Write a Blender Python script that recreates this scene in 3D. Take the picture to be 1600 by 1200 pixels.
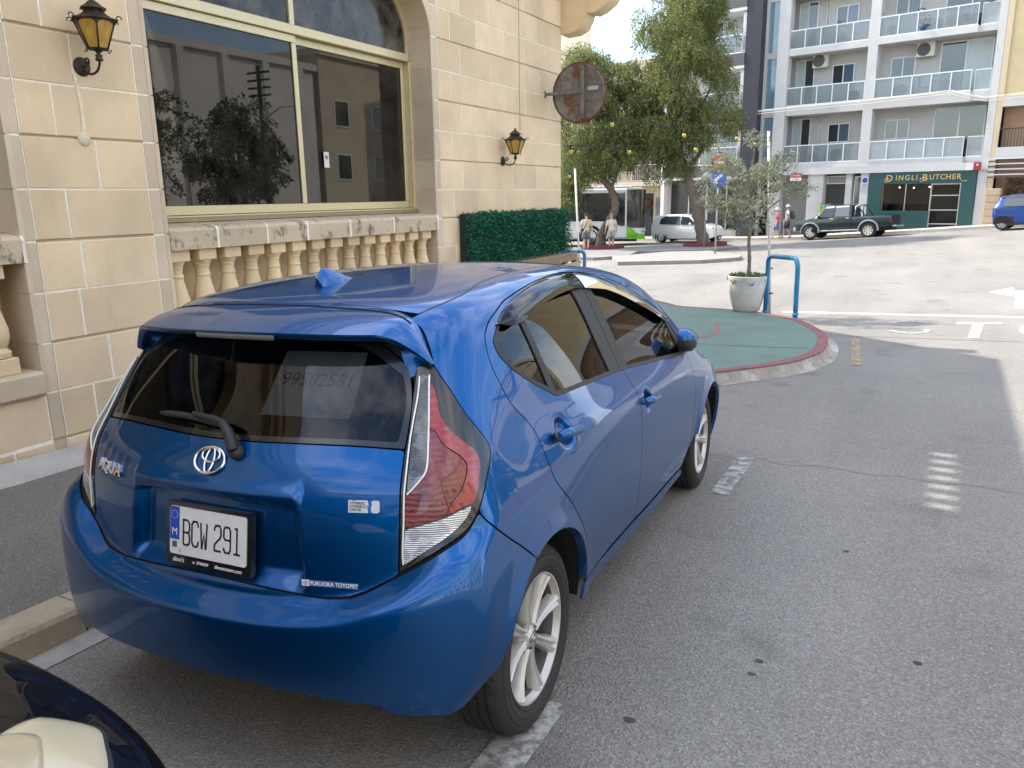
import bpy, bmesh, math, random
import numpy as np
from mathutils import Matrix, Vector
from mathutils.geometry import tessellate_polygon

sc = bpy.context.scene
for o in list(bpy.data.objects): bpy.data.objects.remove(o)
COL = sc.collection
rad = math.radians

# ---------------------------------------------------------------- camera
cam_d = bpy.data.cameras.new('camera'); cam = bpy.data.objects.new('camera', cam_d); COL.objects.link(cam)
cam_d.sensor_fit = 'HORIZONTAL'; cam_d.sensor_width = 36.0
cam_d.lens = 36.0 * 1211.94 / 1600.0
cam_d.clip_start = 0.05; cam_d.clip_end = 3000
cam.matrix_world = Matrix(((0.884483, -0.097009, 0.456377, 1.754575),
                           (0.466345, 0.214405, -0.858227, -1.919597),
                           (-0.014594, 0.971916, 0.234877, 1.675685),
                           (0, 0, 0, 1)))
sc.camera = cam
sc.render.resolution_x = 1024; sc.render.resolution_y = 768

# ---------------------------------------------------------------- sky, sun, exposure
SUN_EL = rad(47.0)
SUN_DIR = Vector((0.995, -0.10, 0)).normalized() * math.cos(SUN_EL) + Vector((0, 0, -math.sin(SUN_EL)))   # way the light travels
wd = bpy.data.worlds.new('World'); sc.world = wd; wd.use_nodes = True
nt = wd.node_tree; nt.nodes.clear()
wo = nt.nodes.new('ShaderNodeOutputWorld'); bg = nt.nodes.new('ShaderNodeBackground')
sky = nt.nodes.new('ShaderNodeTexSky'); sky.sky_type = 'NISHITA'; sky.sun_disc = False
sky.sun_elevation = SUN_EL
sky.sun_rotation = math.atan2(-SUN_DIR.x, -SUN_DIR.y)
sky.air_density = 1.0; sky.dust_density = .7; sky.ozone_density = 1.0; sky.altitude = 60
# thin broken cloud in the sky itself
tc = nt.nodes.new('ShaderNodeTexCoord')
mp = nt.nodes.new('ShaderNodeMapping'); mp.inputs['Scale'].default_value = (1.0, 1.0, 2.6); mp.inputs['Location'].default_value = (3.1, 1.7, .4)
nz = nt.nodes.new('ShaderNodeTexNoise'); nz.inputs['Scale'].default_value = 2.3; nz.inputs['Detail'].default_value = 9; nz.inputs['Roughness'].default_value = .62
cr = nt.nodes.new('ShaderNodeValToRGB'); cr.color_ramp.elements[0].position = .42; cr.color_ramp.elements[1].position = .76
cr.color_ramp.elements[1].color = (.80, .80, .80, 1)
mx = nt.nodes.new('ShaderNodeMixRGB'); mx.inputs[2].default_value = (10.2, 9.7, 9.0, 1)
nt.links.new(tc.outputs['Generated'], mp.inputs['Vector']); nt.links.new(mp.outputs[0], nz.inputs['Vector'])
nt.links.new(nz.outputs['Fac'], cr.inputs[0]); nt.links.new(cr.outputs[0], mx.inputs[0])
nt.links.new(sky.outputs[0], mx.inputs[1]); nt.links.new(mx.outputs[0], bg.inputs['Color'])
bg.inputs['Strength'].default_value = 0.15
nt.links.new(bg.outputs[0], wo.inputs['Surface'])
sd = bpy.data.lights.new('sun', 'SUN'); sun = bpy.data.objects.new('sun', sd); COL.objects.link(sun)
sd.energy = 2.45; sd.angle = rad(0.53); sd.color = (1.0, .94, .84)
sun.location = (-20, 15, 30)
sun.rotation_euler = SUN_DIR.to_track_quat('-Z', 'Y').to_euler()
sc.view_settings.view_transform = 'Standard'; sc.view_settings.look = 'None'
sc.view_settings.exposure = 1.66; sc.view_settings.gamma = 1.0
sc.view_settings.use_curve_mapping = False
try:
    sc.cycles.use_denoising = True; sc.cycles.denoiser = 'OPENIMAGEDENOISE'
    sc.cycles.max_bounces = 10; sc.cycles.transparent_max_bounces = 24; sc.cycles.glossy_bounces = 5
    sc.cycles.diffuse_bounces = 4; sc.cycles.caustics_reflective = False; sc.cycles.caustics_refractive = False
    sc.cycles.sample_clamp_indirect = 6.0
except Exception: pass

# ---------------------------------------------------------------- ground shape
def GZ(x, y):
    """height of the road: falls away from the camera, levels out past the crossing, the far street climbs to the right"""
    x = np.asarray(x, float); y = np.asarray(y, float)
    s = y - 13.0
    z = 0.026936 * x - 0.035671 * y + np.where(s > 0, 0.034 * s * s / (np.abs(s) + 3.0), 0.0)
    t = np.clip((y - 24) / 14, 0, 1); t = t * t * (3 - 2 * t)
    u = np.clip(x + 6, 0, 40)
    z = z + t * 0.055 * u * u / (u + 2)
    return z
def gz(x, y): return float(GZ(x, y))

# ---------------------------------------------------------------- helpers
MATS = {}
def lin(c):
    return tuple(((v / 12.92) if v <= .04045 else ((v + .055) / 1.055) ** 2.4) for v in c)
def rgb(r, g, b): return lin((r / 255, g / 255, b / 255))
class NT:
    def __init__(s, m): s.t = m.node_tree; s.n = s.t.nodes; s.l = s.t.links
    def new(s, typ, **kw):
        n = s.n.new(typ)
        for k, v in kw.items():
            if k in n.inputs.keys(): n.inputs[k].default_value = v
            else: setattr(n, k, v)
        return n
    def link(s, a, b): s.l.new(a, b)
def base_mat(name, col=(.5, .5, .5), rough=.6, metal=0.0, coat=0.0, spec=.5):
    m = bpy.data.materials.new(name); m.use_nodes = True
    b = m.node_tree.nodes['Principled BSDF']
    b.inputs['Base Color'].default_value = (*col[:3], 1); b.inputs['Roughness'].default_value = rough
    b.inputs['Metallic'].default_value = metal; b.inputs['Coat Weight'].default_value = coat
    b.inputs['Coat Roughness'].default_value = .03; b.inputs['Specular IOR Level'].default_value = spec
    MATS[name] = m
    return m, b, NT(m)
def mat(name, col=(.5, .5, .5), rough=.6, metal=0.0, coat=0.0, spec=.5, var=0.0, scale=8.0, bump=0.0, bscale=60.0, detail=5, rvar=0.0, objvar=0.0, dirt=None, stain=None):
    """plain colour with noise variation, fine relief, per-object variation and blotchy stains"""
    if name in MATS: return MATS[name]
    m, b, N = base_mat(name, col, rough, metal, coat, spec)
    co = N.new('ShaderNodeTexCoord')
    cur = None
    if var or objvar or stain:
        rgbn = N.new('ShaderNodeRGB'); rgbn.outputs[0].default_value = (*col[:3], 1); cur = rgbn.outputs[0]
    geo = N.new('ShaderNodeNewGeometry')
    if var:
        nz = N.new('ShaderNodeTexNoise', Scale=scale, Detail=detail, Roughness=.6)
        N.link(geo.outputs['Position'], nz.inputs['Vector'])
        mr = N.new('ShaderNodeMapRange'); mr.inputs['From Min'].default_value = .3; mr.inputs['From Max'].default_value = .7
        mr.inputs['To Min'].default_value = 1 - var; mr.inputs['To Max'].default_value = 1 + var
        N.link(nz.outputs['Fac'], mr.inputs['Value'])
        mx = N.new('ShaderNodeMixRGB', blend_type='MULTIPLY'); mx.inputs[0].default_value = 1
        N.link(cur, mx.inputs[1]); N.link(mr.outputs[0], mx.inputs[2]); cur = mx.outputs[0]
        if rvar:
            mr2 = N.new('ShaderNodeMapRange'); mr2.inputs['To Min'].default_value = rough - rvar; mr2.inputs['To Max'].default_value = rough + rvar
            N.link(nz.outputs['Fac'], mr2.inputs['Value']); N.link(mr2.outputs[0], b.inputs['Roughness'])
    if objvar:
        oi = N.new('ShaderNodeObjectInfo')
        hs = N.new('ShaderNodeHueSaturation'); 
        mr = N.new('ShaderNodeMapRange'); mr.inputs['To Min'].default_value = 1 - objvar; mr.inputs['To Max'].default_value = 1 + objvar
        N.link(oi.outputs['Random'], mr.inputs['Value']); N.link(mr.outputs[0], hs.inputs['Value'])
        N.link(cur, hs.inputs['Color']); cur = hs.outputs[0]
    if stain:
        sc_, th, scol, amt = stain
        nz = N.new('ShaderNodeTexNoise', Scale=sc_, Detail=7, Roughness=.65)
        N.link(geo.outputs['Position'], nz.inputs['Vector'])
        rp = N.new('ShaderNodeValToRGB'); rp.color_ramp.elements[0].position = th; rp.color_ramp.elements[1].position = min(.99, th + .12)
        rp.color_ramp.elements[1].color = (amt, amt, amt, 1)
        N.link(nz.outputs['Fac'], rp.inputs[0])
        mx = N.new('ShaderNodeMixRGB'); mx.inputs[2].default_value = (*scol, 1)
        N.link(rp.outputs[0], mx.inputs[0]); N.link(cur, mx.inputs[1]); cur = mx.outputs[0]
    if cur is not None: N.link(cur, b.inputs['Base Color'])
    if bump:
        nb = N.new('ShaderNodeTexNoise', Scale=bscale, Detail=6, Roughness=.65)
        N.link(geo.outputs['Position'], nb.inputs['Vector'])
        bp = N.new('ShaderNodeBump', Strength=bump, Distance=.02)
        N.link(nb.outputs['Fac'], bp.inputs['Height']); N.link(bp.outputs[0], b.inputs['Normal'])
    return m
def glass(name, tint=(.3, .32, .32), ior=1.5, dust=0.0, rough=0.0, dcol=(.45, .40, .33), even=False):
    """thin pane: tinted see-through with real fresnel reflection"""
    if name in MATS: return MATS[name]
    m = bpy.data.materials.new(name); m.use_nodes = True; MATS[name] = m
    N = NT(m); N.n.clear()
    out = N.new('ShaderNodeOutputMaterial'); tr = N.new('ShaderNodeBsdfTransparent'); gl = N.new('ShaderNodeBsdfGlossy')
    tr.inputs['Color'].default_value = (*tint, 1); gl.inputs['Roughness'].default_value = rough
    fr = N.new('ShaderNodeFresnel'); fr.inputs['IOR'].default_value = ior
    mx = N.new('ShaderNodeMixShader'); N.link(fr.outputs[0], mx.inputs[0]); N.link(tr.outputs[0], mx.inputs[1]); N.link(gl.outputs[0], mx.inputs[2])
    last = mx.outputs[0]
    if dust:
        df = N.new('ShaderNodeBsdfDiffuse'); df.inputs['Color'].default_value = (*dcol, 1)
        geo = N.new('ShaderNodeNewGeometry'); nz = N.new('ShaderNodeTexNoise', Scale=3.0, Detail=8, Roughness=.7); N.link(geo.outputs['Position'], nz.inputs['Vector'])
        rp = N.new('ShaderNodeValToRGB'); rp.color_ramp.elements[0].position = .35; rp.color_ramp.elements[1].position = .9; rp.color_ramp.elements[1].color = (dust, dust, dust, 1); rp.color_ramp.elements[0].color = ((dust * .8,) * 3 + (1,)) if even else (0, 0, 0, 1)
        N.link(nz.outputs['Fac'], rp.inputs[0])
        m2 = N.new('ShaderNodeMixShader'); N.link(rp.outputs[0], m2.inputs[0]); N.link(last, m2.inputs[1]); N.link(df.outputs[0], m2.inputs[2]); last = m2.outputs[0]
    N.link(last, out.inputs['Surface'])
    return m

def link(name, me, m=None, parent=None, smooth=None):
    o = bpy.data.objects.new(name, me); COL.objects.link(o)
    if m is not None and not me.materials: me.materials.append(m)
    if parent is not None: o.parent = parent
    return o
def tag(o, label=None, cat=None, group=None, kind=None):
    if label: o['label'] = label
    if cat: o['category'] = cat
    if group: o['group'] = group
    if kind: o['kind'] = kind
    return o
def empty(name, loc=(0, 0, 0), rz=0.0, label=None, cat=None, group=None):
    o = bpy.data.objects.new(name, None); COL.objects.link(o); o.empty_display_size = .1
    o.location = loc; o.rotation_euler = (0, 0, rz)
    return tag(o, label, cat, group)
class MB:
    """collects shapes; build() links them as one mesh object"""
    def __init__(s): s.v = []; s.f = []; s.sm = []
    def add(s, vs, fs, smooth=False):
        k = len(s.v); s.v += [tuple(map(float, p)) for p in vs]; s.f += [tuple(i + k for i in f) for f in fs]; s.sm += [smooth] * len(fs); return s
    def box(s, x0, x1, y0, y1, z0, z1):
        return s.add([(x0, y0, z0), (x1, y0, z0), (x1, y1, z0), (x0, y1, z0), (x0, y0, z1), (x1, y0, z1), (x1, y1, z1), (x0, y1, z1)],
                     [(3, 2, 1, 0), (4, 5, 6, 7), (0, 1, 5, 4), (1, 2, 6, 5), (2, 3, 7, 6), (3, 0, 4, 7)])
    def cbox(s, x0, x1, y0, y1, z0, z1, c=.01):
        """box with chamfered edges"""
        xs = (x0, x1); ys = (y0, y1); zs = (z0, z1); vs = []; idx = {}
        for i in (0, 1):
            for j in (0, 1):
                for k in (0, 1):
                    p = (xs[i], ys[j], zs[k]); d = [(c if q == 0 else -c) for q in (i, j, k)]
                    for a in range(3):
                        q = [p[b] + (d[b] if b != a else 0) for b in range(3)]
                        idx[i, j, k, a] = len(vs); vs.append(q)
        fs = []
        for a in range(3):
            b, c2 = (a + 1) % 3, (a + 2) % 3
            for t in (0, 1):
                loop = []
                for (m, n) in ((0, 0), (1, 0), (1, 1), (0, 1)):
                    key = [0, 0, 0]; key[a] = t; key[b] = m; key[c2] = n; loop.append(idx[(*key, a)])
                fs.append(tuple(loop if t else loop[::-1]))
            for m in (0, 1):
                for n in (0, 1):
                    k0 = [0, 0, 0]; k0[b] = m; k0[c2] = n; k1 = list(k0); k1[a] = 1
                    q = [idx[(*k0, b)], idx[(*k1, b)], idx[(*k1, c2)], idx[(*k0, c2)]]
                    fs.append(tuple(q if (m ^ n) else q[::-1]))
        for i in (0, 1):
            for j in (0, 1):
                for k in (0, 1):
                    t = [idx[i, j, k, 0], idx[i, j, k, 1], idx[i, j, k, 2]]
                    fs.append(tuple(t if (i + j + k) % 2 else t[::-1]))
        return s.add(vs, fs)
    def tube(s, pts, r, n=10, cap=True, smooth=True):
        pts = [Vector(p) for p in pts]; m = len(pts); rs = list(r) if hasattr(r, '__len__') else [r] * m
        vs = []; fs = []; t0 = (pts[1] - pts[0]).normalized()
        a = t0.orthogonal().normalized()
        for i in range(m):
            t = ((pts[min(i + 1, m - 1)] - pts[i]).normalized() + (pts[i] - pts[max(i - 1, 0)]).normalized())
            t = t.normalized() if t.length > 1e-6 else t0
            a = (a - t * a.dot(t)).normalized(); b = t.cross(a)
            for k in range(n):
                an = 2 * math.pi * k / n; vs.append(pts[i] + (a * math.cos(an) + b * math.sin(an)) * rs[i])
        for i in range(m - 1):
            for k in range(n): fs.append((i * n + k, i * n + (k + 1) % n, (i + 1) * n + (k + 1) % n, (i + 1) * n + k))
        s.add(vs, fs, smooth)
        if cap: s.add([vs[k] for k in range(n)], [tuple(range(n - 1, -1, -1))]); s.add([vs[(m - 1) * n + k] for k in range(n)], [tuple(range(n))])
        return s
    def lathe(s, prof, n=24, at=(0, 0, 0), axis='z', smooth=True, rot=None, sweep=None):
        """profile of (radius, height) turned about an axis through `at`"""
        at = Vector(at); vs = []; fs = []; m = len(prof)
        for k in range(n):
            an = 2 * math.pi * (k + .5) / n; c, q = math.cos(an), math.sin(an)
            for r, h in prof:
                p = Vector((r * c, r * q, h))
                if axis == 'x': p = Vector((h, r * c, r * q))
                elif axis == 'y': p = Vector((r * q, h, r * c))
                if rot is not None: p = rot @ p
                vs.append(at + p)
        for k in range(n):
            k2 = (k + 1) % n
            for i in range(m - 1): fs.append((k * m + i, k2 * m + i, k2 * m + i + 1, k * m + i + 1))
        return s.add(vs, fs, smooth)
    def prism(s, poly, fn, d0, d1, smooth=False):
        """extrude a 2-D polygon: fn(a, b, d) -> point"""
        n = len(poly); vs = [fn(a, b, d0) for a, b in poly] + [fn(a, b, d1) for a, b in poly]
        tris = tessellate_polygon([[Vector((a, b, 0)) for a, b in poly]])
        fs = [tuple(t) for t in tris] + [tuple(i + n for i in reversed(t)) for t in tris]
        fs += [(i, (i + 1) % n, n + (i + 1) % n, n + i) for i in range(n)]
        return s.add(vs, fs, smooth)
    def grid(s, P, closed_u=False, smooth=True):
        P = np.asarray(P, float); a, b = P.shape[:2]
        fs = []
        for i in range(a - 1 + (1 if closed_u else 0)):
            for j in range(b - 1): fs.append((i * b + j, ((i + 1) % a) * b + j, ((i + 1) % a) * b + j + 1, i * b + j + 1))
        return s.add(P.reshape(-1, 3), fs, smooth)
    def blob(s, c, r, n=10, m=8, sc3=(1, 1, 1), rot=None):
        P = []
        for i in range(m + 1):
            th = math.pi * i / m; row = []
            for k in range(n + 1):
                ph = 2 * math.pi * k / n
                p = Vector((math.sin(th) * math.cos(ph) * sc3[0], math.sin(th) * math.sin(ph) * sc3[1], math.cos(th) * sc3[2])) * r
                if rot is not None: p = rot @ p
                row.append(Vector(c) + p)
            P.append(row)
        return s.grid(P)
    def mesh(s, name, fix=True, sharp=None):
        me = bpy.data.meshes.new(name); me.from_pydata(s.v, [], s.f)
        me.polygons.foreach_set('use_smooth', s.sm); 
        if fix:
            bm = bmesh.new(); bm.from_mesh(me); bmesh.ops.remove_doubles(bm, verts=bm.verts, dist=1e-5)
            bmesh.ops.recalc_face_normals(bm, faces=bm.faces); bm.to_mesh(me); bm.free()
        if sharp: me.set_sharp_from_angle(angle=rad(sharp))
        me.update(); return me
    def build(s, name, m=None, parent=None, fix=True, sharp=None):
        return link(name, s.mesh(name, fix, sharp), m, parent)
def copy_tree(o, parent=None):
    c = o.copy(); COL.objects.link(c); c.parent = parent
    for ch in list(o.children): copy_tree(ch, c)
    return c
def text_mesh(body, size=.1, depth=.002, align='CENTER', shear=0.0, spacing=1.0, sx=1.0, bold=0.0):
    cu = bpy.data.curves.new('text', 'FONT'); cu.body = body; cu.size = size; cu.extrude = depth; cu.align_x = align; cu.align_y = 'CENTER'
    cu.shear = shear; cu.space_character = spacing; cu.offset = bold; cu.resolution_u = 3
    o = bpy.data.objects.new('text', cu); COL.objects.link(o)
    dg = bpy.context.evaluated_depsgraph_get(); me = bpy.data.meshes.new_from_object(o.evaluated_get(dg))
    bpy.data.objects.remove(o)
    if sx != 1.0:
        for v in me.vertices: v.co.x *= sx
    return me
def place_text(name, me, m, parent, origin, xdir, ydir):
    """lay text in the plane spanned by xdir (reading direction) and ydir (up)"""
    o = link(name, me, m, parent); X = Vector(xdir).normalized(); Y = Vector(ydir); Y = (Y - X * Y.dot(X)).normalized(); Z = X.cross(Y)
    M = Matrix((X, Y, Z)).transposed().to_4x4(); M.translation = Vector(origin); o.matrix_local = M
    return o
def cat_rom(pts, k=6, closed=False):
    p = [np.array(q, float) for q in pts]; n = len(p); out = []
    rng = range(n) if closed else range(n - 1)
    for i in rng:
        if closed: a, b, c, d = p[i - 1], p[i], p[(i + 1) % n], p[(i + 2) % n]
        else: a, b, c, d = p[max(i - 1, 0)], p[i], p[i + 1], p[min(i + 2, n - 1)]
        for j in range(k):
            t = j / k
            out.append(.5 * ((2 * b) + (c - a) * t + (2 * a - 5 * b + 4 * c - d) * t * t + (3 * b - a - 3 * c + d) * t ** 3))
    if not closed: out.append(p[-1])
    return out
# ---------------------------------------------------------------- ground, pavements, markings
from mathutils.geometry import delaunay_2d_cdt
def resample(poly, step):
    out = []; n = len(poly)
    for i in range(n):
        a = np.array(poly[i], float); b = np.array(poly[(i + 1) % n], float); k = max(1, int(math.ceil(np.linalg.norm(b - a) / step)))
        for j in range(k): out.append(a + (b - a) * j / k)
    return out
def drape(name, poly, off, m, depth=0.0, step=.6, bev=0.0, parent=None):
    """a sheet (or, with depth, a slab) of polygon outline that follows the ground at height off"""
    b = resample(poly, step); n = len(b)
    A = np.array(b); lo = A.min(0); hi = A.max(0); pts = [Vector((p[0], p[1])) for p in b]
    def inside(x, y):
        c = False
        for i in range(n):
            x1, y1 = b[i]; x2, y2 = b[(i + 1) % n]
            if (y1 > y) != (y2 > y) and x < (x2 - x1) * (y - y1) / (y2 - y1) + x1: c = not c
        return c
    gx = np.arange(lo[0] + step / 2, hi[0], step); gy = np.arange(lo[1] + step / 2, hi[1], step)
    if len(gx) * len(gy) < 6000:
        for x in gx:
            for y in gy:
                if inside(x, y) and np.min(np.hypot(A[:, 0] - x, A[:, 1] - y)) > step * .4: pts.append(Vector((x, y)))
    vs, es, fs, ov, oe, of = delaunay_2d_cdt(pts, [], [list(range(n))], 1, 1e-5)
    mb = MB()
    V = [(v.x, v.y, gz(v.x, v.y) + off) for v in vs]
    mb.add(V, [tuple(f) for f in fs])
    if depth:
        r = [(p[0], p[1], gz(*p) + off) for p in b]; w = [(p[0], p[1], gz(*p) + off - depth) for p in b]
        mb.add(r + w, [(i, (i + 1) % n, n + (i + 1) % n, n + i) for i in range(n)])
    o = mb.build(name, m, parent); return o

def asphalt(name, col, worn, fine=1.0, dark_amt=.5):
    if name in MATS: return MATS[name]
    m, b, N = base_mat(name, col, .85, spec=.35)
    geo = N.new('ShaderNodeNewGeometry')
    n1 = N.new('ShaderNodeTexNoise', Scale=.35, Detail=8, Roughness=.62); N.link(geo.outputs['Position'], n1.inputs['Vector'])
    mp = N.new('ShaderNodeMapping'); mp.inputs['Scale'].default_value = (.9, .12, 1); N.link(geo.outputs['Position'], mp.inputs['Vector'])
    n2 = N.new('ShaderNodeTexNoise', Scale=1.2, Detail=6, Roughness=.55); N.link(mp.outputs[0], n2.inputs['Vector'])
    v = N.new('ShaderNodeTexVoronoi', Scale=140.0 * fine); N.link(geo.outputs['Position'], v.inputs['Vector'])
    n3 = N.new('ShaderNodeTexNoise', Scale=110.0 * fine, Detail=4, Roughness=.7); N.link(geo.outputs['Position'], n3.inputs['Vector'])
    mx = N.new('ShaderNodeMixRGB'); mx.inputs[1].default_value = (*col, 1); mx.inputs[2].default_value = (*worn, 1)
    r1 = N.new('ShaderNodeValToRGB'); r1.color_ramp.elements[0].position = .35; r1.color_ramp.elements[1].position = .68
    ad = N.new('ShaderNodeMath', operation='ADD'); N.link(n1.outputs['Fac'], ad.inputs[0]); N.link(n2.outputs['Fac'], ad.inputs[1])
    hf = N.new('ShaderNodeMath', operation='MULTIPLY'); hf.inputs[1].default_value = .5; N.link(ad.outputs[0], hf.inputs[0])
    N.link(hf.outputs[0], r1.inputs[0]); N.link(r1.outputs[0], mx.inputs[0])
    # stone chips: brightness per cell
    sepc = N.new('ShaderNodeSeparateColor'); N.link(v.outputs['Color'], sepc.inputs[0])
    mr = N.new('ShaderNodeMapRange'); mr.inputs['To Min'].default_value = .76; mr.inputs['To Max'].default_value = 1.22; N.link(sepc.outputs[0], mr.inputs['Value'])
    m2 = N.new('ShaderNodeMixRGB', blend_type='MULTIPLY'); m2.inputs[0].default_value = 1; N.link(mx.outputs[0], m2.inputs[1]); N.link(mr.outputs[0], m2.inputs[2])
    mr3 = N.new('ShaderNodeMapRange'); mr3.inputs['From Min'].default_value = .3; mr3.inputs['From Max'].default_value = .7; mr3.inputs['To Min'].default_value = .75; mr3.inputs['To Max'].default_value = 1.25; N.link(n3.outputs['Fac'], mr3.inputs['Value'])
    m3 = N.new('ShaderNodeMixRGB', blend_type='MULTIPLY'); m3.inputs[0].default_value = 1; N.link(m2.outputs[0], m3.inputs[1]); N.link(mr3.outputs[0], m3.inputs[2])
    # rare pale chips
    gt = N.new('ShaderNodeMath', operation='GREATER_THAN'); gt.inputs[1].default_value = .968; N.link(sepc.outputs[1], gt.inputs[0])
    m4 = N.new('ShaderNodeMixRGB'); m4.inputs[2].default_value = (.42, .40, .37, 1)
    g2 = N.new('ShaderNodeMath', operation='MULTIPLY'); g2.inputs[1].default_value = .75; N.link(gt.outputs[0], g2.inputs[0]); N.link(g2.outputs[0], m4.inputs[0]); N.link(m3.outputs[0], m4.inputs[1])
    # oil spots and old stains
    n5 = N.new('ShaderNodeTexNoise', Scale=1.7, Detail=5, Roughness=.5); N.link(geo.outputs['Position'], n5.inputs['Vector'])
    r5 = N.new('ShaderNodeValToRGB'); r5.color_ramp.elements[0].position = .60; r5.color_ramp.elements[1].position = .74; r5.color_ramp.elements[1].color = (dark_amt,) * 3 + (1,)
    N.link(n5.outputs['Fac'], r5.inputs[0])
    m5 = N.new('ShaderNodeMixRGB'); m5.inputs[2].default_value = (*[c * .5 for c in col], 1); N.link(r5.outputs[0], m5.inputs[0]); N.link(m4.outputs[0], m5.inputs[1])
    N.link(m5.outputs[0], b.inputs['Base Color'])
    bp = N.new('ShaderNodeBump', Strength=.9, Distance=.006); N.link(v.outputs['Distance'], bp.inputs['Height'])
    bp2 = N.new('ShaderNodeBump', Strength=.5, Distance=.01); N.link(n3.outputs['Fac'], bp2.inputs['Height']); N.link(bp.outputs[0], bp2.inputs['Normal']); N.link(bp2.outputs[0], b.inputs['Normal'])
    return m
A_ROAD = asphalt('road_asphalt', (.215, .204, .186), (.315, .297, .268))
A_PAVE = asphalt('pavement_asphalt', (.165, .155, .140), (.24, .225, .20), 1.2, .3)
M_CONC = mat('concrete', (.36, .34, .31), .85, var=.2, scale=5, bump=.5, bscale=50, stain=(2.2, .55, (.16, .145, .125), .6))
M_KERBY = mat('kerb_stone', (.42, .35, .25), .85, var=.18, scale=6, bump=.6, bscale=45, stain=(3, .55, (.2, .17, .13), .6))
def paint(name, col, worn=.45, scale=9.0):
    """road paint rubbed away in patches so the asphalt shows"""
    if name in MATS: return MATS[name]
    m, b, N = base_mat(name, col, .8, spec=.3)
    geo = N.new('ShaderNodeNewGeometry'); nz = N.new('ShaderNodeTexNoise', Scale=scale, Detail=9, Roughness=.72); N.link(geo.outputs['Position'], nz.inputs['Vector'])
    rp = N.new('ShaderNodeValToRGB'); rp.color_ramp.elements[0].position = worn; rp.color_ramp.elements[1].position = worn + .12
    N.link(nz.outputs['Fac'], rp.inputs[0])
    mx = N.new('ShaderNodeMixRGB'); mx.inputs[1].default_value = (.19, .18, .165, 1); mx.inputs[2].default_value = (*col, 1)
    N.link(rp.outputs[0], mx.inputs[0]); N.link(mx.outputs[0], b.inputs['Base Color'])
    bp = N.new('ShaderNodeBump', Strength=.4, Distance=.01); n3 = N.new('ShaderNodeTexNoise', Scale=90, Detail=4); N.link(geo.outputs['Position'], n3.inputs['Vector']); N.link(n3.outputs['Fac'], bp.inputs['Height']); N.link(bp.outputs[0], b.inputs['Normal'])
    return m
P_WHITE = paint('white_road_paint', (.72, .71, .68), .36)
P_WORN = paint('worn_white_paint', (.46, .45, .42), .44, 14)
P_YEL = paint('yellow_road_paint', (.50, .36, .14), .47, 12)
M_GREEN = mat('green_floor_paint', (.125, .195, .160), .7, var=.16, scale=2.5, bump=.25, bscale=70, rvar=.12, stain=(1.6, .58, (.17, .20, .175), .55))
M_MAROON = mat('maroon_floor_paint', (.22, .085, .085), .75, var=.25, scale=9, bump=.3, bscale=60, stain=(7, .60, (.27, .2, .18), .6))

# road: one sheet, fine where the ground bends, running out to the horizon
xs = np.r_[-400, -150, -70, np.arange(-40, 40.1, 2), 70, 150, 400]; ys = np.r_[-300, -100, -40, np.arange(-20, 62, 1.5), 80, 130, 250, 500]
P = np.array([[(x, y, gz(np.clip(x, -45, 45), np.clip(y, -25, 70))) for y in ys] for x in xs])
road = MB().grid(P).build('road', A_ROAD); tag(road, 'grey worn asphalt road', None, None, 'structure')

XW = -3.3                                                           # face of the stone building
# near pavement: asphalt walk between the wall and the kerb, then the bulb painted green
KX = -1.12
pv = drape('pavement', [(XW - .5, -12), (KX - .17, -12), (KX - .17, 5.0), (-1.0, 5.25), (-.55, 5.45), (-.9, 5.75), (XW - .3, 6.3)], .115, A_PAVE, .3)
tag(pv, None, None, None, 'structure')
kerb_pts = [(KX, -12), (KX, 4.3), (-1.0, 4.8), (-.62, 5.15), (-.1, 5.62)]
def kerb_run(pts, w, h, m, parent, name='kerb_stone', length=.9, rnd=None, round_top=.03):
    """separate kerb stones along a line; outer edge on the line, body to the left of travel"""
    rnd = rnd or random.Random(3); objs = []
    seg = []; 
    for i in range(len(pts) - 1):
        a = Vector(pts[i]); b = Vector(pts[i + 1]); L = (b - a).length; k = max(1, round(L / length))
        for j in range(k): seg.append((a + (b - a) * (j / k), a + (b - a) * ((j + 1) / k)))
    for a, b in seg:
        t = (b - a).normalized(); nrm = Vector((-t.y, t.x)); g = .006; dz = rnd.uniform(-.004, .004)
        a2 = a + t * g; b2 = b - t * g; rows = []
        prof = [(0, -.15), (0.0, h - round_top), (.010, h - round_top * .35), (round_top, h), (w, h), (w, h - .1)]
        for p in (a2, a2 + (b2 - a2) * .5, b2):
            row = []
            for d, z in prof:
                q = p + nrm * d; row.append((q.x, q.y, gz(q.x, q.y) + z + dz))
            rows.append(row)
        mb = MB().grid(rows, smooth=False)
        mb.add(rows[0], [tuple(range(len(prof)))]); mb.add(rows[-1], [tuple(range(len(prof)))[::-1]])
        objs.append(mb.build(name, m, parent))
    return objs
kerb_run(kerb_pts, .165, .122, M_KERBY, pv)
gut = drape('gutter', [(KX + .001, -12), (KX + .13, -12), (KX + .13, 4.2), (KX + .001, 4.3)], .004, M_CONC); tag(gut, None, None, None, 'structure')
fil = MB()
for k in range(30):
    y0, y1 = -11 + k * .58, -11 + (k + 1) * .58
    rr = []
    for y in (y0, y1):
        w = .26 + .05 * math.sin(y * 2.3) + .03 * math.sin(y * 5.1); z = gz(XW, y) + .115
        rr.append([(XW + .02, y, z + .075), (XW + .05, y, z + .06), (XW + w * .6, y, z + .03), (XW + w, y, z + .004), (XW + w + .01, y, z - .01)])
    fil.grid(rr)
fo = fil.build('cement_fillet', mat('cement', (.40, .385, .36), .9, var=.14, scale=4, bump=.6, bscale=35, stain=(2.5, .6, (.2, .19, .17), .5))); tag(fo, None, None, None, 'structure')

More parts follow.
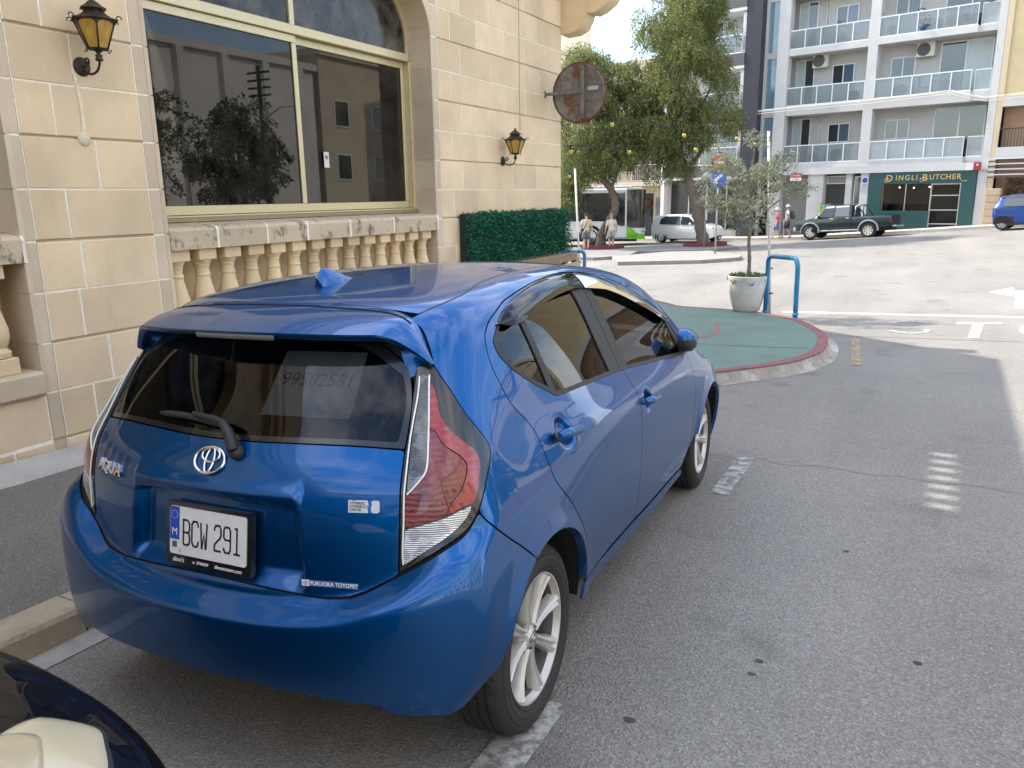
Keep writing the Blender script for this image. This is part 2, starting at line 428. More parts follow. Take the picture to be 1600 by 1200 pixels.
bulb = [(-.05, 5.81), (.29, 6.26), (.56, 6.70), (.72, 7.2), (.79, 7.7), (.77, 8.37), (.66, 9.2), (.34, 10.22), (0.02, 10.95), (-.5, 11.62), (-1.3, 12.15), (-2.25, 12.5), (-2.64, 13.0), (-3.41, 13.95), (-4.6, 15.2), (-6.2, 16.2)]
bulb = [tuple(p) for p in cat_rom(bulb, 3)]
inner = []
for i, p in enumerate(bulb):
    a = np.array(bulb[max(0, i - 1)]); b = np.array(bulb[min(len(bulb) - 1, i + 1)]); t = (b - a) / np.linalg.norm(b - a); inner.append((p[0] - t[1] * .13, p[1] + t[0] * .13))
gp = drape('painted_pavement', inner + [(-9.5, 16.2), (-9.5, 9.0), (XW - .5, 6.2), (-.85, 5.76), (-.25, 5.66)], .119, M_GREEN, .2)
tag(gp, None, None, None, 'structure')
kb = drape('kerb_edge', bulb + inner[::-1], .122, M_MAROON, .30, .3); kb.parent = gp
cf = []
for i, p in enumerate(bulb):
    a = np.array(bulb[max(0, i - 1)]); b = np.array(bulb[min(len(bulb) - 1, i + 1)]); t = (b - a) / np.linalg.norm(b - a); cf.append((p, (p[0] + t[1] * .016, p[1] - t[0] * .016), (p[0] + t[1] * .05, p[1] - t[0] * .05), (p[0] + t[1] * .13, p[1] - t[0] * .13)))
rows = [[(*q[0], gz(*q[0]) + .105), (*q[1], gz(*q[1]) + .085), (*q[2], gz(*q[2]) + .02), (*q[3], gz(*q[3]) + .003)] for q in cf]
MB().grid(rows).build('kerb_face', mat('kerb_concrete', (.30, .27, .23), .9, var=.25, scale=6, bump=.6, bscale=40, stain=(2.4, .52, (.52, .50, .47), .85)), gp)
# faint maroon mark left on the green paint
mk = [(-1.35, 8.6), (-.93, 8.35), (-.72, 8.65), (-.93, 9.75), (-1.0, 10.1)]
mk = cat_rom(mk, 5); q = []
for i, p in enumerate(mk):
    a = mk[max(0, i - 1)]; b = mk[min(len(mk) - 1, i + 1)]; t = (b - a) / np.linalg.norm(b - a); q.append((p, np.array([-t[1], t[0]]) * .045))
drape('painted_mark', [tuple(p + n) for p, n in q] + [tuple(p - n) for p, n in q[::-1]], .1225, mat('faded_maroon', (.24, .13, .12), .8, var=.2, scale=12), step=.4, parent=gp)

def mark(name, poly, m=P_WHITE, off=.004):
    return drape(name, poly, off, m, step=.8, parent=road)
mark('parking_line', [(.735, 3.30), (.85, 3.33), (.855, 2.48), (.745, 2.48)], P_WORN)
mark('parking_line', [(.70, .16), (.84, .16), (.86, -.9), (.71, -.9)], P_WORN)
mark('edge_line', [(.95, 9.7), (1.05, 9.68), (1.23, 7.45), (1.12, 7.40)], P_YEL)
mark('lane_line', [(-.5, 12.95), (12, 13.35), (12, 13.62), (-.5, 13.18)])
mark('turn_arrow', [(3.00, 17.4), (3.52, 18.45), (3.50, 17.75), (6.4, 18.1), (6.4, 17.2), (4.05, 16.98), (3.62, 14.55), (3.25, 14.62), (3.46, 16.92), (3.44, 16.55)])
# letters painted on the carriageway: the foot of "STOP" as it is met by a driver
mark('letter_stroke', [(2.28, 11.92), (2.90, 12.12), (2.90, 12.36), (2.28, 12.16)])
mark('letter_stroke', [(2.50, 12.0), (2.65, 12.05), (2.50, 10.32), (2.37, 10.30)])
for i in range(12):
    pass
def arc(c, rx, ry, a0, a1, w, n=10):
    o = [(c[0] + rx * math.cos(rad(a0 + (a1 - a0) * i / n)), c[1] + ry * math.sin(rad(a0 + (a1 - a0) * i / n))) for i in range(n + 1)]
    q = [(c[0] + (rx - w) * math.cos(rad(a0 + (a1 - a0) * i / n)), c[1] + (ry - w * 1.6) * math.sin(rad(a0 + (a1 - a0) * i / n))) for i in range(n + 1)]
    return o + q[::-1]
mark('letter_stroke', arc((1.62, 11.75), .30, .45, 20, 175, .1), P_WORN)
mark('letter_stroke', arc((1.62, 10.95), .30, .45, 190, 380, .1), P_WORN)
mark('letter_stroke', arc((3.35, 11.25), .30, .95, 0, 359, .11), P_WHITE)
# crack / resurfacing seam across the lane and a few gum spots
def ribbon(name, pts, w, m, off=.0045):
    q = []; pts = [np.array(p, float) for p in pts]
    for i, p in enumerate(pts):
        a = pts[max(0, i - 1)]; b = pts[min(len(pts) - 1, i + 1)]; t = (b - a) / np.linalg.norm(b - a); q.append((p, np.array([-t[1], t[0]]) * w))
    return drape(name, [tuple(p + n) for p, n in q] + [tuple(p - n) for p, n in q[::-1]], off, m, step=.8, parent=road)
M_TAR = mat('tar', (.055, .053, .05), .75, var=.3, scale=20)
rnd = random.Random(5)
ribbon('road_seam', [(.3 + i * .12, 3.30 + .03 * math.sin(i * 1.7) - i * .004 + rnd.uniform(-.02, .02)) for i in range(24)], .003, mat('seam_tar', (.16, .15, .138), .85))
ribbon('road_seam', [(-1.2 + i * .25, 9.9 + .35 * i * .25 + rnd.uniform(-.03, .03)) for i in range(1)] + [(.95, 9.98), (2.2, 10.02), (5, 10.1), (9, 10.3)], .012, mat('seam_tar', (.10, .095, .088), .85))
ribbon('road_seam', [(-1.9, 7.5), (-.9, 7.75), (-.2, 7.72), (.6, 7.78)], .008, mat('crack', (.05, .07, .06), .9), .1245)
for (x, y, r) in ((1.87, .95, .013), (1.36, .72, .014), (1.35, .62, .012), (1.72, -.20, .02), (1.69, .02, .012), (1.05, .18, .016), (1.55, 1.9, .012)):
    n = 9; mark('gum_spot', [(x + r * (1 + .4 * rnd.random()) * math.cos(2 * math.pi * k / n), y + .7 * r * (1 + .4 * rnd.random()) * math.sin(2 * math.pi * k / n)) for k in range(n)], M_TAR)
# ---------------------------------------------------------------- stone restaurant on the left
def stone_mat(name, col, gloss=.85):
    m, b, N = base_mat(name, col, gloss, spec=.3)
    geo = N.new('ShaderNodeNewGeometry'); oi = N.new('ShaderNodeObjectInfo')
    n1 = N.new('ShaderNodeTexNoise', Scale=1.6, Detail=8, Roughness=.6); N.link(geo.outputs['Position'], n1.inputs['Vector'])
    mr = N.new('ShaderNodeMapRange'); mr.inputs['From Min'].default_value = .3; mr.inputs['From Max'].default_value = .7; mr.inputs['To Min'].default_value = .86; mr.inputs['To Max'].default_value = 1.10; N.link(n1.outputs['Fac'], mr.inputs['Value'])
    mr2 = N.new('ShaderNodeMapRange'); mr2.inputs['To Min'].default_value = .89; mr2.inputs['To Max'].default_value = 1.07; N.link(oi.outputs['Random'], mr2.inputs['Value'])
    mu = N.new('ShaderNodeMath', operation='MULTIPLY'); N.link(mr.outputs[0], mu.inputs[0]); N.link(mr2.outputs[0], mu.inputs[1])
    mx = N.new('ShaderNodeMixRGB', blend_type='MULTIPLY'); mx.inputs[0].default_value = 1; mx.inputs[1].default_value = (*col, 1); N.link(mu.outputs[0], mx.inputs[2])
    # drip and lichen stains with their own shapes
    mp = N.new('ShaderNodeMapping'); mp.inputs['Scale'].default_value = (5, 5, 1.1); N.link(geo.outputs['Position'], mp.inputs['Vector'])
    n2 = N.new('ShaderNodeTexNoise', Scale=1.0, Detail=9, Roughness=.68); N.link(mp.outputs[0], n2.inputs['Vector'])
    rp = N.new('ShaderNodeValToRGB'); rp.color_ramp.elements[0].position = .56; rp.color_ramp.elements[1].position = .80; rp.color_ramp.elements[1].color = (.55, .55, .55, 1); N.link(n2.outputs['Fac'], rp.inputs[0])
    m2 = N.new('ShaderNodeMixRGB'); m2.inputs[2].default_value = (col[0] * .72, col[1] * .66, col[2] * .62, 1); N.link(rp.outputs[0], m2.inputs[0]); N.link(mx.outputs[0], m2.inputs[1])
    # small pits
    v = N.new('ShaderNodeTexVoronoi', Scale=9.0); N.link(geo.outputs['Position'], v.inputs['Vector']); 
    lt = N.new('ShaderNodeMath', operation='LESS_THAN'); lt.inputs[1].default_value = .055; N.link(v.outputs['Distance'], lt.inputs[0])
    sp = N.new('ShaderNodeSeparateColor'); N.link(v.outputs['Color'], sp.inputs[0]); g = N.new('ShaderNodeMath', operation='GREATER_THAN'); g.inputs[1].default_value = .74; N.link(sp.outputs[0], g.inputs[0])
    an = N.new('ShaderNodeMath', operation='MULTIPLY'); N.link(lt.outputs[0], an.inputs[0]); N.link(g.outputs[0], an.inputs[1]); an2 = N.new('ShaderNodeMath', operation='MULTIPLY'); an2.inputs[1].default_value = .55; N.link(an.outputs[0], an2.inputs[0])
    m3 = N.new('ShaderNodeMixRGB'); m3.inputs[2].default_value = (.13, .09, .06, 1); N.link(an2.outputs[0], m3.inputs[0]); N.link(m2.outputs[0], m3.inputs[1]); N.link(m3.outputs[0], b.inputs['Base Color'])
    nb = N.new('ShaderNodeTexNoise', Scale=45, Detail=8, Roughness=.7); N.link(geo.outputs['Position'], nb.inputs['Vector'])
    bp = N.new('ShaderNodeBump', Strength=.4, Distance=.012); N.link(nb.outputs['Fac'], bp.inputs['Height']); N.link(bp.outputs[0], b.inputs['Normal'])
    return m
M_STONE = stone_mat('limestone', (.72, .565, .375))
M_STONEG = stone_mat('limestone_grey', (.63, .515, .375))
M_STONEY = stone_mat('limestone_yellow', (.74, .575, .36))
M_MORTAR = mat('white_mortar', (.86, .80, .69), .9, var=.1, scale=12, bump=.5, bscale=60)
M_RAILST = stone_mat('weathered_coping', (.60, .495, .35))
# black lichen blotches on the coping
_m = M_RAILST; _N = NT(_m); _b = _m.node_tree.nodes['Principled BSDF']; _src = _b.inputs['Base Color'].links[0].from_socket
_g = _N.new('ShaderNodeNewGeometry'); _mp = _N.new('ShaderNodeMapping'); _mp.inputs['Scale'].default_value = (3, 3, 2.0); _N.link(_g.outputs['Position'], _mp.inputs['Vector'])
_n = _N.new('ShaderNodeTexNoise', Scale=2.6, Detail=10, Roughness=.72); _N.link(_mp.outputs[0], _n.inputs['Vector'])
_r = _N.new('ShaderNodeValToRGB'); _r.color_ramp.elements[0].position = .54; _r.color_ramp.elements[1].position = .63; _r.color_ramp.elements[1].color = (.75, .75, .75, 1); _N.link(_n.outputs['Fac'], _r.inputs[0])
_x = _N.new('ShaderNodeMixRGB'); _x.inputs[2].default_value = (.060, .050, .040, 1); _N.link(_r.outputs[0], _x.inputs[0]); _N.link(_src, _x.inputs[1]); _N.link(_x.outputs[0], _b.inputs['Base Color'])
M_FRAME = mat('champagne_aluminium', (.62, .54, .33), .38, .35, var=.04, scale=10)
M_FRAMED = mat('aluminium_track', (.30, .24, .14), .5, .3)
G_REST = glass('restaurant_glass', (.34, .33, .30), 1.55, dust=.10)
G_REST_UP = glass('frosted_upper_glass', (.20, .165, .12), 1.5, dust=.5, rough=.12)

rest = empty('stone_restaurant', (XW, 5, gz(XW, 5)), label='cream limestone restaurant with arched window and balustrade along the pavement', cat='building')
RX, RY, RZ = rest.location
def rb(mb, name, m, parent=None, sharp=None, fix=True):
    """build in world coordinates under the restaurant"""
    o = mb.build(name, m, parent or rest, fix, sharp)
    if parent is None: o.matrix_parent_inverse = Matrix.Translation(-Vector((RX, RY, RZ)))
    return o
rndS = random.Random(11)
LV = [1.767 + .328 * k for k in range(-7, 16)]
HTOP = 4.68
def in_groove(z): return abs(((z - 1.439) / .656) - round((z - 1.439) / .656)) < .02
OP_Z0, OP_SILL, OP_TOP, OP_R = .46, 1.50, 3.93, .55
def core(y0, y1, z0, z1, name='wall_core', x=XW - .020, th=.45):
    return rb(MB().box(x - th, x, y0, y1, z0, z1), name, M_STONEG)
# masonry behind the facing: piers, spandrel over the arch, apron under the window
wall = core(5.80, 9.28, -1.0, HTOP)
core(1.03, 2.125, -1.0, HTOP); core(2.125, 5.80, -1.0, OP_Z0, th=.5); core(-9, 1.03, -1.0, OP_Z0, th=.5); core(-9, -2.6, OP_Z0, HTOP)
def arch_outline(y0, y1, n=9):
    """inner outline of an opening head, left spring to right spring"""
    pts = [(y0, OP_TOP - OP_R)]
    for k in range(n + 1): a = math.pi - math.pi / 2 * k / n; pts.append((y0 + OP_R + OP_R * math.cos(a), OP_TOP - OP_R + OP_R * math.sin(a)))
    for k in range(n + 1): a = math.pi / 2 - math.pi / 2 * k / n; pts.append((y1 - OP_R + OP_R * math.cos(a), OP_TOP - OP_R + OP_R * math.sin(a)))
    pts.append((y1, OP_TOP - OP_R)); return pts
for y0, y1 in ((2.125, 5.80), (-2.6, 1.03)):
    out = arch_outline(y0, y1)
    rb(MB().prism([(y0, HTOP), (y0, OP_TOP - OP_R - .02)] + out + [(y1, HTOP)], lambda a, b, d: (d, a, b), XW - .47, XW - .004), 'arch_head', M_STONE)
    # reveal stones
    for ys, dirn in ((y0, 1), (y1, -1)):
        for k in range(len(LV) - 1):
            a, b = max(LV[k], OP_Z0 if k else OP_Z0), min(LV[k + 1], OP_TOP - OP_R)
            if b - a < .05: continue
            rb(MB().box(XW - .47, XW - .002, ys - (.03 if dirn > 0 else -.03) - .0, ys + .004 * dirn, a + .004, b - .004), 'reveal_stone', M_STONEG)
# one mortar bed and rows of separate blocks per course
def course_blocks(y0, y1, k, lens, m=M_STONE, x=XW):
    z0, z1 = LV[k], LV[k + 1]
    g0 = .010 if in_groove(z0) else .0045; g1 = .010 if in_groove(z1) else .0045
    y = y0; i = 0; L = lens(k)
    while y < y1 - 1e-6:
        w = L[i % len(L)]; e = y + w
        if y1 - e < .22: e = y1
        p = rndS.uniform(-.0015, .0015)
        mb = MB().cbox(x - .05, x + p, y + .0065, e - .0065, z0 + g0, z1 - g1, .004)
        mb.v = [(vx + (rndS.uniform(-.0004, .0012) if vx > x - .02 else 0), vy + rndS.uniform(-.0018, .0018), vz + rndS.uniform(-.0018, .0018)) for vx, vy, vz in mb.v]
        o = rb(mb, 'stone_block', m, fix=False); y = e; i += 1
def mortar(y0, y1, x=XW):
    z = 1.439 - .656 * 3
    while z < HTOP:
        rb(MB().box(x - .052, x - .0035, y0, y1, z + .010, min(z + .656 - .010, HTOP)), 'mortar_bed', M_MORTAR); z += .656
mortar(5.92, 9.26); mortar(1.125, 2.0)
def lens_r(k):
    r = random.Random(k * 7 + 1); f = (.50 if k % 2 else .28); return [f] + [r.uniform(.56, .80) for _ in range(9)]
def lens_l(k): return [.40 + .12 * math.sin(k * 2.1), .5] if k % 2 else [.24, .64]
for k in range(1, 17):
    if LV[k + 1] > HTOP + .1 or LV[k] < -.55: continue
    course_blocks(5.92, 9.28, k, lens_r)
    course_blocks(1.125, 2.0, k, lens_l)
    # jamb quoins, a touch greyer and set back
    for y0, y1 in ((2.0, 2.121), (1.034, 1.125), (5.804, 5.92)):
        if LV[k + 1] < .35: continue
        rb(MB().cbox(XW - .09, XW - .006, y0 + .0015, y1 - .0015, LV[k] + .004, LV[k + 1] - .004, .006), 'jamb_stone', M_STONEG)
for y0, y1 in ((2.0, 2.119), (1.036, 1.125), (5.806, 5.92)): rb(MB().box(XW - .088, XW - .0095, y0 + .002, y1 - .002, .3, HTOP), 'mortar_bed', M_MORTAR)
# apron courses under the balustrades
for (ya, yb) in ((2.125, 5.80), (-9.0, 1.03)):
    for k in range(1, 4):
        if LV[k + 1] > .47: 
            continue
        course_blocks(ya, yb, k, lens_r)
    rb(MB().box(XW - .05, XW - .003, ya, yb, -.9, .452), 'mortar_bed', M_MORTAR)
# --- balustrades
BX = XW - .115
bprof = [(.070, .0), (.093, .012), (.097, .045), (.078, .062), (.071, .075), (.090, .105), (.101, .150), (.099, .200), (.086, .255), (.071, .315), (.062, .365), (.0605, .385), (.066, .392), (.066, .405), (.060, .411), (.058, .445), (.062, .465), (.066, .470), (.066, .482), (.074, .492), (.086, .520), (.088, .530)]
def baluster_mesh():
    mb = MB(); mb.cbox(-.098, .098, -.098, .098, 0, .11, .006)
    mb.lathe([(r * 1.0, .105 + h) for r, h in bprof], 28)
    mb.cbox(-.094, .094, -.094, .094, .625, .72, .006); return mb.mesh('baluster', sharp=35)
bal_me = baluster_mesh(); bal_me.materials.append(M_STONEY)
def balustrade(y0, y1, ys, joints):
    o = empty('balustrade'); o.parent = rest; o.matrix_parent_inverse = Matrix.Translation(-Vector((RX, RY, RZ)))
    def part(mb, n, m, sharp=None): return mb.build(n, m, o, True, sharp)
    e = [y0] + joints + [y1]
    for a, b in zip(e[:-1], e[1:]):
        prof = [(XW + .008, 1.312), (XW + .010, 1.455), (XW - .004, 1.478), (XW - .05, 1.490), (XW - .30, 1.512), (XW - .30, 1.312)]
        rows = [[(x, y, z) for x, z in prof] for y in (a + .006, b - .006)]
        mb = MB().grid(rows, smooth=False); mb.add([(x, a + .006, z) for x, z in prof], [tuple(range(6))]); mb.add([(x, b - .006, z) for x, z in prof], [tuple(range(6))[::-1]]); mb.add([rows[0][0], rows[1][0], rows[1][-1], rows[0][-1]], [(0, 1, 2, 3)])
        part(mb, 'coping_stone', M_RAILST)
        w = .010 + .004 * rndS.random()
        part(MB().grid([[(x + .0025, b + dy, z + (.0025 if x < XW else 0)) for x, z in prof[:5]] for dy in (-w, -.002, w)], smooth=False), 'mortar_joint', M_MORTAR)
    part(MB().cbox(XW - .30, XW + .045, y0 + .002, y1 - .002, .452, .615, .02), 'plinth', M_STONEG)
    for y in ys:
        b = link('baluster', bal_me, None, o); b.location = (BX, y, .615); b.scale = (.93, .93, .968)
    part(MB().box(XW - .46, XW - .33, y0, y1, .45, 1.30), 'back_panel', M_STONEY)
    return o
balustrade(2.125, 5.80, [2.235 + .2605 * k for k in range(14)], [2.58, 3.12, 3.62, 4.23, 4.95])
balustrade(-2.6, 1.03, [.82 - .2605 * k for k in range(13)], [-1.9, -1.1, -.4, .35])
# --- windows
M_BLACKR = mat('black_rubber', (.02, .02, .02), .6)
def window(y0, y1, first=True):
    o = empty('window'); o.parent = rest; o.matrix_parent_inverse = Matrix.Translation(-Vector((RX, RY, RZ)))
    X = XW - .30
    def fr(name, a, b, c, d, x0=X - .055, x1=X, m=M_FRAME): return MB().cbox(x0, x1, a, b, c, d, .004).build(name, m, o)
    zt = 3.20
    fr('sill_track', y0, y1, 1.512, 1.545, X - .09, X + .055, M_FRAMED); fr('sill_track', y0, y1, 1.546, 1.562, X - .09, X + .03)
    fr('frame_rail', y0 + .04, y1 - .04, 3.155, 3.235, X - .07, X + .025)      # transom
    fr('frame_post', y1 - .042, y1 - .001, 1.563, 3.154, X - .07, X + .025); fr('frame_post', y0 + .001, y0 + .042, 1.563, 3.154, X - .07, X + .025)
    ym = (y0 + y1) / 2
    # two sliding sashes on different tracks
    for i, (a, b, xs) in enumerate(((y0 + .044, ym + .03, X - .004), (ym - .03, y1 - .044, X - .048))):
        s = o
        MB().cbox(xs - .035, xs, a, b, 1.566, 1.640, .004).build('sash_rail', M_FRAME, s); MB().cbox(xs - .035, xs, a, b, 3.085, 3.152, .004).build('sash_rail', M_FRAME, s)
        MB().cbox(xs - .035, xs + .001, a, a + .058, 1.641, 3.084, .004).build('sash_stile', M_FRAME, s); MB().cbox(xs - .035, xs + .001, b - .058, b, 1.641, 3.084, .004).build('sash_stile', M_FRAME, s)
        MB().box(xs - .020, xs - .016, a + .055, b - .055, 1.637, 3.088).build('pane', G_REST, s)
        MB().tube([(xs - .014, a + .058, 1.642), (xs - .014, b - .058, 1.642), (xs - .014, b - .058, 3.083), (xs - .014, a + .058, 3.083), (xs - .014, a + .058, 1.642)], .004, 4, False).build('gasket', M_BLACKR, s)
    # arched fanlight
    ar = arch_outline(y0 + .002, y1 - .002, 8); ar2 = [(y0 + .045 + (y - y0) * (y1 - y0 - .09) / (y1 - y0), z - .045) for y, z in ar]
    mb = MB()
    for i in range(len(ar) - 1): mb.add([(X, *ar[i]), (X, *ar[i + 1]), (X, *ar2[i + 1]), (X, *ar2[i]), (X - .05, *ar[i]), (X - .05, *ar[i + 1]), (X - .05, *ar2[i + 1]), (X - .05, *ar2[i])], [(0, 1, 2, 3), (7, 6, 5, 4), (3, 2, 6, 7), (0, 4, 5, 1)])
    mb.build('fanlight_frame', M_FRAME, o)
    fr('frame_post', y0 + .002, y0 + .046, 3.236, OP_TOP - OP_R - .0, X - .05, X - .001); fr('frame_post', y1 - .046, y1 - .002, 3.236, OP_TOP - OP_R - .0, X - .05, X - .001)
    fr('mullion', ym - .03, ym + .03, 3.236, OP_TOP - .03, X - .05, X - .001)
    MB().prism([(y0 + .02, 3.236)] + [(y, z) for y, z in ar2] + [(y1 - .02, 3.236)], lambda a, b, d: (d, a, b), X - .028, X - .024).build('pane', G_REST_UP, o)
    return o
win1 = window(2.125, 5.80); window(-2.6, 1.03, False)
# sticker on the glass: small camera notice
nt_ = MB().box(XW - .347, XW - .3455, 4.32, 4.395, 1.985, 2.135).build('window_sticker', mat('notice_white', (.62, .62, .60), .6), win1)
MB().lathe([(.020, 0), (.020, .002), (.013, .002), (.013, 0)], 20, at=(XW - .346, 4.357, 2.085), axis='x').blob((XW - .345, 4.357, 2.085), .007, 8, 6).build('sticker_symbol', M_BLACKR, win1)
# --- inside: tables, counter, curtains; seen dimly through the glass
room = empty('dining_room'); room.parent = rest; room.matrix_parent_inverse = Matrix.Translation(-Vector((RX, RY, RZ)))
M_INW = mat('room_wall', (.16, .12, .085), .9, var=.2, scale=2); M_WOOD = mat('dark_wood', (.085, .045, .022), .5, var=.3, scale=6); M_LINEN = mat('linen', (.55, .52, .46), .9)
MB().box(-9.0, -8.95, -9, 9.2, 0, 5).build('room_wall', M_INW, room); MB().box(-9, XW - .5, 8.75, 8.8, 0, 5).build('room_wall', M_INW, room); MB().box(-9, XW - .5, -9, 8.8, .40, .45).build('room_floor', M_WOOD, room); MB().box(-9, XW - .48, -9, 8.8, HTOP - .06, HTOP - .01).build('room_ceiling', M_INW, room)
CW = mat('curtain', (.30, .245, .15), .9, var=.15, scale=8)
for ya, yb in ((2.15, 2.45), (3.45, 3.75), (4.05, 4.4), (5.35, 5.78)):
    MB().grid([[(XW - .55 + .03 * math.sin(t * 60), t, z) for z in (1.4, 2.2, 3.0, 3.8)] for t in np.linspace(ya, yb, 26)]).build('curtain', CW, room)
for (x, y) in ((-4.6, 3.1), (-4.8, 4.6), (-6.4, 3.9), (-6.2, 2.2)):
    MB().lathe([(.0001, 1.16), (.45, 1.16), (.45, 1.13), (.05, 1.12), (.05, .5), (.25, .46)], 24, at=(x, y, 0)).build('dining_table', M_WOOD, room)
    MB().lathe([(.0001, 1.168), (.38, 1.168), (.42, 1.0)], 24, at=(x, y, 0)).build('tablecloth', M_LINEN, room)
    for dx_, dy_ in ((.55, 0), (-.55, 0), (0, .55), (0, -.55)):
        MB().cbox(x + dx_ - .2, x + dx_ + .2, y + dy_ - .2, y + dy_ + .2, .84, .90, .01).cbox(x + dx_ * 1.35 - (.02 if dx_ else .2), x + dx_ * 1.35 + (.02 if dx_ else .2), y + dy_ * 1.35 - (.02 if dy_ else .2), y + dy_ * 1.35 + (.02 if dy_ else .2), .88, 1.45, .01).build('dining_chair', M_WOOD, room)
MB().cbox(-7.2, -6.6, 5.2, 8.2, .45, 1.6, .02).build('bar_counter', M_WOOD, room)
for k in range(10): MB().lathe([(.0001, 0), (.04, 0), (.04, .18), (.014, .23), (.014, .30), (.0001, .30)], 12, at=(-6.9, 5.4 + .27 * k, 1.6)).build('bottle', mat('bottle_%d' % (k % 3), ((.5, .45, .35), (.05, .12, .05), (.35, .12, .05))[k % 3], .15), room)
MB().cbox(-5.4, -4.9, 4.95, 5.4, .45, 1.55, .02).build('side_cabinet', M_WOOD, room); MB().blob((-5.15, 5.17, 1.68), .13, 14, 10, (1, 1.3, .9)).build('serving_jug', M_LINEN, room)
# --- upper works: first-floor cornice, roof parapet and the corbelled corner balcony (mostly above the picture; unseen height and outline shaped to cast the street shadow)
CE = (-2.9, 8.98)
ch = (-.73, .683)
def eave(z0, z1, off, name, m):
    a = (XW + off, -30.); b = (CE[0] - .4 + off, CE[1] - .4 + off); c = (b[0] + ch[0] * 14, b[1] + ch[1] * 14); d = (-16, -30)
    rb(MB().prism([a, b, c, (-16, c[1]), d], lambda x, y, z: (x, y, z), z0, z1), name, m)
eave(HTOP, HTOP + .14, .18, 'cornice', M_STONEY); eave(HTOP + .14, HTOP + .30, .32, 'cornice', M_STONE); eave(HTOP + .30, HTOP + .36, .40, 'cornice', M_STONE)
PT = 5.72; PB = HTOP + .36; xo = XW + .40
def para(y0, y1, z0, z1): rb(MB().box(xo - .14, xo - .001, y0, y1, z0, z1), 'parapet', M_STONE)
para(-30, 3.13, PB, PT); para(4.55, CE[1] - .02, PB, PT); para(3.131, 4.549, PT - .30, PT); para(3.131, 4.549, PB, PT - .60)
for k in range(8): rb(MB().cbox(xo - .12, xo - .02, 3.135 + .1885 * k, 3.135 + .1885 * k + .095, PT - .599, PT - .301, .004), 'parapet_baluster', M_STONEY)
pe = (CE[0] + ch[0] * 13, CE[1] + ch[1] * 13)
rb(MB().prism([(CE[0], CE[1]), pe, (pe[0] - .1, pe[1] - .1), (CE[0] - .14, CE[1] - .14)], lambda x, y, z: (x, y, z), PB, PT), 'parapet', M_STONE)
rb(MB().prism([(XW, 9.28), (XW + ch[0] * 13, 9.28 + ch[1] * 13), (-15, 9.28 + ch[1] * 13), (-15, 9.2), (XW - .4, 9.2)], lambda x, y, z: (x, y, z), -1.0, HTOP - .001), 'end_wall', M_STONE)
# scrolled corbel under the corner balcony
cp = [(0, 3.98), (.20, 3.99), (.33, 4.05), (.40, 4.16), (.42, 4.24), (.50, 4.22), (.62, 4.26), (.76, 4.35), (.84, 4.46), (.86, 4.60), (.86, 5.0), (0, 5.0)]
rb(MB().prism(cp, lambda a, b, d: (XW - .02 + a, d, b), 9.30, 9.62, True), 'corner_corbel', M_STONEY, sharp=35)
# conduit scar: filled chase and round cap below the lantern
rb(MB().grid([[(XW + .004, 1.545 + .012 * math.sin(z * 9) + dy, z) for dy in (-.013, 0, .013)] for z in np.linspace(2.10, 2.50, 12)]), 'filled_chase', mat('chase_filler', (.72, .62, .46), .9, var=.15, scale=20))
rb(MB().lathe([(.0001, .012), (.040, .012), (.044, .008), (.045, -.01)], 24, at=(XW, 1.545, 2.09), axis='x'), 'round_cap', mat('cap_cream', (.62, .54, .40), .7))
rb(MB().tube([(XW + .006, 7.92, z) for z in np.linspace(2.55, 4.6, 6)], .004, 5), 'surface_cable', mat('cable_cream', (.5, .4, .28), .7))
# ---------------------------------------------------------------- car body surface
def spl_basis(xs):
    xs=np.asarray(xs,float);n=len(xs);h=np.diff(xs)
    A=np.eye(n);Bm=np.zeros((n,n))
    for i in range(1,n-1):
        A[i,i-1]=h[i-1];A[i,i]=2*(h[i-1]+h[i]);A[i,i+1]=h[i]
        Bm[i,i-1]=6/h[i-1];Bm[i,i]=-6/h[i-1]-6/h[i];Bm[i,i+1]=6/h[i]
    M=np.linalg.solve(A,Bm)
    def rows(x):
        x=np.clip(np.asarray(x,float).ravel(),xs[0],xs[-1])
        i=np.clip(np.searchsorted(xs,x)-1,0,n-2);hh=h[i]
        a=(xs[i+1]-x)/hh;b=1-a
        r=np.zeros((len(x),n));k=np.arange(len(x))
        r[k,i]+=a;r[k,i+1]+=b
        r+=((a**3-a)*hh*hh/6)[:,None]*M[i]+((b**3-b)*hh*hh/6)[:,None]*M[i+1]
        return r
    return rows
class Spl:
    def __init__(s,pts):
        p=np.array(pts,float);s.b=spl_basis(p[:,0]);s.v=p[:,1]
    def __call__(s,x):
        x=np.asarray(x,float);return (s.b(x)@s.v).reshape(x.shape)
def smax(a,b,k):
    h=np.maximum(k-np.abs(a-b),0)/k
    return np.maximum(a,b)+h*h*h*k/6
def sstep(t):
    t=np.clip(t,0,1);return t*t*t*(t*(6*t-15)+10)
WY=[-.62,-.4,-.2,0,.4,1.1,1.8,2.3,2.7,3.1,3.4]
WZ=[.12,.28,.44,.60,.74,.86,.97,1.08,1.20,1.32,1.46]
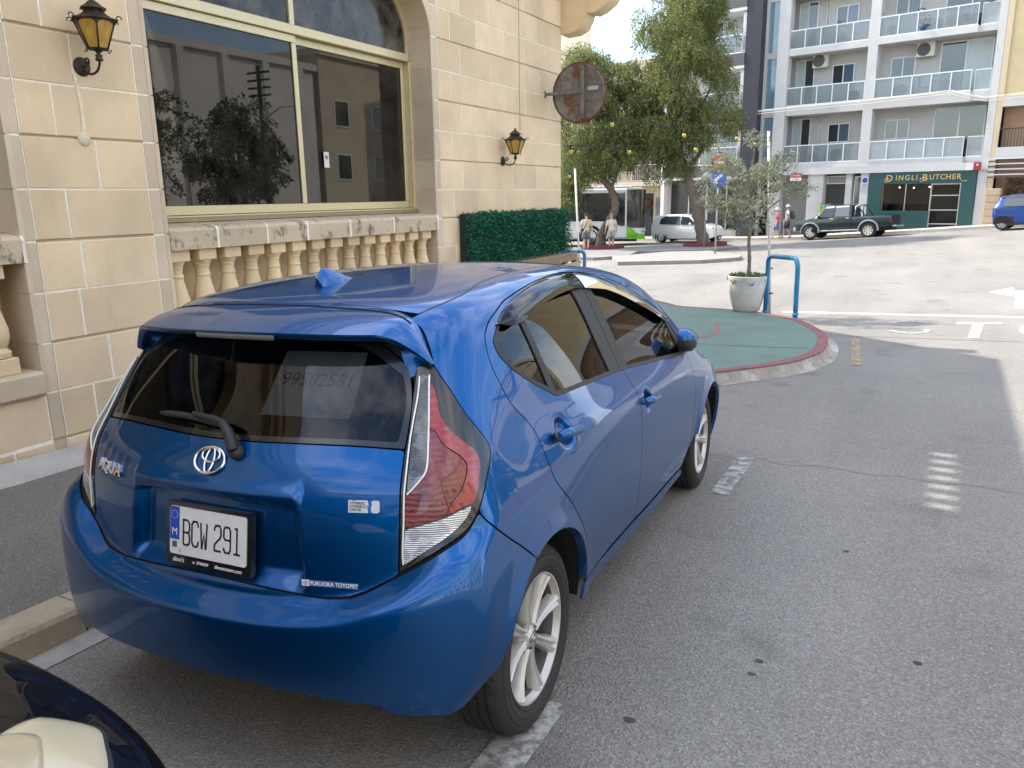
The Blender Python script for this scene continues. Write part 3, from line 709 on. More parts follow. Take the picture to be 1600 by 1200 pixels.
WT=np.array([
# .12  .28  .44  .60  .74  .86  .97  1.08 1.20 1.32 1.46
[.63,.725,.800,.812,.768,.712,.655,.600,.535,.480,.41],  #-.62
[.66,.752,.824,.832,.800,.755,.706,.650,.582,.520,.44],  #-.4
[.70,.780,.836,.840,.818,.778,.732,.676,.610,.548,.47],  #-.2
[.77,.818,.840,.843,.826,.787,.738,.692,.640,.582,.51],  # 0
[.765,.802,.826,.838,.836,.818,.766,.718,.667,.610,.53], # .4
[.765,.800,.820,.832,.832,.815,.762,.715,.668,.615,.545],#1.1
[.765,.800,.820,.832,.830,.806,.760,.716,.668,.614,.54], #1.8
[.765,.805,.830,.840,.828,.790,.750,.705,.655,.60,.53],  #2.3
[.75,.805,.833,.838,.812,.765,.72,.67,.62,.57,.50],     #2.7
[.70,.765,.790,.780,.735,.68,.63,.58,.53,.48,.42],       #3.1
[.60,.66,.68,.66,.60,.54,.49,.45,.41,.37,.33]])          #3.4
_wy=spl_basis(WY);_wz=spl_basis(WZ)
R0=Spl([(.10,-.47),(.2,-.515),(.30,-.545),(.42,-.556),(.54,-.558),(.66,-.550),(.76,-.543),(.86,-.525),(.93,-.498),(.99,-.460),(1.08,-.402),(1.18,-.332),(1.28,-.258),(1.40,-.165),(1.5,-.08)])
TC=Spl([(-.6,1.24),(-.35,1.317),(-.15,1.364),(.05,1.394),(.4,1.424),(.8,1.436),(1.2,1.430),(1.55,1.398),(1.75,1.358),(2.0,1.255),(2.25,1.112),(2.45,.995),(2.62,.925),(2.9,.862),(3.15,.780),(3.32,.66),(3.5,.45)])
FR=Spl([(.1,3.22),(.25,3.31),(.40,3.35),(.52,3.36),(.62,3.34),(.72,3.27),(.85,3.10),(1.0,2.85),(1.5,2.2)])
BS=Spl([(0,.066),(.3,.066),(.5,.062),(.62,.055),(.72,.050),(.82,.04),(.95,.03)])   # bumper shelf depth against |x|
BZ=Spl([(0,.575),(.2,.578),(.35,.590),(.48,.615),(.58,.665),(.66,.735),(.74,.785),(.82,.80),(.95,.80)])
def Wf(y,z): return ((_wy(y)@WT)*_wz(z)).sum(1).reshape(np.shape(y))
def Rf(x,z):
    ax=np.abs(x)
    b=sstep((BZ(ax)+.03-z)/.12)
    c=(.25*ax**2+.30*ax**6)*(1-b)+b*(.20*ax**2+.12*ax**6)
    y=R0(z)+c
    w=.07+.12*sstep((ax-.5)/.25)
    t=sstep((BZ(ax)+.012-z)/w)
    y=y-.014*np.exp(-((ax-.68)/.07)**2-((z-.93)/.17)**2)          # lamp bulge
    # plate recess, overhung by a sharp garnish edge
    hw=.318+(.845-z)*.12
    rec=sstep((hw-ax)/.05)*sstep((.852-.02*(ax/.3)**2-z)/.016)*sstep((z-.585)/.07)
    y=y+.040*rec
    # garnish lip
    y=y-.014*sstep((hw+.01-ax)/.025)*np.exp(-((z-.868)/.022)**2)
    return y-BS(ax)*t
def Tf(x,y):
    ax=np.abs(x)
    return TC(y)-.10*ax**2-.25*ax**6
def arch(y,z):   # wheel-arch flare
    o=0
    for yc in(0.0,2.55):
        r=np.hypot(y-yc,z-.30)
        o=o+.016*np.exp(-((r-.345)/.045)**2)
    for yc,zc in((.268,.905),(1.185,.828)):    # door-handle cups
        r=np.hypot((y-yc)*1.0,(z-zc)*1.05+.08*(y-yc)*0)
        o=o-.020*np.exp(-(r/.045)**4)
    return o
def Ff(x,y,z):
    ax=np.abs(x)
    zl=.955-.095*y+.012*y*y                       # shoulder crease through the handles
    dl=z-zl
    fade=sstep((y-.20)/.7)*sstep((2.6-y)/.6)
    crease=.0065*fade*np.exp(-np.sqrt(dl*dl+1.2e-4)/.06)
    side=ax-(Wf(y,z)+arch(y,z)*(z>.1)+crease)
    kc=.09-.045*np.exp(-((z-.66)/.16)**2)+.08*sstep((z-.8)/.25)
    rear=(Rf(x,z)-y)*.93
    front=(y-(FR(z)-.30*ax**2-.5*ax**6))
    a=smax(side,rear,kc);a=smax(a,front,.25)
    top=(z-Tf(x,y))*.95
    a=smax(a,top,.13)
    return smax(a,.19-z,.05)
YA,YB,ZS=.25,2.50,.72
def se_ray(s,e):
    s=np.asarray(s,float);e=np.radians(np.asarray(e,float))
    a=np.radians(np.where(s<90,s,np.where(s<225,90,s-135)))
    oy=np.where(s<90,YA,np.where(s<225,YA+(s-90)/60,YB))
    ce=np.cos(e)
    d=np.stack([np.sin(a)*ce,-np.cos(a)*ce,np.sin(e)],-1)
    o=np.stack([np.zeros_like(oy),oy,np.full_like(oy,ZS)],-1)
    return o,d
def surf(s,e,off=0.0,n=26):
    s,e=np.broadcast_arrays(np.asarray(s,float),np.asarray(e,float));sh=s.shape
    o,d=se_ray(s.ravel(),e.ravel())
    a=np.full(len(o),.05);b=np.full(len(o),1.9)
    for _ in range(n):
        m=(a+b)/2;P=o+d*m[:,None]
        neg=Ff(P[:,0],P[:,1],P[:,2])<off
        a=np.where(neg,m,a);b=np.where(neg,b,m)
    return (o+d*((a+b)/2)[:,None]).reshape(sh+(3,))
def grad(P):
    h=2e-3;g=[]
    for i in range(3):
        q=P.copy();q[:,i]+=h;r=P.copy();r[:,i]-=h
        g.append(Ff(q[:,0],q[:,1],q[:,2])-Ff(r[:,0],r[:,1],r[:,2]))
    g=np.stack(g,1);return g/np.linalg.norm(g,axis=1,keepdims=True)
def to_se(P):
    P=np.atleast_2d(P);x,y,z=np.abs(P[:,0]),P[:,1],P[:,2]
    s=np.where(y<YA,np.degrees(np.arctan2(x,YA-y)),np.where(y<YB,90+(y-YA)*60,225+np.degrees(np.arctan2(y-YB,x))))
    r=np.where(y<YA,np.hypot(x,YA-y),np.where(y<YB,x,np.hypot(x,y-YB)))
    return np.stack([s,np.degrees(np.arctan2(z-ZS,r))],1)
# ---------------------------------------------------------------- blue hatchback
def paint_mat(name, base, flake=.55):
    m, b, N = base_mat(name, base, .42, flake, .8)
    b.inputs['Specular IOR Level'].default_value = .0; b.inputs['Coat Roughness'].default_value = .012; b.inputs['Coat IOR'].default_value = 1.55
    geo = N.new('ShaderNodeNewGeometry')
    nz = N.new('ShaderNodeTexNoise', Scale=5.0, Detail=8, Roughness=.7); N.link(geo.outputs['Position'], nz.inputs['Vector'])
    mr = N.new('ShaderNodeMapRange'); mr.inputs['To Min'].default_value = .0; mr.inputs['To Max'].default_value = .05; N.link(nz.outputs['Fac'], mr.inputs['Value']); N.link(mr.outputs[0], b.inputs['Coat Roughness'])
    # a breath of road dust
    n2 = N.new('ShaderNodeTexNoise', Scale=34.0, Detail=6, Roughness=.75); N.link(geo.outputs['Position'], n2.inputs['Vector'])
    rp = N.new('ShaderNodeValToRGB'); rp.color_ramp.elements[0].position = .48; rp.color_ramp.elements[1].position = .85; rp.color_ramp.elements[1].color = (.012, .012, .012, 1)
    N.link(n2.outputs['Fac'], rp.inputs[0]); mx = N.new('ShaderNodeMixRGB'); mx.inputs[1].default_value = (*base, 1); mx.inputs[2].default_value = (.42, .38, .32, 1)
    N.link(rp.outputs[0], mx.inputs[0]); N.link(mx.outputs[0], b.inputs['Base Color'])
    return m
M_BLUE = paint_mat('blue_car_paint', (.0004, .082, .275), .90)
M_BLACKG = mat('black_gloss_plastic', (.012, .012, .013), .18, coat=.6)
M_BLACK = mat('black_plastic', (.018, .018, .019), .55, bump=.15, bscale=400)
M_UNDER = mat('underbody_black', (.006, .006, .006), .8)
M_CHROME = mat('chrome', (.86, .86, .87), .06, 1.0)
M_RUBBER = mat('tyre_rubber', (.022, .021, .020), .72, var=.25, scale=14, bump=.2, bscale=120, stain=(6, .6, (.075, .066, .055), .5))
M_ALLOY = mat('alloy_silver', (.56, .55, .53), .36, .45, var=.06, scale=20, stain=(9, .62, (.22, .19, .16), .35))
M_TRIM = mat('interior_trim', (.020, .019, .018), .75, var=.1, scale=30)
M_SEAT = mat('seat_cloth', (.045, .043, .042), .9, bump=.3, bscale=300)
G_REAR = glass('privacy_glass', (.27, .285, .29))
G_FRONT = glass('clear_car_glass', (.36, .40, .38))
G_VISOR = glass('smoked_acrylic', (.045, .045, .047), 1.49)

CARM = Matrix(((0.9982829, -0.05203038, -0.02690904, 0), (0.05297411, 0.99795984, 0.03563571, 0), (0.025, -0.037, 0.9990025, 0), (0, 0, 0, 1)))
car = empty('parked_hatchback', label='blue five-door hatchback with plate BCW 291 parked beside the kerb', cat='car')
car.matrix_world = CARM

# sampled half of the skin
GS = np.r_[np.arange(0, 82, .45), np.arange(82, 99, .3), np.arange(99, 139, 1.0), np.arange(139, 154, .3), np.arange(154, 225, 1.0), np.arange(225, 316, 1.8)]
GE = np.r_[np.arange(-33, 22, .42), np.arange(22, 90.01, .85), 90.0]; GE = np.unique(np.round(GE, 4))
SG, EG = np.meshgrid(GS, GE, indexing='ij')
PG = surf(SG, EG); NG = grad(PG.reshape(-1, 3)).reshape(PG.shape)
def psdf(poly, s, e):
    """signed distance (negative inside) to a closed polygon in (s, e)"""
    poly = np.asarray(poly, float); x = s.ravel(); y = e.ravel(); d = np.full(len(x), 1e9); ins = np.zeros(len(x), bool)
    lo = poly.min(0) - 6; hi = poly.max(0) + 6
    k = np.where((x > lo[0]) & (x < hi[0]) & (y > lo[1]) & (y < hi[1]))[0]; xk, yk = x[k], y[k]; dk = np.full(len(k), 1e9); ik = np.zeros(len(k), bool)
    for i in range(len(poly)):
        a = poly[i]; b = poly[(i + 1) % len(poly)]; ab = b - a; L = ab @ ab
        if L < 1e-12: continue
        t = np.clip(((xk - a[0]) * ab[0] + (yk - a[1]) * ab[1]) / L, 0, 1)
        dk = np.minimum(dk, np.hypot(xk - a[0] - t * ab[0], yk - a[1] - t * ab[1]))
        c = ((a[1] > yk) != (b[1] > yk))
        with np.errstate(divide='ignore', invalid='ignore'):
            ik ^= c & (xk < (b[0] - a[0]) * (yk - a[1]) / (b[1] - a[1] + 1e-30) + a[0])
    d[k] = np.where(ik, -dk, dk)
    return d.reshape(s.shape)
def region(inc, cut=(), gap=.16, off=0.0, flange=.010, mirror=False, both=False):
    """clip the skin to a polygon (minus cut polygons), push it out by off, fold the edges in by flange"""
    def sd(s, e):
        d = psdf(inc, s, e)
        for c, g in cut: d = np.maximum(d, -psdf(c, s, e) + g)
        return d + gap
    D = sd(SG, EG); ns, ne = D.shape; inside = D < 0
    c = inside[:-1, :-1].astype(int) + inside[1:, :-1] + inside[1:, 1:] + inside[:-1, 1:]
    verts = []; faces = []; vid = {}; se = []; 
    def gv(i, j):
        k = (i, j)
        if k not in vid: vid[k] = len(se); se.append((GS[i], GE[j]))
        return vid[k]
    def ev(a, b):
        if b < a: a, b = b, a
        k = (a, b)
        if k not in vid:
            da, db = D[a], D[b]; t = da / (da - db); t = min(max(t, 1e-4), 1 - 1e-4)
            vid[k] = len(se); se.append((GS[a[0]] + t * (GS[b[0]] - GS[a[0]]), GE[a[1]] + t * (GE[b[1]] - GE[a[1]])))
        return vid[k]
    for i, j in zip(*np.where(c == 4)): faces.append((gv(i, j), gv(i + 1, j), gv(i + 1, j + 1), gv(i, j + 1)))
    for i, j in zip(*np.where((c > 0) & (c < 4))):
        q = [(i, j), (i + 1, j), (i + 1, j + 1), (i, j + 1)]
        if c[i, j] == 2 and inside[q[0]] == inside[q[2]]: loops = [[q[0], q[1], q[2]], [q[0], q[2], q[3]]]
        else: loops = [q]
        for L in loops:
            out = []
            for a in range(len(L)):
                p, r = L[a], L[(a + 1) % len(L)]
                if inside[p]: out.append(gv(*p))
                if inside[p] != inside[r]: out.append(ev(p, r))
            if len(out) > 2: faces.append(tuple(out))
    se = np.array(se)
    if not len(se): return None
    isg = np.array([not isinstance(k[0], tuple) for k in vid]); P = np.zeros((len(se), 3)); N = np.zeros((len(se), 3))
    gi = np.array([k if not isinstance(k[0], tuple) else (0, 0) for k in vid]); P[isg] = PG[gi[isg, 0], gi[isg, 1]]; N[isg] = NG[gi[isg, 0], gi[isg, 1]]
    if (~isg).any(): P[~isg] = surf(se[~isg, 0], se[~isg, 1]); N[~isg] = grad(P[~isg])
    P[se[:, 1] > 89.99, 0] = 0; z0 = se[:, 0] < 1e-6; P[z0, 0] = 0
    P = P + N * off
    cnt = {}
    for f in faces:
        for a in range(len(f)):
            k = (f[a], f[(a + 1) % len(f)]); cnt[k] = cnt.get(k, 0) + 1
    V = [tuple(p) for p in P]; 
    if flange:
        base = {}
        for (a, b) in list(cnt):
            if (b, a) in cnt: continue
            if (abs(P[a][0]) < 1e-4 and abs(P[b][0]) < 1e-4): continue
            for q in (a, b):
                if q not in base: base[q] = len(V); V.append(tuple(P[q] - N[q] * flange))
            faces.append((b, a, base[a], base[b]))
    V = np.array(V)
    if both:
        n = len(V); V = np.r_[V, V * [-1, 1, 1]]; faces = faces + [tuple(i + n for i in reversed(f)) for f in faces]
    elif mirror:
        V = V * [-1, 1, 1]; faces = [tuple(reversed(f)) for f in faces]
    return V, faces
def panel(name, m, inc, parent=None, cut=(), gap=.16, off=0.0, flange=.010, sides='rl', sharp=32, label=None):
    """rl: a separate piece on each side; b: one piece across the car"""
    res = []
    for s in sides:
        r = region(inc, cut, gap, off, flange, mirror=(s == 'l'), both=(s == 'b'))
        if r is None: continue
        V, F = r; me = bpy.data.meshes.new(name); me.from_pydata(V.tolist(), [], F)
        me.polygons.foreach_set('use_smooth', [True] * len(me.polygons))
        bm = bmesh.new(); bm.from_mesh(me); bmesh.ops.remove_doubles(bm, verts=bm.verts, dist=2e-5); bm.to_mesh(me); bm.free()
        me.set_sharp_from_angle(angle=rad(sharp)); me.update()
        p = parent.get(s) if isinstance(parent, dict) else parent
        o = link(name, me, m, p or car); res.append(o)
    return dict(zip(sides, res))
def SE(pts): return [tuple(q) for q in to_se(np.array(pts, float))]
def sm(*segs):
    out = []
    for g in segs:
        q = [tuple(p) for p in cat_rom(g, 5)] if len(g) > 2 else list(g)
        if out and np.hypot(out[-1][0] - q[0][0], out[-1][1] - q[0][1]) < .05: q = q[1:]
        out += q
    return out
# --- traced outlines, (s, e) degrees on the skin
lamp_top = [(48.19, 33.29), (51.73, 32.89)]
lamp_out = [(51.73, 32.89), (52.74, 30.25), (53.93, 27.55), (55.37, 23.88), (56.57, 21.55), (57.75, 19.85), (58.79, 18.09), (59.46, 16.25), (58.85, 14.22), (57.1, 11.81), (55.66, 9.81), (53.76, 6.96), (52.19, 4.93), (50.21, 3.33), (46.43, 1.22), (42.76, -1.18), (40.1, -2.95)]
lamp_in = [(40.1, -2.95), (40.3, .5), (40.91, 7.86), (41.44, 12.05), (42.78, 17.35), (43.8, 20.33), (45.93, 27.34), (46.9, 30.0), (48.19, 33.29)]
LAMP = sm(lamp_top, lamp_out, lamp_in)
LENS = sm([(48.28, 31.39), (50.26, 31.08)], [(50.26, 31.08), (50.6, 26.62), (50.35, 24.0), (50.43, 22.45), (51.11, 20.76), (52.11, 19.29), (53.75, 17.54), (55.2, 16.21), (55.75, 14.72), (55.6, 13.2), (54.74, 11.6), (53.9, 9.53), (52.71, 7.89), (51.52, 6.07), (49.9, 4.44), (47.96, 2.94), (44.8, .95), (40.85, -1.7)],
          [(40.85, -1.7), (40.95, 1.06), (41.48, 5.18), (42.07, 10.65), (43.83, 18.02), (45.49, 23.06), (47.04, 27.15), (48.28, 31.39)])
WHITE = sm([(48.28, 31.39), (50.26, 31.08)], [(50.26, 31.08), (49.02, 26.84), (46.84, 17.62), (45.8, 13.97), (44.5, 12.33), (42.02, 10.12)], [(42.02, 10.12), (42.17, 11.16), (43.83, 18.02), (45.49, 23.06), (47.04, 27.15), (48.28, 31.39)])
red_bot = [(38, 4.2), (41.4, 4.75), (45.72, 5.83), (48.31, 6.48), (49.99, 7.15), (52.05, 7.61), (60, 8.3)]
ABOVE_RED = red_bot + [(60, 40), (38, 40)]
hatch_bot = [(40.1, -3.1), (35.91, -5.51), (32.58, -7.0), (30.29, -7.62), (25.76, -8.25), (17.5, -8.25), (6.2, -8.0), (-4, -7.95)]
glass_bot = [(42.9, 17.79), (36.87, 18.91), (30.57, 19.78), (20.54, 20.6), (8.53, 20.95), (-4, 21.05)]
roof_seam = [(52.85, 45.31), (49.81, 46.73), (45.8, 48.76), (36.0, 53.03), (22, 56.6), (-4, 58.4)]
sp_side = [(52.85, 45.31), (49.6, 44.07), (51.55, 41.5), (51.97, 38.31), (51.92, 35.18), (51.73, 32.89)]
rd_seam = [(71.18, 39.55), (69.57, 36.71), (69.18, 32.52), (70.42, 27.94), (72.53, 23.37), (76.4, 19.46), (78.5, 16.05), (78.95, 12.3), (79.2, 8.0), (80.6, 3.91), (86.8, -2.63), (92.39, -9.61), (97.62, -18.44)]
b_seam_lo = [(136.3, 19.4), (137.65, 13.8), (138.08, 9.23), (138.5, 4.31), (138.6, -5.24), (138.7, -17.03), (138.6, -26.2)]
f_seam = [(201.8, 11.3), (202.7, 5.01), (202.8, -1.11), (202.2, -9.46), (201.6, -16), (199.0, -23), (192.5, -27.8)]
door_top = [(71.18, 39.55), (76.01, 42.49), (84, 45.2), (90.73, 46.8), (106.5, 49.6), (122.1, 51.3), (134.0, 51.4), (151.77, 47.8), (170.07, 40.6), (185, 33.5), (196.5, 26.5), (203.5, 19.5)]
win_low = [(73.34, 37.72), (73.92, 34.48), (78.29, 30.9), (84.25, 27.52), (90.08, 24.48), (93.08, 22.35), (95.6, 21.57), (109.34, 20.86), (125.76, 20.0), (136.37, 19.29), (160.02, 16.91), (188.97, 13.9), (200.5, 12.6)]
win_top = [(200.5, 12.6), (199.0, 19.0), (193.5, 26.2), (183.0, 32.6), (168.5, 39.6), (151.0, 46.3), (134.0, 49.9), (122.3, 49.8), (106.6, 48.0), (91.0, 45.1), (80.0, 41.8), (73.34, 37.72)]
WIN = sm(win_low, win_top)
bump_seam = [(53.4, 6.3), (54.96, 4.19), (58.86, .63), (62.6, -2.44), (65.4, -5.1)]
def arch_se(yc, r, a0, a1, n=40, zc=.300):
    out = []
    for k in range(n + 1):
        a = rad(a0 + (a1 - a0) * k / n); y = yc + r * math.cos(a); z = zc + r * math.sin(a)
        out.append(tuple(to_se(np.array([[float(Wf(np.array([y]), np.array([z]))[0]) + .01, y, z]]))[0]))
    return out
ARCH_R = arch_se(0, .352, -40, 220); ARCH_F = arch_se(2.55, .352, -40, 220)
bump_bot = [(-4, -23.2), (3.86, -23.3), (14.8, -22.9), (22.69, -22.6), (28.38, -22.3), (35.0, -22.0), (36.6, -22.7), (38.0, -23.0), (43.0, -22.6), (46.26, -22.5), (48.6, -22.0), (51.5, -19.5)]
ROOF_D = [(52.85, 45.31), (61.81, 47.85), (75.43, 51.2), (95, 55.3), (115, 57.6), (135, 58.0), (155, 55.5), (166, 52.4)]       # roof ditch
WS_TOP = [(166, 52.4), (172, 58), (178, 68), (180, 92)]                                                                   # windscreen header
WS_SIDE = [(166, 52.4), (178, 44.5), (190, 36.5), (203, 27.5), (214, 19.8)]
WS_BOT = [(214, 19.8), (228, 18), (245, 22), (262, 24.5), (280, 25.3), (320, 25.5)]
# --- panels
CH = car
inner_cut = [(WIN, 0.0), (ARCH_R, 0.0), (ARCH_F, 0.0)]
ALL = [(-6, -19.5), (36, -18.8), (48, -17.5), (52, -14), (60, -15), (90, -24), (100, -26), (195, -28), (200, -24), (240, -24), (330, -28), (330, 95), (-6, 95)]
BACKGL = sm(glass_bot, [(-4, 21.05), (-4, 50)], [(-4, 50), (25, 48.5), (38, 43), (46.6, 33.5)], [(46.6, 33.5), (45.93, 27.34), (43.8, 20.33), (42.9, 17.79)])
WSCR = sm(WS_TOP[::-1], WS_SIDE, WS_BOT) + [(330, 25.5), (330, 92)]
panel('inner_shell', M_UNDER, ALL, cut=[(WIN, .3), (ARCH_R, 0.0), (ARCH_F, 0.0), (BACKGL, .4), (WSCR, .6)], gap=0, off=-.013, flange=0, sides='b')
hatch = panel('tailgate', M_BLUE, sm(glass_bot[::-1], [(42.9, 17.79), (42.78, 17.35), (41.44, 12.05), (40.91, 7.86), (40.3, .5), (40.1, -3.1)], hatch_bot), sides='b')['b']
rg = panel('rear_window', G_REAR, BACKGL, gap=.22, off=-.004, flange=0, sides='b')['b']
panel('window_border', M_BLACKG, BACKGL, parent=rg, cut=[(sm([(41.6, 19.6), (36.4, 20.5), (30.2, 21.4), (20.3, 22.2), (8.5, 22.6), (-4, 22.7)], [(-4, 22.7), (-4, 47)], [(-4, 47), (24, 45.2), (36.5, 40), (44.6, 32.0)], [(44.6, 32.0), (44.5, 27.5), (42.4, 21.3), (41.6, 19.6)]), 0.0)], gap=.22, off=-.003, flange=0, sides='b')
lamps = panel('tail_lamp', M_BLACKG, LAMP, off=.001, gap=.14)
def lens_mat(name, col, rib=120.0, rough=.25, met=0.0, emit=0.0, trans=0.0, depthvar=.4, ribs=.5):
    m, b, N = base_mat(name, col, rough, met, 1.0)
    geo = N.new('ShaderNodeNewGeometry'); sep = N.new('ShaderNodeSeparateXYZ'); N.link(geo.outputs['Position'], sep.inputs[0])
    wv = N.new('ShaderNodeTexWave', Scale=rib, Distortion=2.5, Detail=2); wv.bands_direction = 'Z'; N.link(geo.outputs['Position'], wv.inputs['Vector'])
    bp = N.new('ShaderNodeBump', Strength=ribs, Distance=.006); N.link(wv.outputs['Fac'], bp.inputs['Height']); N.link(bp.outputs[0], b.inputs['Normal'])
    nz = N.new('ShaderNodeTexVoronoi', Scale=38.0); N.link(geo.outputs['Position'], nz.inputs['Vector'])
    mr = N.new('ShaderNodeMapRange'); mr.inputs['To Min'].default_value = 1 - depthvar; mr.inputs['To Max'].default_value = 1 + depthvar * .6; sp = N.new('ShaderNodeSeparateColor'); N.link(nz.outputs['Color'], sp.inputs[0]); N.link(sp.outputs[0], mr.inputs['Value'])
    mx = N.new('ShaderNodeMixRGB', blend_type='MULTIPLY'); mx.inputs[0].default_value = 1; mx.inputs[1].default_value = (*col, 1); N.link(mr.outputs[0], mx.inputs[2]); N.link(mx.outputs[0], b.inputs['Base Color'])
    return m
M_RED = lens_mat('red_lens', (.26, .008, .014), 16, .15, 0, depthvar=.10, ribs=.12)
M_REDD = lens_mat('deep_red_lens', (.15, .004, .008), 22, .12, 0, depthvar=.25, ribs=.2)
M_CLEAR = lens_mat('clear_ribbed_lens', (.62, .62, .60), 55, .25, .55, depthvar=.35)
M_LED = lens_mat('light_bar', (.22, .24, .26), 95, .12, .9, depthvar=.55)
REDIN = sm([(46.4, 4.5), (49.0, 8.5), (51.0, 10.5), (52.6, 13.5), (52.0, 15.2), (49.5, 17.6), (48.0, 20.5), (45.5, 15.4), (44.2, 13.0), (40.5, 10.6)], [(40.5, 10.6), (39, 4.0), (46.4, 4.5)])
panel('red_lens', M_RED, LENS, parent=lamps, cut=[(WHITE, .12), (red_bot + [(60, -10), (30, -10)], .05), (REDIN, .05)], off=.006, gap=.14, flange=.007)
panel('inner_lens', M_REDD, REDIN, parent=lamps, cut=[(WHITE, .12), (red_bot + [(60, -10), (30, -10)], .05), ([(30, 0), (41.2, 0), (42.0, 10.65), (42, 12), (30, 12)], 0)], off=.0045, gap=.0, flange=.005)
panel('clear_lens', M_CLEAR, LENS, parent=lamps, cut=[(ABOVE_RED, .05)], off=.006, gap=.14, flange=.007)
panel('light_bar', M_LED, WHITE, parent=lamps, off=.0065, gap=.22, flange=.006)
def strip_along(pts, w0, w1):
    P = [np.array(p) for p in cat_rom(pts, 6)]; A = []; Bq = []
    for i, p in enumerate(P):
        t = P[min(i + 1, len(P) - 1)] - P[max(i - 1, 0)]; n = np.array([-t[1], t[0]]) / np.linalg.norm(t); A.append(tuple(p + n * w0)); Bq.append(tuple(p + n * w1))
    return A + Bq[::-1]
M_WLINE = mat('white_light_guide', (.78, .77, .75), .2, coat=.8)
def guide(pts, r):
    q = np.array(cat_rom(pts, 8)); Pq = surf(q[:, 0], q[:, 1]); Nq = grad(Pq); Pq = Pq + Nq * .0075
    for s_, sg in (('r', 1), ('l', -1)): MB().tube(Pq * [sg, 1, 1], r, 8).build('light_guide', M_WLINE, lamps[s_])
guide([(50.1, 30.9), (49.0, 26.84), (46.84, 17.62), (45.8, 13.97), (44.5, 12.33), (42.3, 10.3)], .0028)
guide([(48.1, 30.9), (46.9, 27.15), (45.35, 23.06), (43.7, 18.02), (42.0, 11.0), (41.4, 5.5), (40.95, 1.0), (40.95, -1.3)], .0026)
bumper = panel('rear_bumper', M_BLUE, sm(hatch_bot[::-1], [(40.1, -3.1), (42.76, -1.3), (46.43, 1.05), (50.21, 3.1), (52.0, 4.6), (53.4, 6.3)], bump_seam, [(65.4, -5.1), (66.5, -6.0)]) + [(66.5, -12), (53, -30), (51.5, -19.5)][1:1] + sm([(66.5, -6.0), (66, -14), (56, -17), (51.5, -19.5)], bump_bot[::-1]), cut=[(ARCH_R, .05), (LAMP, .05)], sides='b', flange=.03)['b']
# quarter panel, C pillar and cant rail in one piece
side_poly = sm(bump_seam[::-1], [(53.4, 6.3), (53.76, 6.96), (55.66, 9.81), (57.1, 11.81), (58.85, 14.22), (59.46, 16.25), (58.79, 18.09), (57.75, 19.85), (56.57, 21.55), (55.37, 23.88), (53.93, 27.55), (52.74, 30.25), (51.73, 32.89)], sp_side[::-1], ROOF_D, WS_SIDE, [(214, 19.8), (213, 16.5), (207.5, 15.5)], [(207.5, 15.5), (203.5, 19.5)], door_top[::-1], rd_seam, [(97.62, -18.44), (98.6, -24.4)], [(98.6, -24.4), (96.5, -24.0)])
side_poly += [(92, -18), (75, -10), (65.4, -5.1)]
quarter = panel('quarter_panel', M_BLUE, side_poly, cut=[(ARCH_R, .05)], flange=.03)
rdoor = panel('rear_door', M_BLUE, sm(rd_seam[::-1], door_top[:7], [(134.0, 51.4), (131.4, 44), (135.0, 20)], b_seam_lo, [(138.6, -26.2), (120, -26.4), (98.8, -26.0), (97.62, -18.44)]), cut=[(WIN, .05), (ARCH_R, .08)])
fdoor = panel('front_door', M_BLUE, sm(b_seam_lo[::-1], [(136.3, 19.4), (135.0, 20), (131.4, 44), (134.0, 51.4)], door_top[6:], [(203.5, 19.5), (201.8, 11.3)], f_seam, [(192.5, -27.8), (165, -27), (138.6, -26.2)]), cut=[(WIN, .05)])
panel('sill', M_BLUE, sm([(99.5, -26.6), (120, -27.1), (138.6, -26.9), (165, -27.7), (193.5, -28.6)], [(193.5, -28.6), (196, -31.5)], [(196, -31.5), (99, -31.5)], [(99, -31.5), (99.5, -26.6)]), cut=[(ARCH_R, 0), (ARCH_F, 0)])
panel('roof', M_BLUE, [(-4, 58.4)] + sm(roof_seam[::-1], ROOF_D, WS_TOP) + [(180, 99), (-4, 99)], sides='b', gap=.10)
panel('windscreen', G_FRONT, WSCR, gap=.2, off=-.002, flange=0, sides='b')
HOODL = [(214, 19.8), (225, 14), (240, 10), (256, 7.5), (268, 5)]
panel('bonnet', M_BLUE, sm(WS_BOT[::-1], HOODL, [(268, 5), (285, 2), (300, 0), (330, -.5)]) + [(330, 25.5)], sides='b')
FENDER = sm([(207.5, 15.5), (213, 16.5), (214, 19.8)], HOODL, [(268, 5), (262, 1.5), (248, 0), (242, -6), (244, -14)], [(244, -14), (240, -16), (205, -20)], [(205, -20), (192.5, -28)], f_seam[::-1], [(201.8, 11.3), (203.5, 19.5), (207.5, 15.5)])
fender = panel('front_wing', M_BLUE, FENDER, cut=[(ARCH_F, .05)], flange=.03)
HEADL = sm([(268, 5), (262, 1.5), (248, 0)], [(248, 0), (258, -5), (275, -7), (290, -6)], [(290, -6), (282, 0), (268, 5)])
panel('headlamp', mat('headlamp_clear', (.5, .5, .5), .1, .6, 1.0), HEADL, off=.003)
panel('front_bumper', M_BLUE, sm([(330, -.5), (300, 0), (285, 2), (268, 5)], [(268, 5), (262, 1.5), (248, 0), (242, -6), (240, -12)], [(240, -12), (238, -30)]) + [(330, -30)], cut=[(ARCH_F, .05), (HEADL, .1)], sides='b', flange=.02)
panel('grille', M_BLACK, sm([(330, -8), (285, -9), (268, -14)], [(268, -14), (275, -20), (290, -22), (330, -22)]), sides='b', off=.004)
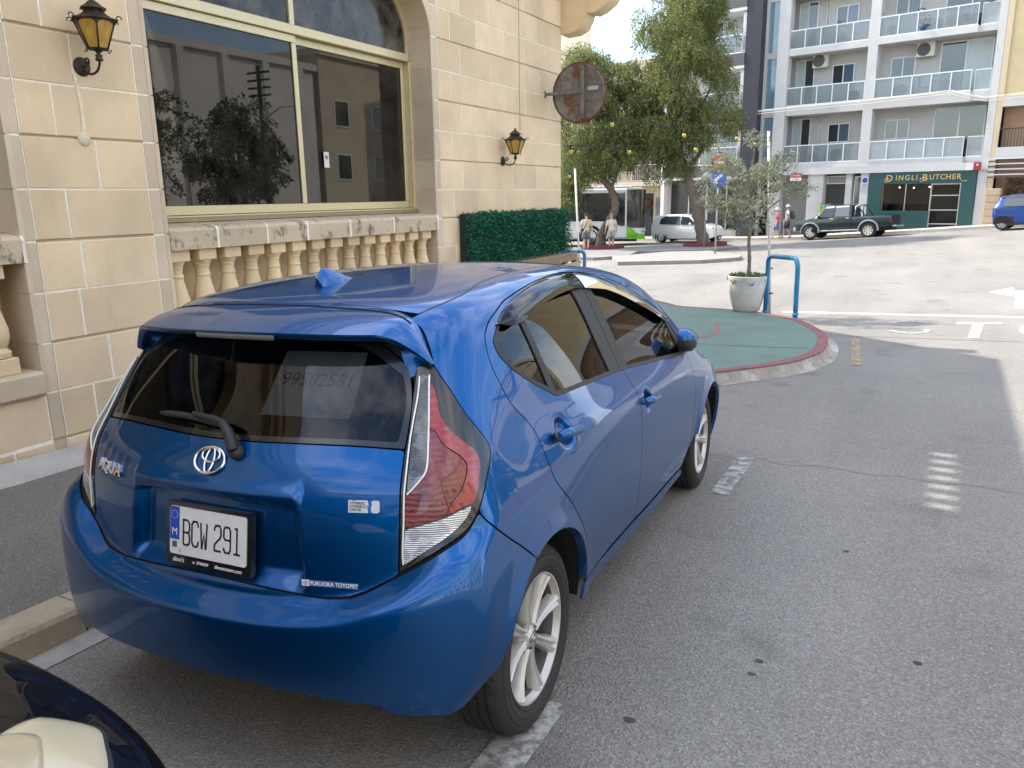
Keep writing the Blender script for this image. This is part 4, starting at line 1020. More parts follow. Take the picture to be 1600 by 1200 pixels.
# --- side glazing: panes, black dividers and mouldings
QG = sm([(73.34, 37.72), (73.92, 34.48), (78.29, 30.9), (84.25, 27.52), (90.08, 24.48), (92.6, 22.7)], [(92.6, 22.7), (90.9, 45.1)], [(90.9, 45.1), (80.0, 41.8), (73.34, 37.72)])
DIV = [(90.9, 46), (92.4, 22.0), (94.6, 21.5), (93.2, 46)]
RG = sm([(93.2, 45.6), (94.6, 22.0)], [(94.6, 22.0), (109.34, 21.2), (127.3, 20.3)], [(127.3, 20.3), (124.0, 49.8)], [(124.0, 49.8), (106.6, 48.0), (93.2, 45.6)])
BP1 = [(123.6, 50.4), (127.0, 19.8), (134.6, 19.6), (131.0, 50.6)]
BP2 = [(131.35, 50.6), (134.95, 19.6), (141.0, 19.2), (136.2, 50.0)]
FG = sm([(136.2, 49.8), (141.0, 19.4)], [(141.0, 19.4), (160.02, 17.4), (188.97, 14.4), (195.5, 13.6)], [(195.5, 13.6), (190.0, 28.2)], [(190.0, 28.2), (183.0, 32.6), (168.5, 39.6), (151.0, 46.3), (136.2, 49.8)])
SAIL = sm([(195.5, 13.6), (200.5, 12.6)], [(200.5, 12.6), (199.0, 19.0), (193.5, 26.2), (190.0, 28.2)], [(190.0, 28.2), (195.5, 13.6)])
def clipw(p): return p
G_SIDE = glass('side_privacy_glass', (.17, .18, .185))
pane_q = panel('quarter_window', G_SIDE, QG, gap=.25, off=-.006, flange=0)
pane_r = panel('rear_side_window', G_SIDE, RG, gap=.1, off=-.006, flange=0)
pane_f = panel('front_side_window', G_FRONT, FG, gap=.1, off=-.006, flange=0)
panel('window_divider', M_BLACK, DIV, gap=0, off=-.001, flange=.006)
panel('door_pillar', M_BLACK, BP1, gap=0, off=0, flange=.008); panel('door_pillar', M_BLACK, BP2, gap=0, off=0, flange=.008)
panel('mirror_sail', M_BLACK, SAIL, gap=.05, off=-.002, flange=.006)
panel('window_moulding', M_BLACK, strip_along(win_low, -.15, .95), gap=0, off=.002, flange=.006)
panel('window_moulding', M_BLACK, strip_along(win_top, -.05, .75), gap=0, off=0, flange=.006)
# wind deflectors, standing off the glass
VT_R = [(78.0, 41.3), (84, 43.9), (91.89, 46.0), (102.69, 48.4), (114.5, 50.2), (123.5, 50.9), (132.6, 50.9)]
VB_R = [(132.0, 45.0), (122.9, 44.9), (112.3, 44.2), (101.85, 42.8), (92.2, 41.0), (84.0, 40.2), (78.0, 41.3)]
VT_F = [(133.2, 50.9), (139.3, 49.8), (148.4, 47.4), (162.6, 42.2), (180.2, 35.0), (194.4, 27.6)]
VB_F = [(194.4, 27.6), (186.5, 27.4), (176.8, 31.6), (164.9, 36.2), (154.1, 40.0), (143.9, 42.8), (132.6, 44.8)]
def shell_visor(name, top, bot, n=44):
    T = np.array(cat_rom(top, 12)); Bt = np.array(cat_rom(bot[::-1], 12))
    def at(A, t):
        d = np.r_[0, np.cumsum(np.hypot(*np.diff(A, axis=0).T))]; d /= d[-1]; return np.array([np.interp(t, d, A[:, 0]), np.interp(t, d, A[:, 1])])
    tt = np.linspace(0, 1, n + 1); qq = np.linspace(0, 1, 8); se = np.array([[at(T, t) + (at(Bt, t) - at(T, t)) * q for q in qq] for t in tt])
    Pv = surf(se[..., 0], se[..., 1]); Nv = grad(Pv.reshape(-1, 3)).reshape(Pv.shape)
    of = (.004 + .020 * np.sin(np.minimum(1, qq * 1.25) * math.pi / 2)[None] * np.minimum(1, 4.5 * np.minimum(tt, 1 - tt) + .25)[:, None])[..., None]
    A = Pv + Nv * of
    for sg in (1, -1):
        A2 = A - np.array([.0025, 0, 0.0008])
        mb = MB(); mb.grid(A * [sg, 1, 1]); mb.grid(A2[:, ::-1] * [sg, 1, 1])
        for e1, e2 in ((A[:, -1], A2[:, -1]), (A[:, 0], A2[:, 0])): mb.grid(np.stack([e1, e2], 1) * [sg, 1, 1])
        mb.build(name, G_VISOR, car, sharp=50)
shell_visor('wind_deflector', VT_R, VB_R); shell_visor('wind_deflector', VT_F, VB_F)
# --- roof ditch mouldings and shark-fin aerial
for sg in (1, -1):
    D = np.array(cat_rom(ROOF_D, 5)); Pd = surf(D[:, 0], D[:, 1]); Nd = grad(Pd)
    MB().tube([(Pd[i] - Nd[i] * .0035) * [sg, 1, 1] for i in range(len(Pd))], .005, 6).build('roof_moulding', M_BLACK, car)
fin = MB(); rows = []
for t in np.linspace(0, 1, 15):                                    # along the fin, rear to front
    y = .035 + .195 * t; zb = float(Tf(np.array([0.]), np.array([y]))[0]) - .004
    h = .062 * (np.interp(t, [0, .1, .22, .45, .75, 1], [.55, 1.0, 1.0, .74, .34, .03])); w = .029 * np.interp(t, [0, .1, .5, 1], [.62, .85, 1, .22])
    row = []
    for a in np.linspace(0, math.pi, 11):
        c = math.cos(a); s_ = math.sin(a)
        row.append((w * c * (abs(c) ** .4) * (1 - .55 * s_), y - .010 * s_ * (1 - t), zb + h * s_ ** .9))
    rows.append(row)
fin.grid(rows); fin.add(rows[0], [tuple(range(11))]); fin.build('aerial_fin', M_BLUE, car, sharp=50)
# --- roof spoiler over the rear window
FE = [(0, -.137, 1.3590), (.14, -.137, 1.3578), (.28, -.134, 1.3512), (.39, -.131, 1.3405), (.45, -.134, 1.3260), (.49, -.146, 1.3045), (.52, -.163, 1.2760), (.548, -.185, 1.240), (.574, -.207, 1.1985)]
TE = [(0, -.372, 1.2930), (.14, -.368, 1.2930), (.28, -.352, 1.2915), (.40, -.324, 1.2900), (.455, -.303, 1.2890), (.492, -.282, 1.2770), (.525, -.262, 1.2550), (.555, -.244, 1.2300), (.583, -.226, 1.2020)]
FEc = np.array(cat_rom(FE, 6)); TEc = np.array(cat_rom(TE, 6)); rows = []
for i in range(len(FEc)):
    a, b = FEc[i], TEc[i]; r = []
    side = min(1, max(0, (i / (len(FEc) - 1) - .55) / .2))
    for q in np.linspace(0, 1, 9):
        p = a + (b - a) * q; p = p + np.array([.010 * side, 0, .012 * (1 - side) + .004]) * math.sin(math.pi * q) * .8; r.append(p)
    n_in = np.array([-.55 * side, .25, -1 + .45 * side]); n_in /= np.linalg.norm(n_in)
    r.append(b + n_in * .006 + np.array([0, -.001, 0])); r.append(b + n_in * .016 + np.array([0, .006, 0]))
    r.append(b + n_in * .024 + np.array([0, .03, 0])); r.append(a + np.array([-.05 * side, -.05, -.065 + .03 * side])); r.append(a + np.array([-.03 * side, .02, -.05]))
    r.append(a - np.array([0.004 * side, 0, .010]))
    rows.append(r)
rows = np.array(rows); full = np.concatenate([(rows * [-1, 1, 1])[::-1], rows[1:]], 0)
spo = MB().grid(full); spo.add(full[0], [tuple(range(full.shape[1]))]); spo.add(full[-1], [tuple(range(full.shape[1]))[::-1]])
spoiler = spo.build('roof_spoiler', M_BLUE, car, sharp=38)
sm_line = np.array([TEc[i] * .22 + FEc[i] * .78 + np.array([0, 0, .0095]) for i in range(0, 31)]); sl = np.concatenate([(sm_line * [-1, 1, 1])[::-1], sm_line[1:]], 0)
MB().tube(sl, .0016, 5).build('spoiler_seam', M_UNDER, spoiler)
lb = []
for x in np.linspace(-.15, .15, 13):
    t = abs(x); y = -.372 + .25 * t * t * .7; lb.append([(x, y + .001, 1.285), (x, y + .0005, 1.280), (x, y + .004, 1.270), (x, y + .014, 1.268)])
MB().grid(lb).build('high_brake_light', mat('brake_light_clear', (.16, .15, .15), .2, coat=1), spoiler)
# --- wheels
def wheel(y, sg):
    w = empty('wheel'); w.parent = car; w.location = (sg * .708, y, .298); w.rotation_euler = (0, 0, 0 if sg > 0 else math.pi); w['label'] = 'silver alloy wheel with worn black tyre'
    return w
def wheel_parts(w, spin):
    hw = .0925
    prof = [(.205, hw - .012), (.211, hw - .005), (.216, hw - .002), (.218, hw - .005), (.224, hw), (.240, hw + .003), (.243, hw + .001), (.246, hw + .003), (.262, hw + .0005), (.264, hw - .003), (.270, hw - .002), (.283, hw - .010), (.292, hw - .022), (.297, hw - .032)]
    outer = [(.2985, hw - .042)]
    for gx in (.048, .017, -.017, -.048): outer += [(.3005, gx + .0065), (.2935, gx + .005), (.2935, gx - .005), (.3005, gx - .0065)]
    prof2 = prof + outer + [(.2985, -hw + .042)] + [(r, -h) for r, h in prof[::-1]]
    ty = MB().lathe(prof2, 96, axis='x').build('tyre', M_RUBBER, w, sharp=40)
    sip = MB()
    for k in range(80):
        a = 2 * math.pi * k / 80
        for x0, x1, dz in ((.052, .080, .006), (-.080, -.052, -.006), (.022, .043, .003), (-.043, -.022, -.003)):
            p = []
            for x, da in ((x0, 0), (x1, dz)):
                rr = .3002 if abs(x) < .06 else .2985 - max(0, abs(x) - .05) * .10
                for d in (-.0012, .0012):
                    aa = a + da * 4 + d / .3; p.append((x, rr * math.cos(aa) + 0, rr * math.sin(aa)))
            sip.add([p[0], p[1], p[3], p[2]], [(0, 1, 2, 3)])
    o_s = sip.build('tread_sipe', M_UNDER, w); o_s['kind'] = 'stuff'
    ri = MB()
    ri.lathe([(.2065, .070), (.2075, .078), (.205, .084), (.200, .083), (.1955, .074), (.190, .062)], 96, axis='x')
    MB().lathe([(.190, .062), (.184, .02), (.178, -.06), (.20, -.075)], 64, axis='x').build('rim_barrel', mat('barrel_dark', (.13, .125, .12), .5, .4), w)  # barrel coloured dark to put shade into the gaps between spokes
    ri.lathe([(.0001, .066), (.026, .066), (.030, .062), (.046, .055), (.056, .045), (.060, .02)], 40, axis='x')
    nsp = 8
    for k in range(nsp):
        a = 2 * math.pi * k / nsp + spin
        secs = []
        for t in np.linspace(0, 1, 7):
            r = .040 + .156 * t; half = np.interp(t, [0, .25, .7, 1], [.0165, .0160, .0205, .0285]); xf = .062 + .016 * t ** 1.4 - .006 * math.sin(math.pi * t)
            tw = .10 * (k % 2 * 2 - 1) * t * 0; xr = xf - .030
            ridge = half * .34
            secs.append([(xr, r, -half * 1.12), (xf - .010, r, -half), (xf, r, -half * .82), (xf + .0050, r, -ridge * 1.1), (xf - .0065, r, 0), (xf + .0050, r, ridge * 1.1), (xf, r, half * .82), (xf - .010, r, half), (xr, r, half * 1.12)])
        ca, sa = math.cos(a), math.sin(a)
        ri.grid([[(x, r * ca - h * sa, r * sa + h * ca) for x, r, h in s_] for s_ in secs], smooth=False)
    rim = ri.build('rim', M_ALLOY, w, sharp=25)
    cp = MB().lathe([(.0001, .0705), (.020, .070), (.024, .067), (.025, .060)], 32, axis='x').build('centre_cap', mat('cap_silver', (.5, .5, .49), .25, .9), w)
    em = MB()
    for rx, ry in ((.013, .0095), (.0045, .0085)):
        em.tube([(.0712, rx * math.cos(t), ry * math.sin(t)) for t in np.linspace(0, 2 * math.pi, 20)], .0011, 5, False)
    em.build('cap_emblem', M_CHROME, w)
    for k in range(4):
        a = math.pi / 2 * k + spin + math.pi / 8; c = (.049, .047 * math.cos(a), .047 * math.sin(a))
        MB().lathe([(.0115, .014), (.0125, .012), (.0105, -.006), (.0085, -.008)], 16, at=c, axis='x').build('bolt_recess', M_ALLOY, w)
        MB().lathe([(.0001, .001), (.006, .001), (.0075, -.004), (.0075, -.012)], 6, at=c, axis='x').build('wheel_nut', mat('nut_steel', (.09, .085, .08), .4, .9), w)
    MB().lathe([(.03, .006), (.125, .006), (.125, -.004), (.03, -.004)], 40, axis='x').build('brake_disc', mat('brake_iron', (.11, .075, .055), .6, .6, var=.3, scale=40), w)
    MB().lathe([(.0001, -.045), (.17, -.045)], 40, axis='x').build('inner_disc', M_UNDER, w)  # black disc added behind the spokes to stand for shade in the gaps
wr = []
for y in (0.0, 2.55):
    for sg in (1, -1):
        w = wheel(y, sg); wr.append(w)
wheel_parts(wr[0], .18)
for w, spin in zip(wr[1:], (0, .35, 0)):
    for ch in list(wr[0].children): 
        c = copy_tree(ch, w)
wr[2].rotation_euler = (.35, 0, 0)
# arch liners and floor pan
for y in (0.0, 2.55):
    for sg in (1, -1):
        A = []
        for a in np.linspace(-.05, math.pi + .05, 30):
            xo = float(Wf(np.array([y + .35 * math.cos(a)]), np.array([.30 + .35 * math.sin(a)]))[0]) - .012
            A.append([(sg * x, y + r * math.cos(a), .30 + r * math.sin(a)) for x, r in ((xo, .354), (xo - .04, .358), (.66, .362), (.50, .362), (.495, .05))])
        MB().grid(A).build('arch_liner', M_UNDER, car)
MB().box(-.70, .70, .42, 2.12, .19, .215).box(-.45, .45, -.40, .45, .30, .32).box(-.45, .45, 2.1, 3.1, .2, .22).build('floor_pan', M_UNDER, car)
MB().tube([(.30, -.10, .27), (.30, -.40, .275), (.30, -.50, .285)], .018, 14).build('exhaust_pipe', mat('exhaust_steel', (.42, .40, .37), .35, .9), car)
# --- door handles: cup and grip
def se_of(p): return to_se(np.array([p]))[0]
M_CUP = M_BLUE
for (pc, drs, tilt) in (((.79, .272, .902), rdoor, -.085), ((.82, 1.19, .825), fdoor, -.10)):
    for s_, sg in (('r', 1), ('l', -1)):
        x0 = float(surf(*[np.array([q]) for q in se_of(pc)])[0][0]); base = np.array([float(Wf(np.array([pc[1]]), np.array([pc[2]]))[0]), pc[1], pc[2]]); nb = np.array([.96, 0, .28])
        X = np.array([0, 1.0, 0]); X -= nb * (X @ nb); X /= np.linalg.norm(X); X = X + np.array([0, 0, tilt]); X /= np.linalg.norm(X); Zv = np.cross(nb, X); Zv = Zv if Zv[2] > 0 else -Zv
        def W(a, b, c): p = base + X * a + Zv * b + nb * c; return (p[0] * sg, p[1], p[2])
        grip = MB(); secs = []
        for t in np.linspace(0, 1, 13):
            a = -.098 + .196 * t; en = math.sin(math.pi * min(max(t, .0), 1)) ** .35 if 0 < t < 1 else .25
            h = .0175 * (.70 + .30 * en) * (1.0 if 0 < t < 1 else .75); c0 = .012 + .026 * min(1, math.sin(math.pi * t) * 1.5 + .12); th = .011
            secs.append([W(a, h * math.cos(q), c0 + (th * math.sin(q) if math.sin(q) > 0 else th * .6 * math.sin(q))) for q in np.linspace(0, 2 * math.pi, 17)])
        grip.grid(secs); grip.add(secs[0], [tuple(range(16))]); grip.add(secs[-1], [tuple(range(16))[::-1]]); grip.build('door_handle', M_BLUE, drs[s_], sharp=55)
        for a in (-.088, .088):
            q = MB(); q.tube([W(a, 0, -.004), W(a, 0, .012)], .0135, 14); q.build('handle_mount', M_BLUE if a > 0 else M_BLACKG, drs[s_])
# --- door mirrors
def mirror(sg):
    """folded in against the window: shell outwards, glass to the car"""
    rt = empty('wing_mirror'); rt.parent = car
    def Q(d, a, h): return (sg * (.792 + d), 1.985 - a - .10 * d, .985 + h + .04 * a)      # d outwards, a rearwards, h up
    rows = []
    for t in np.linspace(0, 1, 12):
        d = .078 * (1 - t) ** .8 ; k = max(.06, 1 - (1 - t) ** 2.6) ** .5
        rows.append([Q(d, .01 + .100 * k * np.sign(math.cos(a)) * abs(math.cos(a)) ** .7, .062 * k * np.sign(math.sin(a)) * abs(math.sin(a)) ** .7 + .006 * math.cos(a)) for a in np.linspace(0, 2 * math.pi, 37)])
    R = np.array(rows)
    MB().grid(R[:, :19]).build('mirror_shell', M_BLUE, rt, sharp=60)
    MB().grid(R[:, 18:]).build('mirror_underside', M_BLACK, rt, sharp=60)
    MB().add(rows[0][:-1], [tuple(range(36))]).build('shell_centre', M_BLUE, rt)
    MB().add(R[-1][:-1] - [sg * .002, 0, 0], [tuple(range(36))]).build('mirror_glass', mat('mirror_silver', (.85, .85, .86), .02, 1.0), rt)
    ind = [[(R[i][j][0] + sg * .003, R[i][j][1] - .001, R[i][j][2] + .004) for j in (15, 16, 17, 18)] for i in range(1, 11)]
    MB().grid(ind).build('indicator_lens', mat('indicator_clear', (.72, .66, .58), .15, .3, 1.0), rt)
    MB().tube([(sg * .765, 2.04, .935), (sg * .80, 2.045, .940), (sg * .825, 2.02, .948)], [.030, .026, .03], 12).build('mirror_arm', M_BLACK, rt)
for sg in (1, -1): mirror(sg)
# --- rear number plate
def rear_pt(x, z, off=0.0):
    y = float(Rf(np.array([x]), np.array([z]))[0]); return np.array([x, y - off, z])
pl = empty('number_plate'); pl.parent = car; pl['label'] = 'white plate BCW 291 in a black frame with a blue band'
tilt = math.atan2(.020, .137)
PM = Matrix.Translation(Vector((0, -.530, .724))) @ Matrix.Rotation(math.pi / 2 - tilt, 4, 'X')      # local x right, y up, z outwards to the rear
pl.matrix_local = PM
M_PLATE = mat('plate_white', (.66, .65, .62), .45, var=.05, scale=30); M_INK = mat('plate_ink', (.012, .012, .012), .5); M_PBLUE = mat('plate_blue', (.01, .06, .42), .45); M_WINK = mat('white_print', (.75, .75, .74), .5)
def rrect(x0, x1, y0, y1, r, n=5):
    out = []
    for cx, cy, a0 in ((x1 - r, y1 - r, 0), (x0 + r, y1 - r, 90), (x0 + r, y0 + r, 180), (x1 - r, y0 + r, 270)):
        for k in range(n + 1): a = rad(a0 + 90 * k / n); out.append((cx + r * math.cos(a), cy + r * math.sin(a)))
    return out
MB().prism(rrect(-.163, .163, -.104, .082, .012), lambda a, b, d: (a, b, d), -.012, .006).build('plate_frame', M_BLACKG, pl)
MB().prism(rrect(-.147, .147, -.072, .070, .009), lambda a, b, d: (a, b, d), .006, .0085).build('plate_face', M_PLATE, pl)
MB().box(-.1455, -.1085, -.0285, .0685, .0085, .0091).build('blue_band', M_PBLUE, pl)
st = MB()
for k in range(12):
    a = 2 * math.pi * k / 12; cx, cy = -.127 + .012 * math.cos(a), .045 + .012 * math.sin(a)
    st.add([(cx + .0016 * math.cos(t), cy + .0016 * math.sin(t), .0094) for t in np.linspace(0, 2 * math.pi, 6)[:-1]], [tuple(range(5))])
st.build('star_ring', mat('plate_yellow', (.7, .55, .05), .5), pl)
place_text('letter', text_mesh('M', .030, .0002), M_WINK, pl, (-.127, -.006, .0094), (1, 0, 0), (0, 1, 0))
def strokes(name, lines, ox, oy, w, h, t, z, m, parent):
    """plate characters drawn as even rounded strokes"""
    mb = MB()
    for ln in lines:
        q = [np.array((ox + a * w, oy + b * h)) for a, b in ln]
        L = []; Rr = []
        for i, p in enumerate(q):
            d0 = (q[i] - q[i - 1]) if i else (q[1] - q[0]); d1 = (q[i + 1] - q[i]) if i < len(q) - 1 else d0
            d = d0 / np.linalg.norm(d0) + d1 / np.linalg.norm(d1); d /= np.linalg.norm(d); n = np.array([-d[1], d[0]]); k = 1 / max(.5, abs(n @ (np.array([-d1[1], d1[0]]) / np.linalg.norm(d1))))
            L.append(p + n * t * k); Rr.append(p - n * t * k)
        for i in range(len(q) - 1): mb.add([(*L[i], z), (*L[i + 1], z), (*Rr[i + 1], z), (*Rr[i], z)], [(0, 1, 2, 3)])
    mb.build(name, m, parent)
r_ = .28
CHAR = {'B': [[(0, 0), (0, 1), (.68, 1), (.95, .9), (1, .78), (1, .66), (.9, .54), (.7, .5), (0, .5)], [(.7, .5), (.92, .45), (1, .33), (1, .2), (.92, .06), (.7, 0), (0, 0)]],
        'C': [[(1, .78), (1, .88), (.8, 1), (.25, 1), (.02, .87), (0, .75), (0, .25), (.02, .13), (.25, 0), (.8, 0), (1, .12), (1, .22)]],
        'W': [[(0, 1), (.16, 0), (.24, 0), (.5, .55), (.76, 0), (.84, 0), (1, 1)]],
        '2': [[(0, .78), (0, .88), (.2, 1), (.8, 1), (1, .88), (1, .64), (.9, .53), (.1, .27), (0, .18), (0, 0), (1, 0)]],
        '9': [[(1, .5), (.2, .5), (0, .6), (0, .88), (.2, 1), (.8, 1), (1, .88), (1, .12), (.8, 0), (.2, 0), (0, .1), (0, .18)]],
        '1': [[(.25, 1), (.62, 1), (.62, 0)], [(.1, 0), (1.12, 0)]]}
for ch, ox in (('B', -.0925), ('C', -.0590), ('W', -.0245), ('2', .0285), ('9', .0640), ('1', .0975)):
    strokes('character', CHAR[ch], ox, -.040, .0245, .073, .0031, .0092, M_INK, pl)
MB().add([(-.136, -.052, .0092), (-.118, -.052, .0092), (-.118, -.034, .0092), (-.136, -.034, .0092)], [(0, 1, 2, 3)]).build('hologram', mat('hologram_grey', (.12, .13, .12), .3, .4), pl)
MB().add([(-.108, -.064, .0092), (-.101, -.064, .0092), (-.101, -.054, .0092), (-.108, -.054, .0092)], [(0, 1, 2, 3)]).build('stamp', mat('stamp_grey', (.4, .4, .38), .5), pl)
for s_, x, sz in (("dino's", -.115, .019), ('m  27480239', -.028, .0115), ('dinosmotors.com', .078, .0145)):
    place_text('frame_text', text_mesh(s_, sz, .0001, shear=.2, bold=.0003), M_WINK, pl, (x, -.0885, .0064), (1, 0, 0), (0, 1, 0))
# --- badges
def on_rear(x, z, off=.003):
    """frame on the tailgate at x, z: origin, right, up"""
    p = rear_pt(x, z); dx = rear_pt(x + .01, z) - rear_pt(x - .01, z); dz = rear_pt(x, z + .008) - rear_pt(x, z - .008)
    dx /= np.linalg.norm(dx); dz /= np.linalg.norm(dz); n = np.cross(dx, dz); n /= np.linalg.norm(n); n = n if n[1] < 0 else -n
    return p + n * off, dx, dz, n
o_, dx, dz, n_ = on_rear(-.004, .936, .004)
em = MB()
def ell(cx, cy, rx, ry, r, h=0.0, k=40):
    return [o_ + dx * (cx + rx * math.cos(t)) + dz * (cy + ry * math.sin(t)) + n_ * h for t in np.linspace(0, 2 * math.pi, k)]
em.tube(ell(0, 0, .056, .039, 0), .0048, 8, False); em.tube(ell(0, .0155, .033, .0205, 0), .0036, 8, False); em.tube(ell(0, .0005, .0155, .0365, 0), .0036, 8, False)
em.build('emblem', M_CHROME, hatch)
for L_, x_ in (('A', -.525), ('Q', -.487), ('U', -.449), ('A', -.411)):
    o_, dx, dz, n_ = on_rear(x_, .857 - .02 * (x_ + .47), .003)
    place_text('badge_letter', text_mesh(L_, .050, .0025, sx=1.15, bold=.0012), M_CHROME, hatch, o_, dx, dz)
o_, dx, dz, n_ = on_rear(.498, .852, .0018)
bd = hatch
Mb = Matrix((Vector(dx), Vector(np.cross(n_, dx)), Vector(n_))).transposed().to_4x4(); Mb.translation = Vector(o_); BMX = Mb
MB().prism([(-.043, -.0165), (.012, -.0165), (.010, -.005), (.013, .005), (.010, .0165), (-.024, .0165), (-.026, .0145), (-.031, .0145), (-.033, .0165), (-.043, .0165)], lambda a, b, d: (a, b, d), -.001, .003).build('badge_plate', mat('badge_silver', (.68, .69, .70), .3, .5), bd).matrix_local = BMX
MB().prism([(.012, -.0165), (.021, -.0165), (.019, -.005), (.022, .005), (.019, .0165), (.010, .0165), (.013, .005), (.010, -.005)], lambda a, b, d: (a, b, d), -.001, .0028).build('badge_band', mat('badge_blue', (.01, .10, .35), .3), bd).matrix_local = BMX
MB().prism(rrect(.0195, .043, -.0165, .0165, .007), lambda a, b, d: (a, b, d), -.001, .0027).build('badge_end', MATS['badge_silver'], bd).matrix_local = BMX
for k, s_ in enumerate(('HYBRID', 'SYNERGY', 'DRIVE')):
    place_text('badge_text', text_mesh(s_, .0098, .0001, align='LEFT', sx=1.2, bold=.0002), M_INK, bd, BMX @ Vector((-.039, .0085 - .0088 * k, .0033)), BMX.to_3x3() @ Vector((1, 0, 0)), BMX.to_3x3() @ Vector((0, 1, 0)))
o_, dx, dz, n_ = on_rear(.405, .634, .0012)
sk = hatch; Mb = Matrix((Vector(dx), Vector(np.cross(n_, dx)), Vector(n_))).transposed().to_4x4(); Mb.translation = Vector(o_); SMX = Mb
MB().prism([(-.082, -.008), (-.060, -.008), (-.060, .0095), (-.082, .0095)], lambda a, b, d: (a, b, d), -.0004, .0006).build('sticker_square', mat('sticker_white', (.62, .66, .66), .4), sk).matrix_local = SMX
for rx, ry, cy in ((.0065, .0045, 0), (.0035, .0022, .002), (.0018, .0043, 0)): MB().tube([(-.071 + rx * math.cos(t), cy + ry * math.sin(t), .0008) for t in np.linspace(0, 2 * math.pi, 20)], .0005, 4, False).build('sticker_mark', mat('sticker_grey', (.12, .14, .15), .5), sk).matrix_local = SMX
MB().prism([(-.0595, -.008), (.084, -.008), (.084, .0095), (-.0595, .0095)], lambda a, b, d: (a, b, d), -.0004, .0004).build('sticker_film', mat('sticker_film', (.05, .10, .28), .3), sk).matrix_local = SMX
place_text('sticker_text', text_mesh('FUKUOKA TOYOPET', .0158, .0002, sx=.93, bold=.0003), M_WINK, sk, SMX @ Vector((.0125, .0003, .0008)), SMX.to_3x3() @ Vector((1, 0, 0)), SMX.to_3x3() @ Vector((0, 1, 0)))
# --- rear wiper
def gpt(x, z, off):
    p, a, b, n = on_rear(x, z, off); return p
wp = empty('rear_wiper'); wp.parent = car
MB().lathe([(.0001, .022), (.016, .021), (.021, .014), (.023, .0)], 20, rot=Matrix.Rotation(rad(62), 3, 'X'), at=gpt(.086, .962, .004)).build('wiper_pivot', M_BLACK, wp)
ap = [gpt(.086, .962, .024), gpt(.074, .985, .034), gpt(.050, 1.010, .040), gpt(.025, 1.024, .040), gpt(-.03, 1.034, .034), gpt(-.10, 1.040, .028)]
MB().tube(cat_rom(ap, 4), [.017] * 4 + [.016] * 4 + [.014] * 4 + [.0115] * 4 + [.009] * 5, 10).build('wiper_arm', M_BLACK, wp)
bl = [gpt(x, z, .016) for x, z in ((.02, 1.020), (-.06, 1.030), (-.15, 1.035), (-.262, 1.033))]
MB().tube(cat_rom(bl, 4), [.006] * 2 + [.0105] * 9 + [.007, .004], 8).build('wiper_blade', M_BLACK, wp)
# --- reflectors low in the bumper, paper notices behind the glass
def paper(name, corners, text, size, flip=False, xd=None):
    o = MB().add(corners, [(0, 1, 2, 3)]).build(name, mat('paper', (.70, .70, .68), .8), car, fix=False)
    a, b, c, d = [Vector(q) for q in corners]; X = (b - a).normalized(); Y = (d - a).normalized(); n = X.cross(Y)
    off = n * (.0012)
    t = text_mesh(text, size, .0001, shear=.18); 
    place_text('handwritten_number', t, mat('marker_ink', (.03, .03, .035), .6), o, (a + b + c + d) / 4 + off + Y * .01, X, Y)
    return o
def inglass(x, z, d): p, a, b, n = on_rear(x, z, -d); return p
paper('window_notice', [inglass(.105, 1.065, .012), inglass(.395, 1.065, .012), inglass(.385, 1.235, .012), inglass(.120, 1.235, .012)], '99502581', .060)
def sidepl(y, z, d):
    p = surf(*[np.array([q]) for q in se_of((.7, y, z))])[0]; n = grad(p[None])[0]; p = p - n * d; return np.array([-p[0], p[1], p[2]])
paper('window_notice', [sidepl(.80, 1.06, .012), sidepl(.45, 1.06, .012), sidepl(.45, 1.27, .012), sidepl(.80, 1.27, .012)], '99502581', .065)
# --- cabin
cb = empty('cabin'); cb.parent = car
def seat(x, y, w, rear=False):
    mb = MB()
    mb.cbox(x - w / 2, x + w / 2, y - .02, y + .48, .50, .64, .04)
    rows = []
    for t in np.linspace(0, 1, 8):
        zc = .60 + .62 * t; yc = y - .03 - .20 * t; hw = w / 2 * np.interp(t, [0, .5, .85, 1], [1, 1, .9, .65]); th = np.interp(t, [0, .8, 1], [.075, .06, .03])
        rows.append([(x + hw * np.sign(math.cos(a)) * abs(math.cos(a)) ** .5, yc + th * np.sign(math.sin(a)) * abs(math.sin(a)) ** .6, zc) for a in np.linspace(0, 2 * math.pi, 21)])
    mb.grid(rows); mb.add(rows[-1][:-1], [tuple(range(20))]); mb.build('seat', M_SEAT, cb)
    for hx in ([x] if not rear else [x - .34, x, x + .34]):
        mb = MB(); rows = []
        for t in np.linspace(0, 1, 8):
            zc = 1.20 + .15 * t - (.05 if rear else 0); k = math.sin(math.pi * (.12 + .76 * t)) ** .5
            rows.append([(hx + .12 * k * np.sign(math.cos(a)) * abs(math.cos(a)) ** .6, y - .235 - .01 * t + .045 * k * np.sign(math.sin(a)) * abs(math.sin(a)) ** .6, zc) for a in np.linspace(0, 2 * math.pi, 17)])
        mb.grid(rows); mb.add(rows[-1][:-1], [tuple(range(16))]); mb.build('headrest', M_SEAT, cb)
seat(.36, 1.25, .50); seat(-.36, 1.25, .50); seat(0, .42, 1.20, True)
MB().prism([(1.78, .62), (1.85, .92), (1.98, .985), (2.30, .97), (2.32, .6)], lambda a, b, d: (d, a, b), -.68, .68).build('dashboard', M_TRIM, cb)
sw = [(.36 + .185 * math.cos(t), 1.70 + .055 * math.sin(t), .93 + .175 * math.sin(t)) for t in np.linspace(0, 2 * math.pi, 36)]
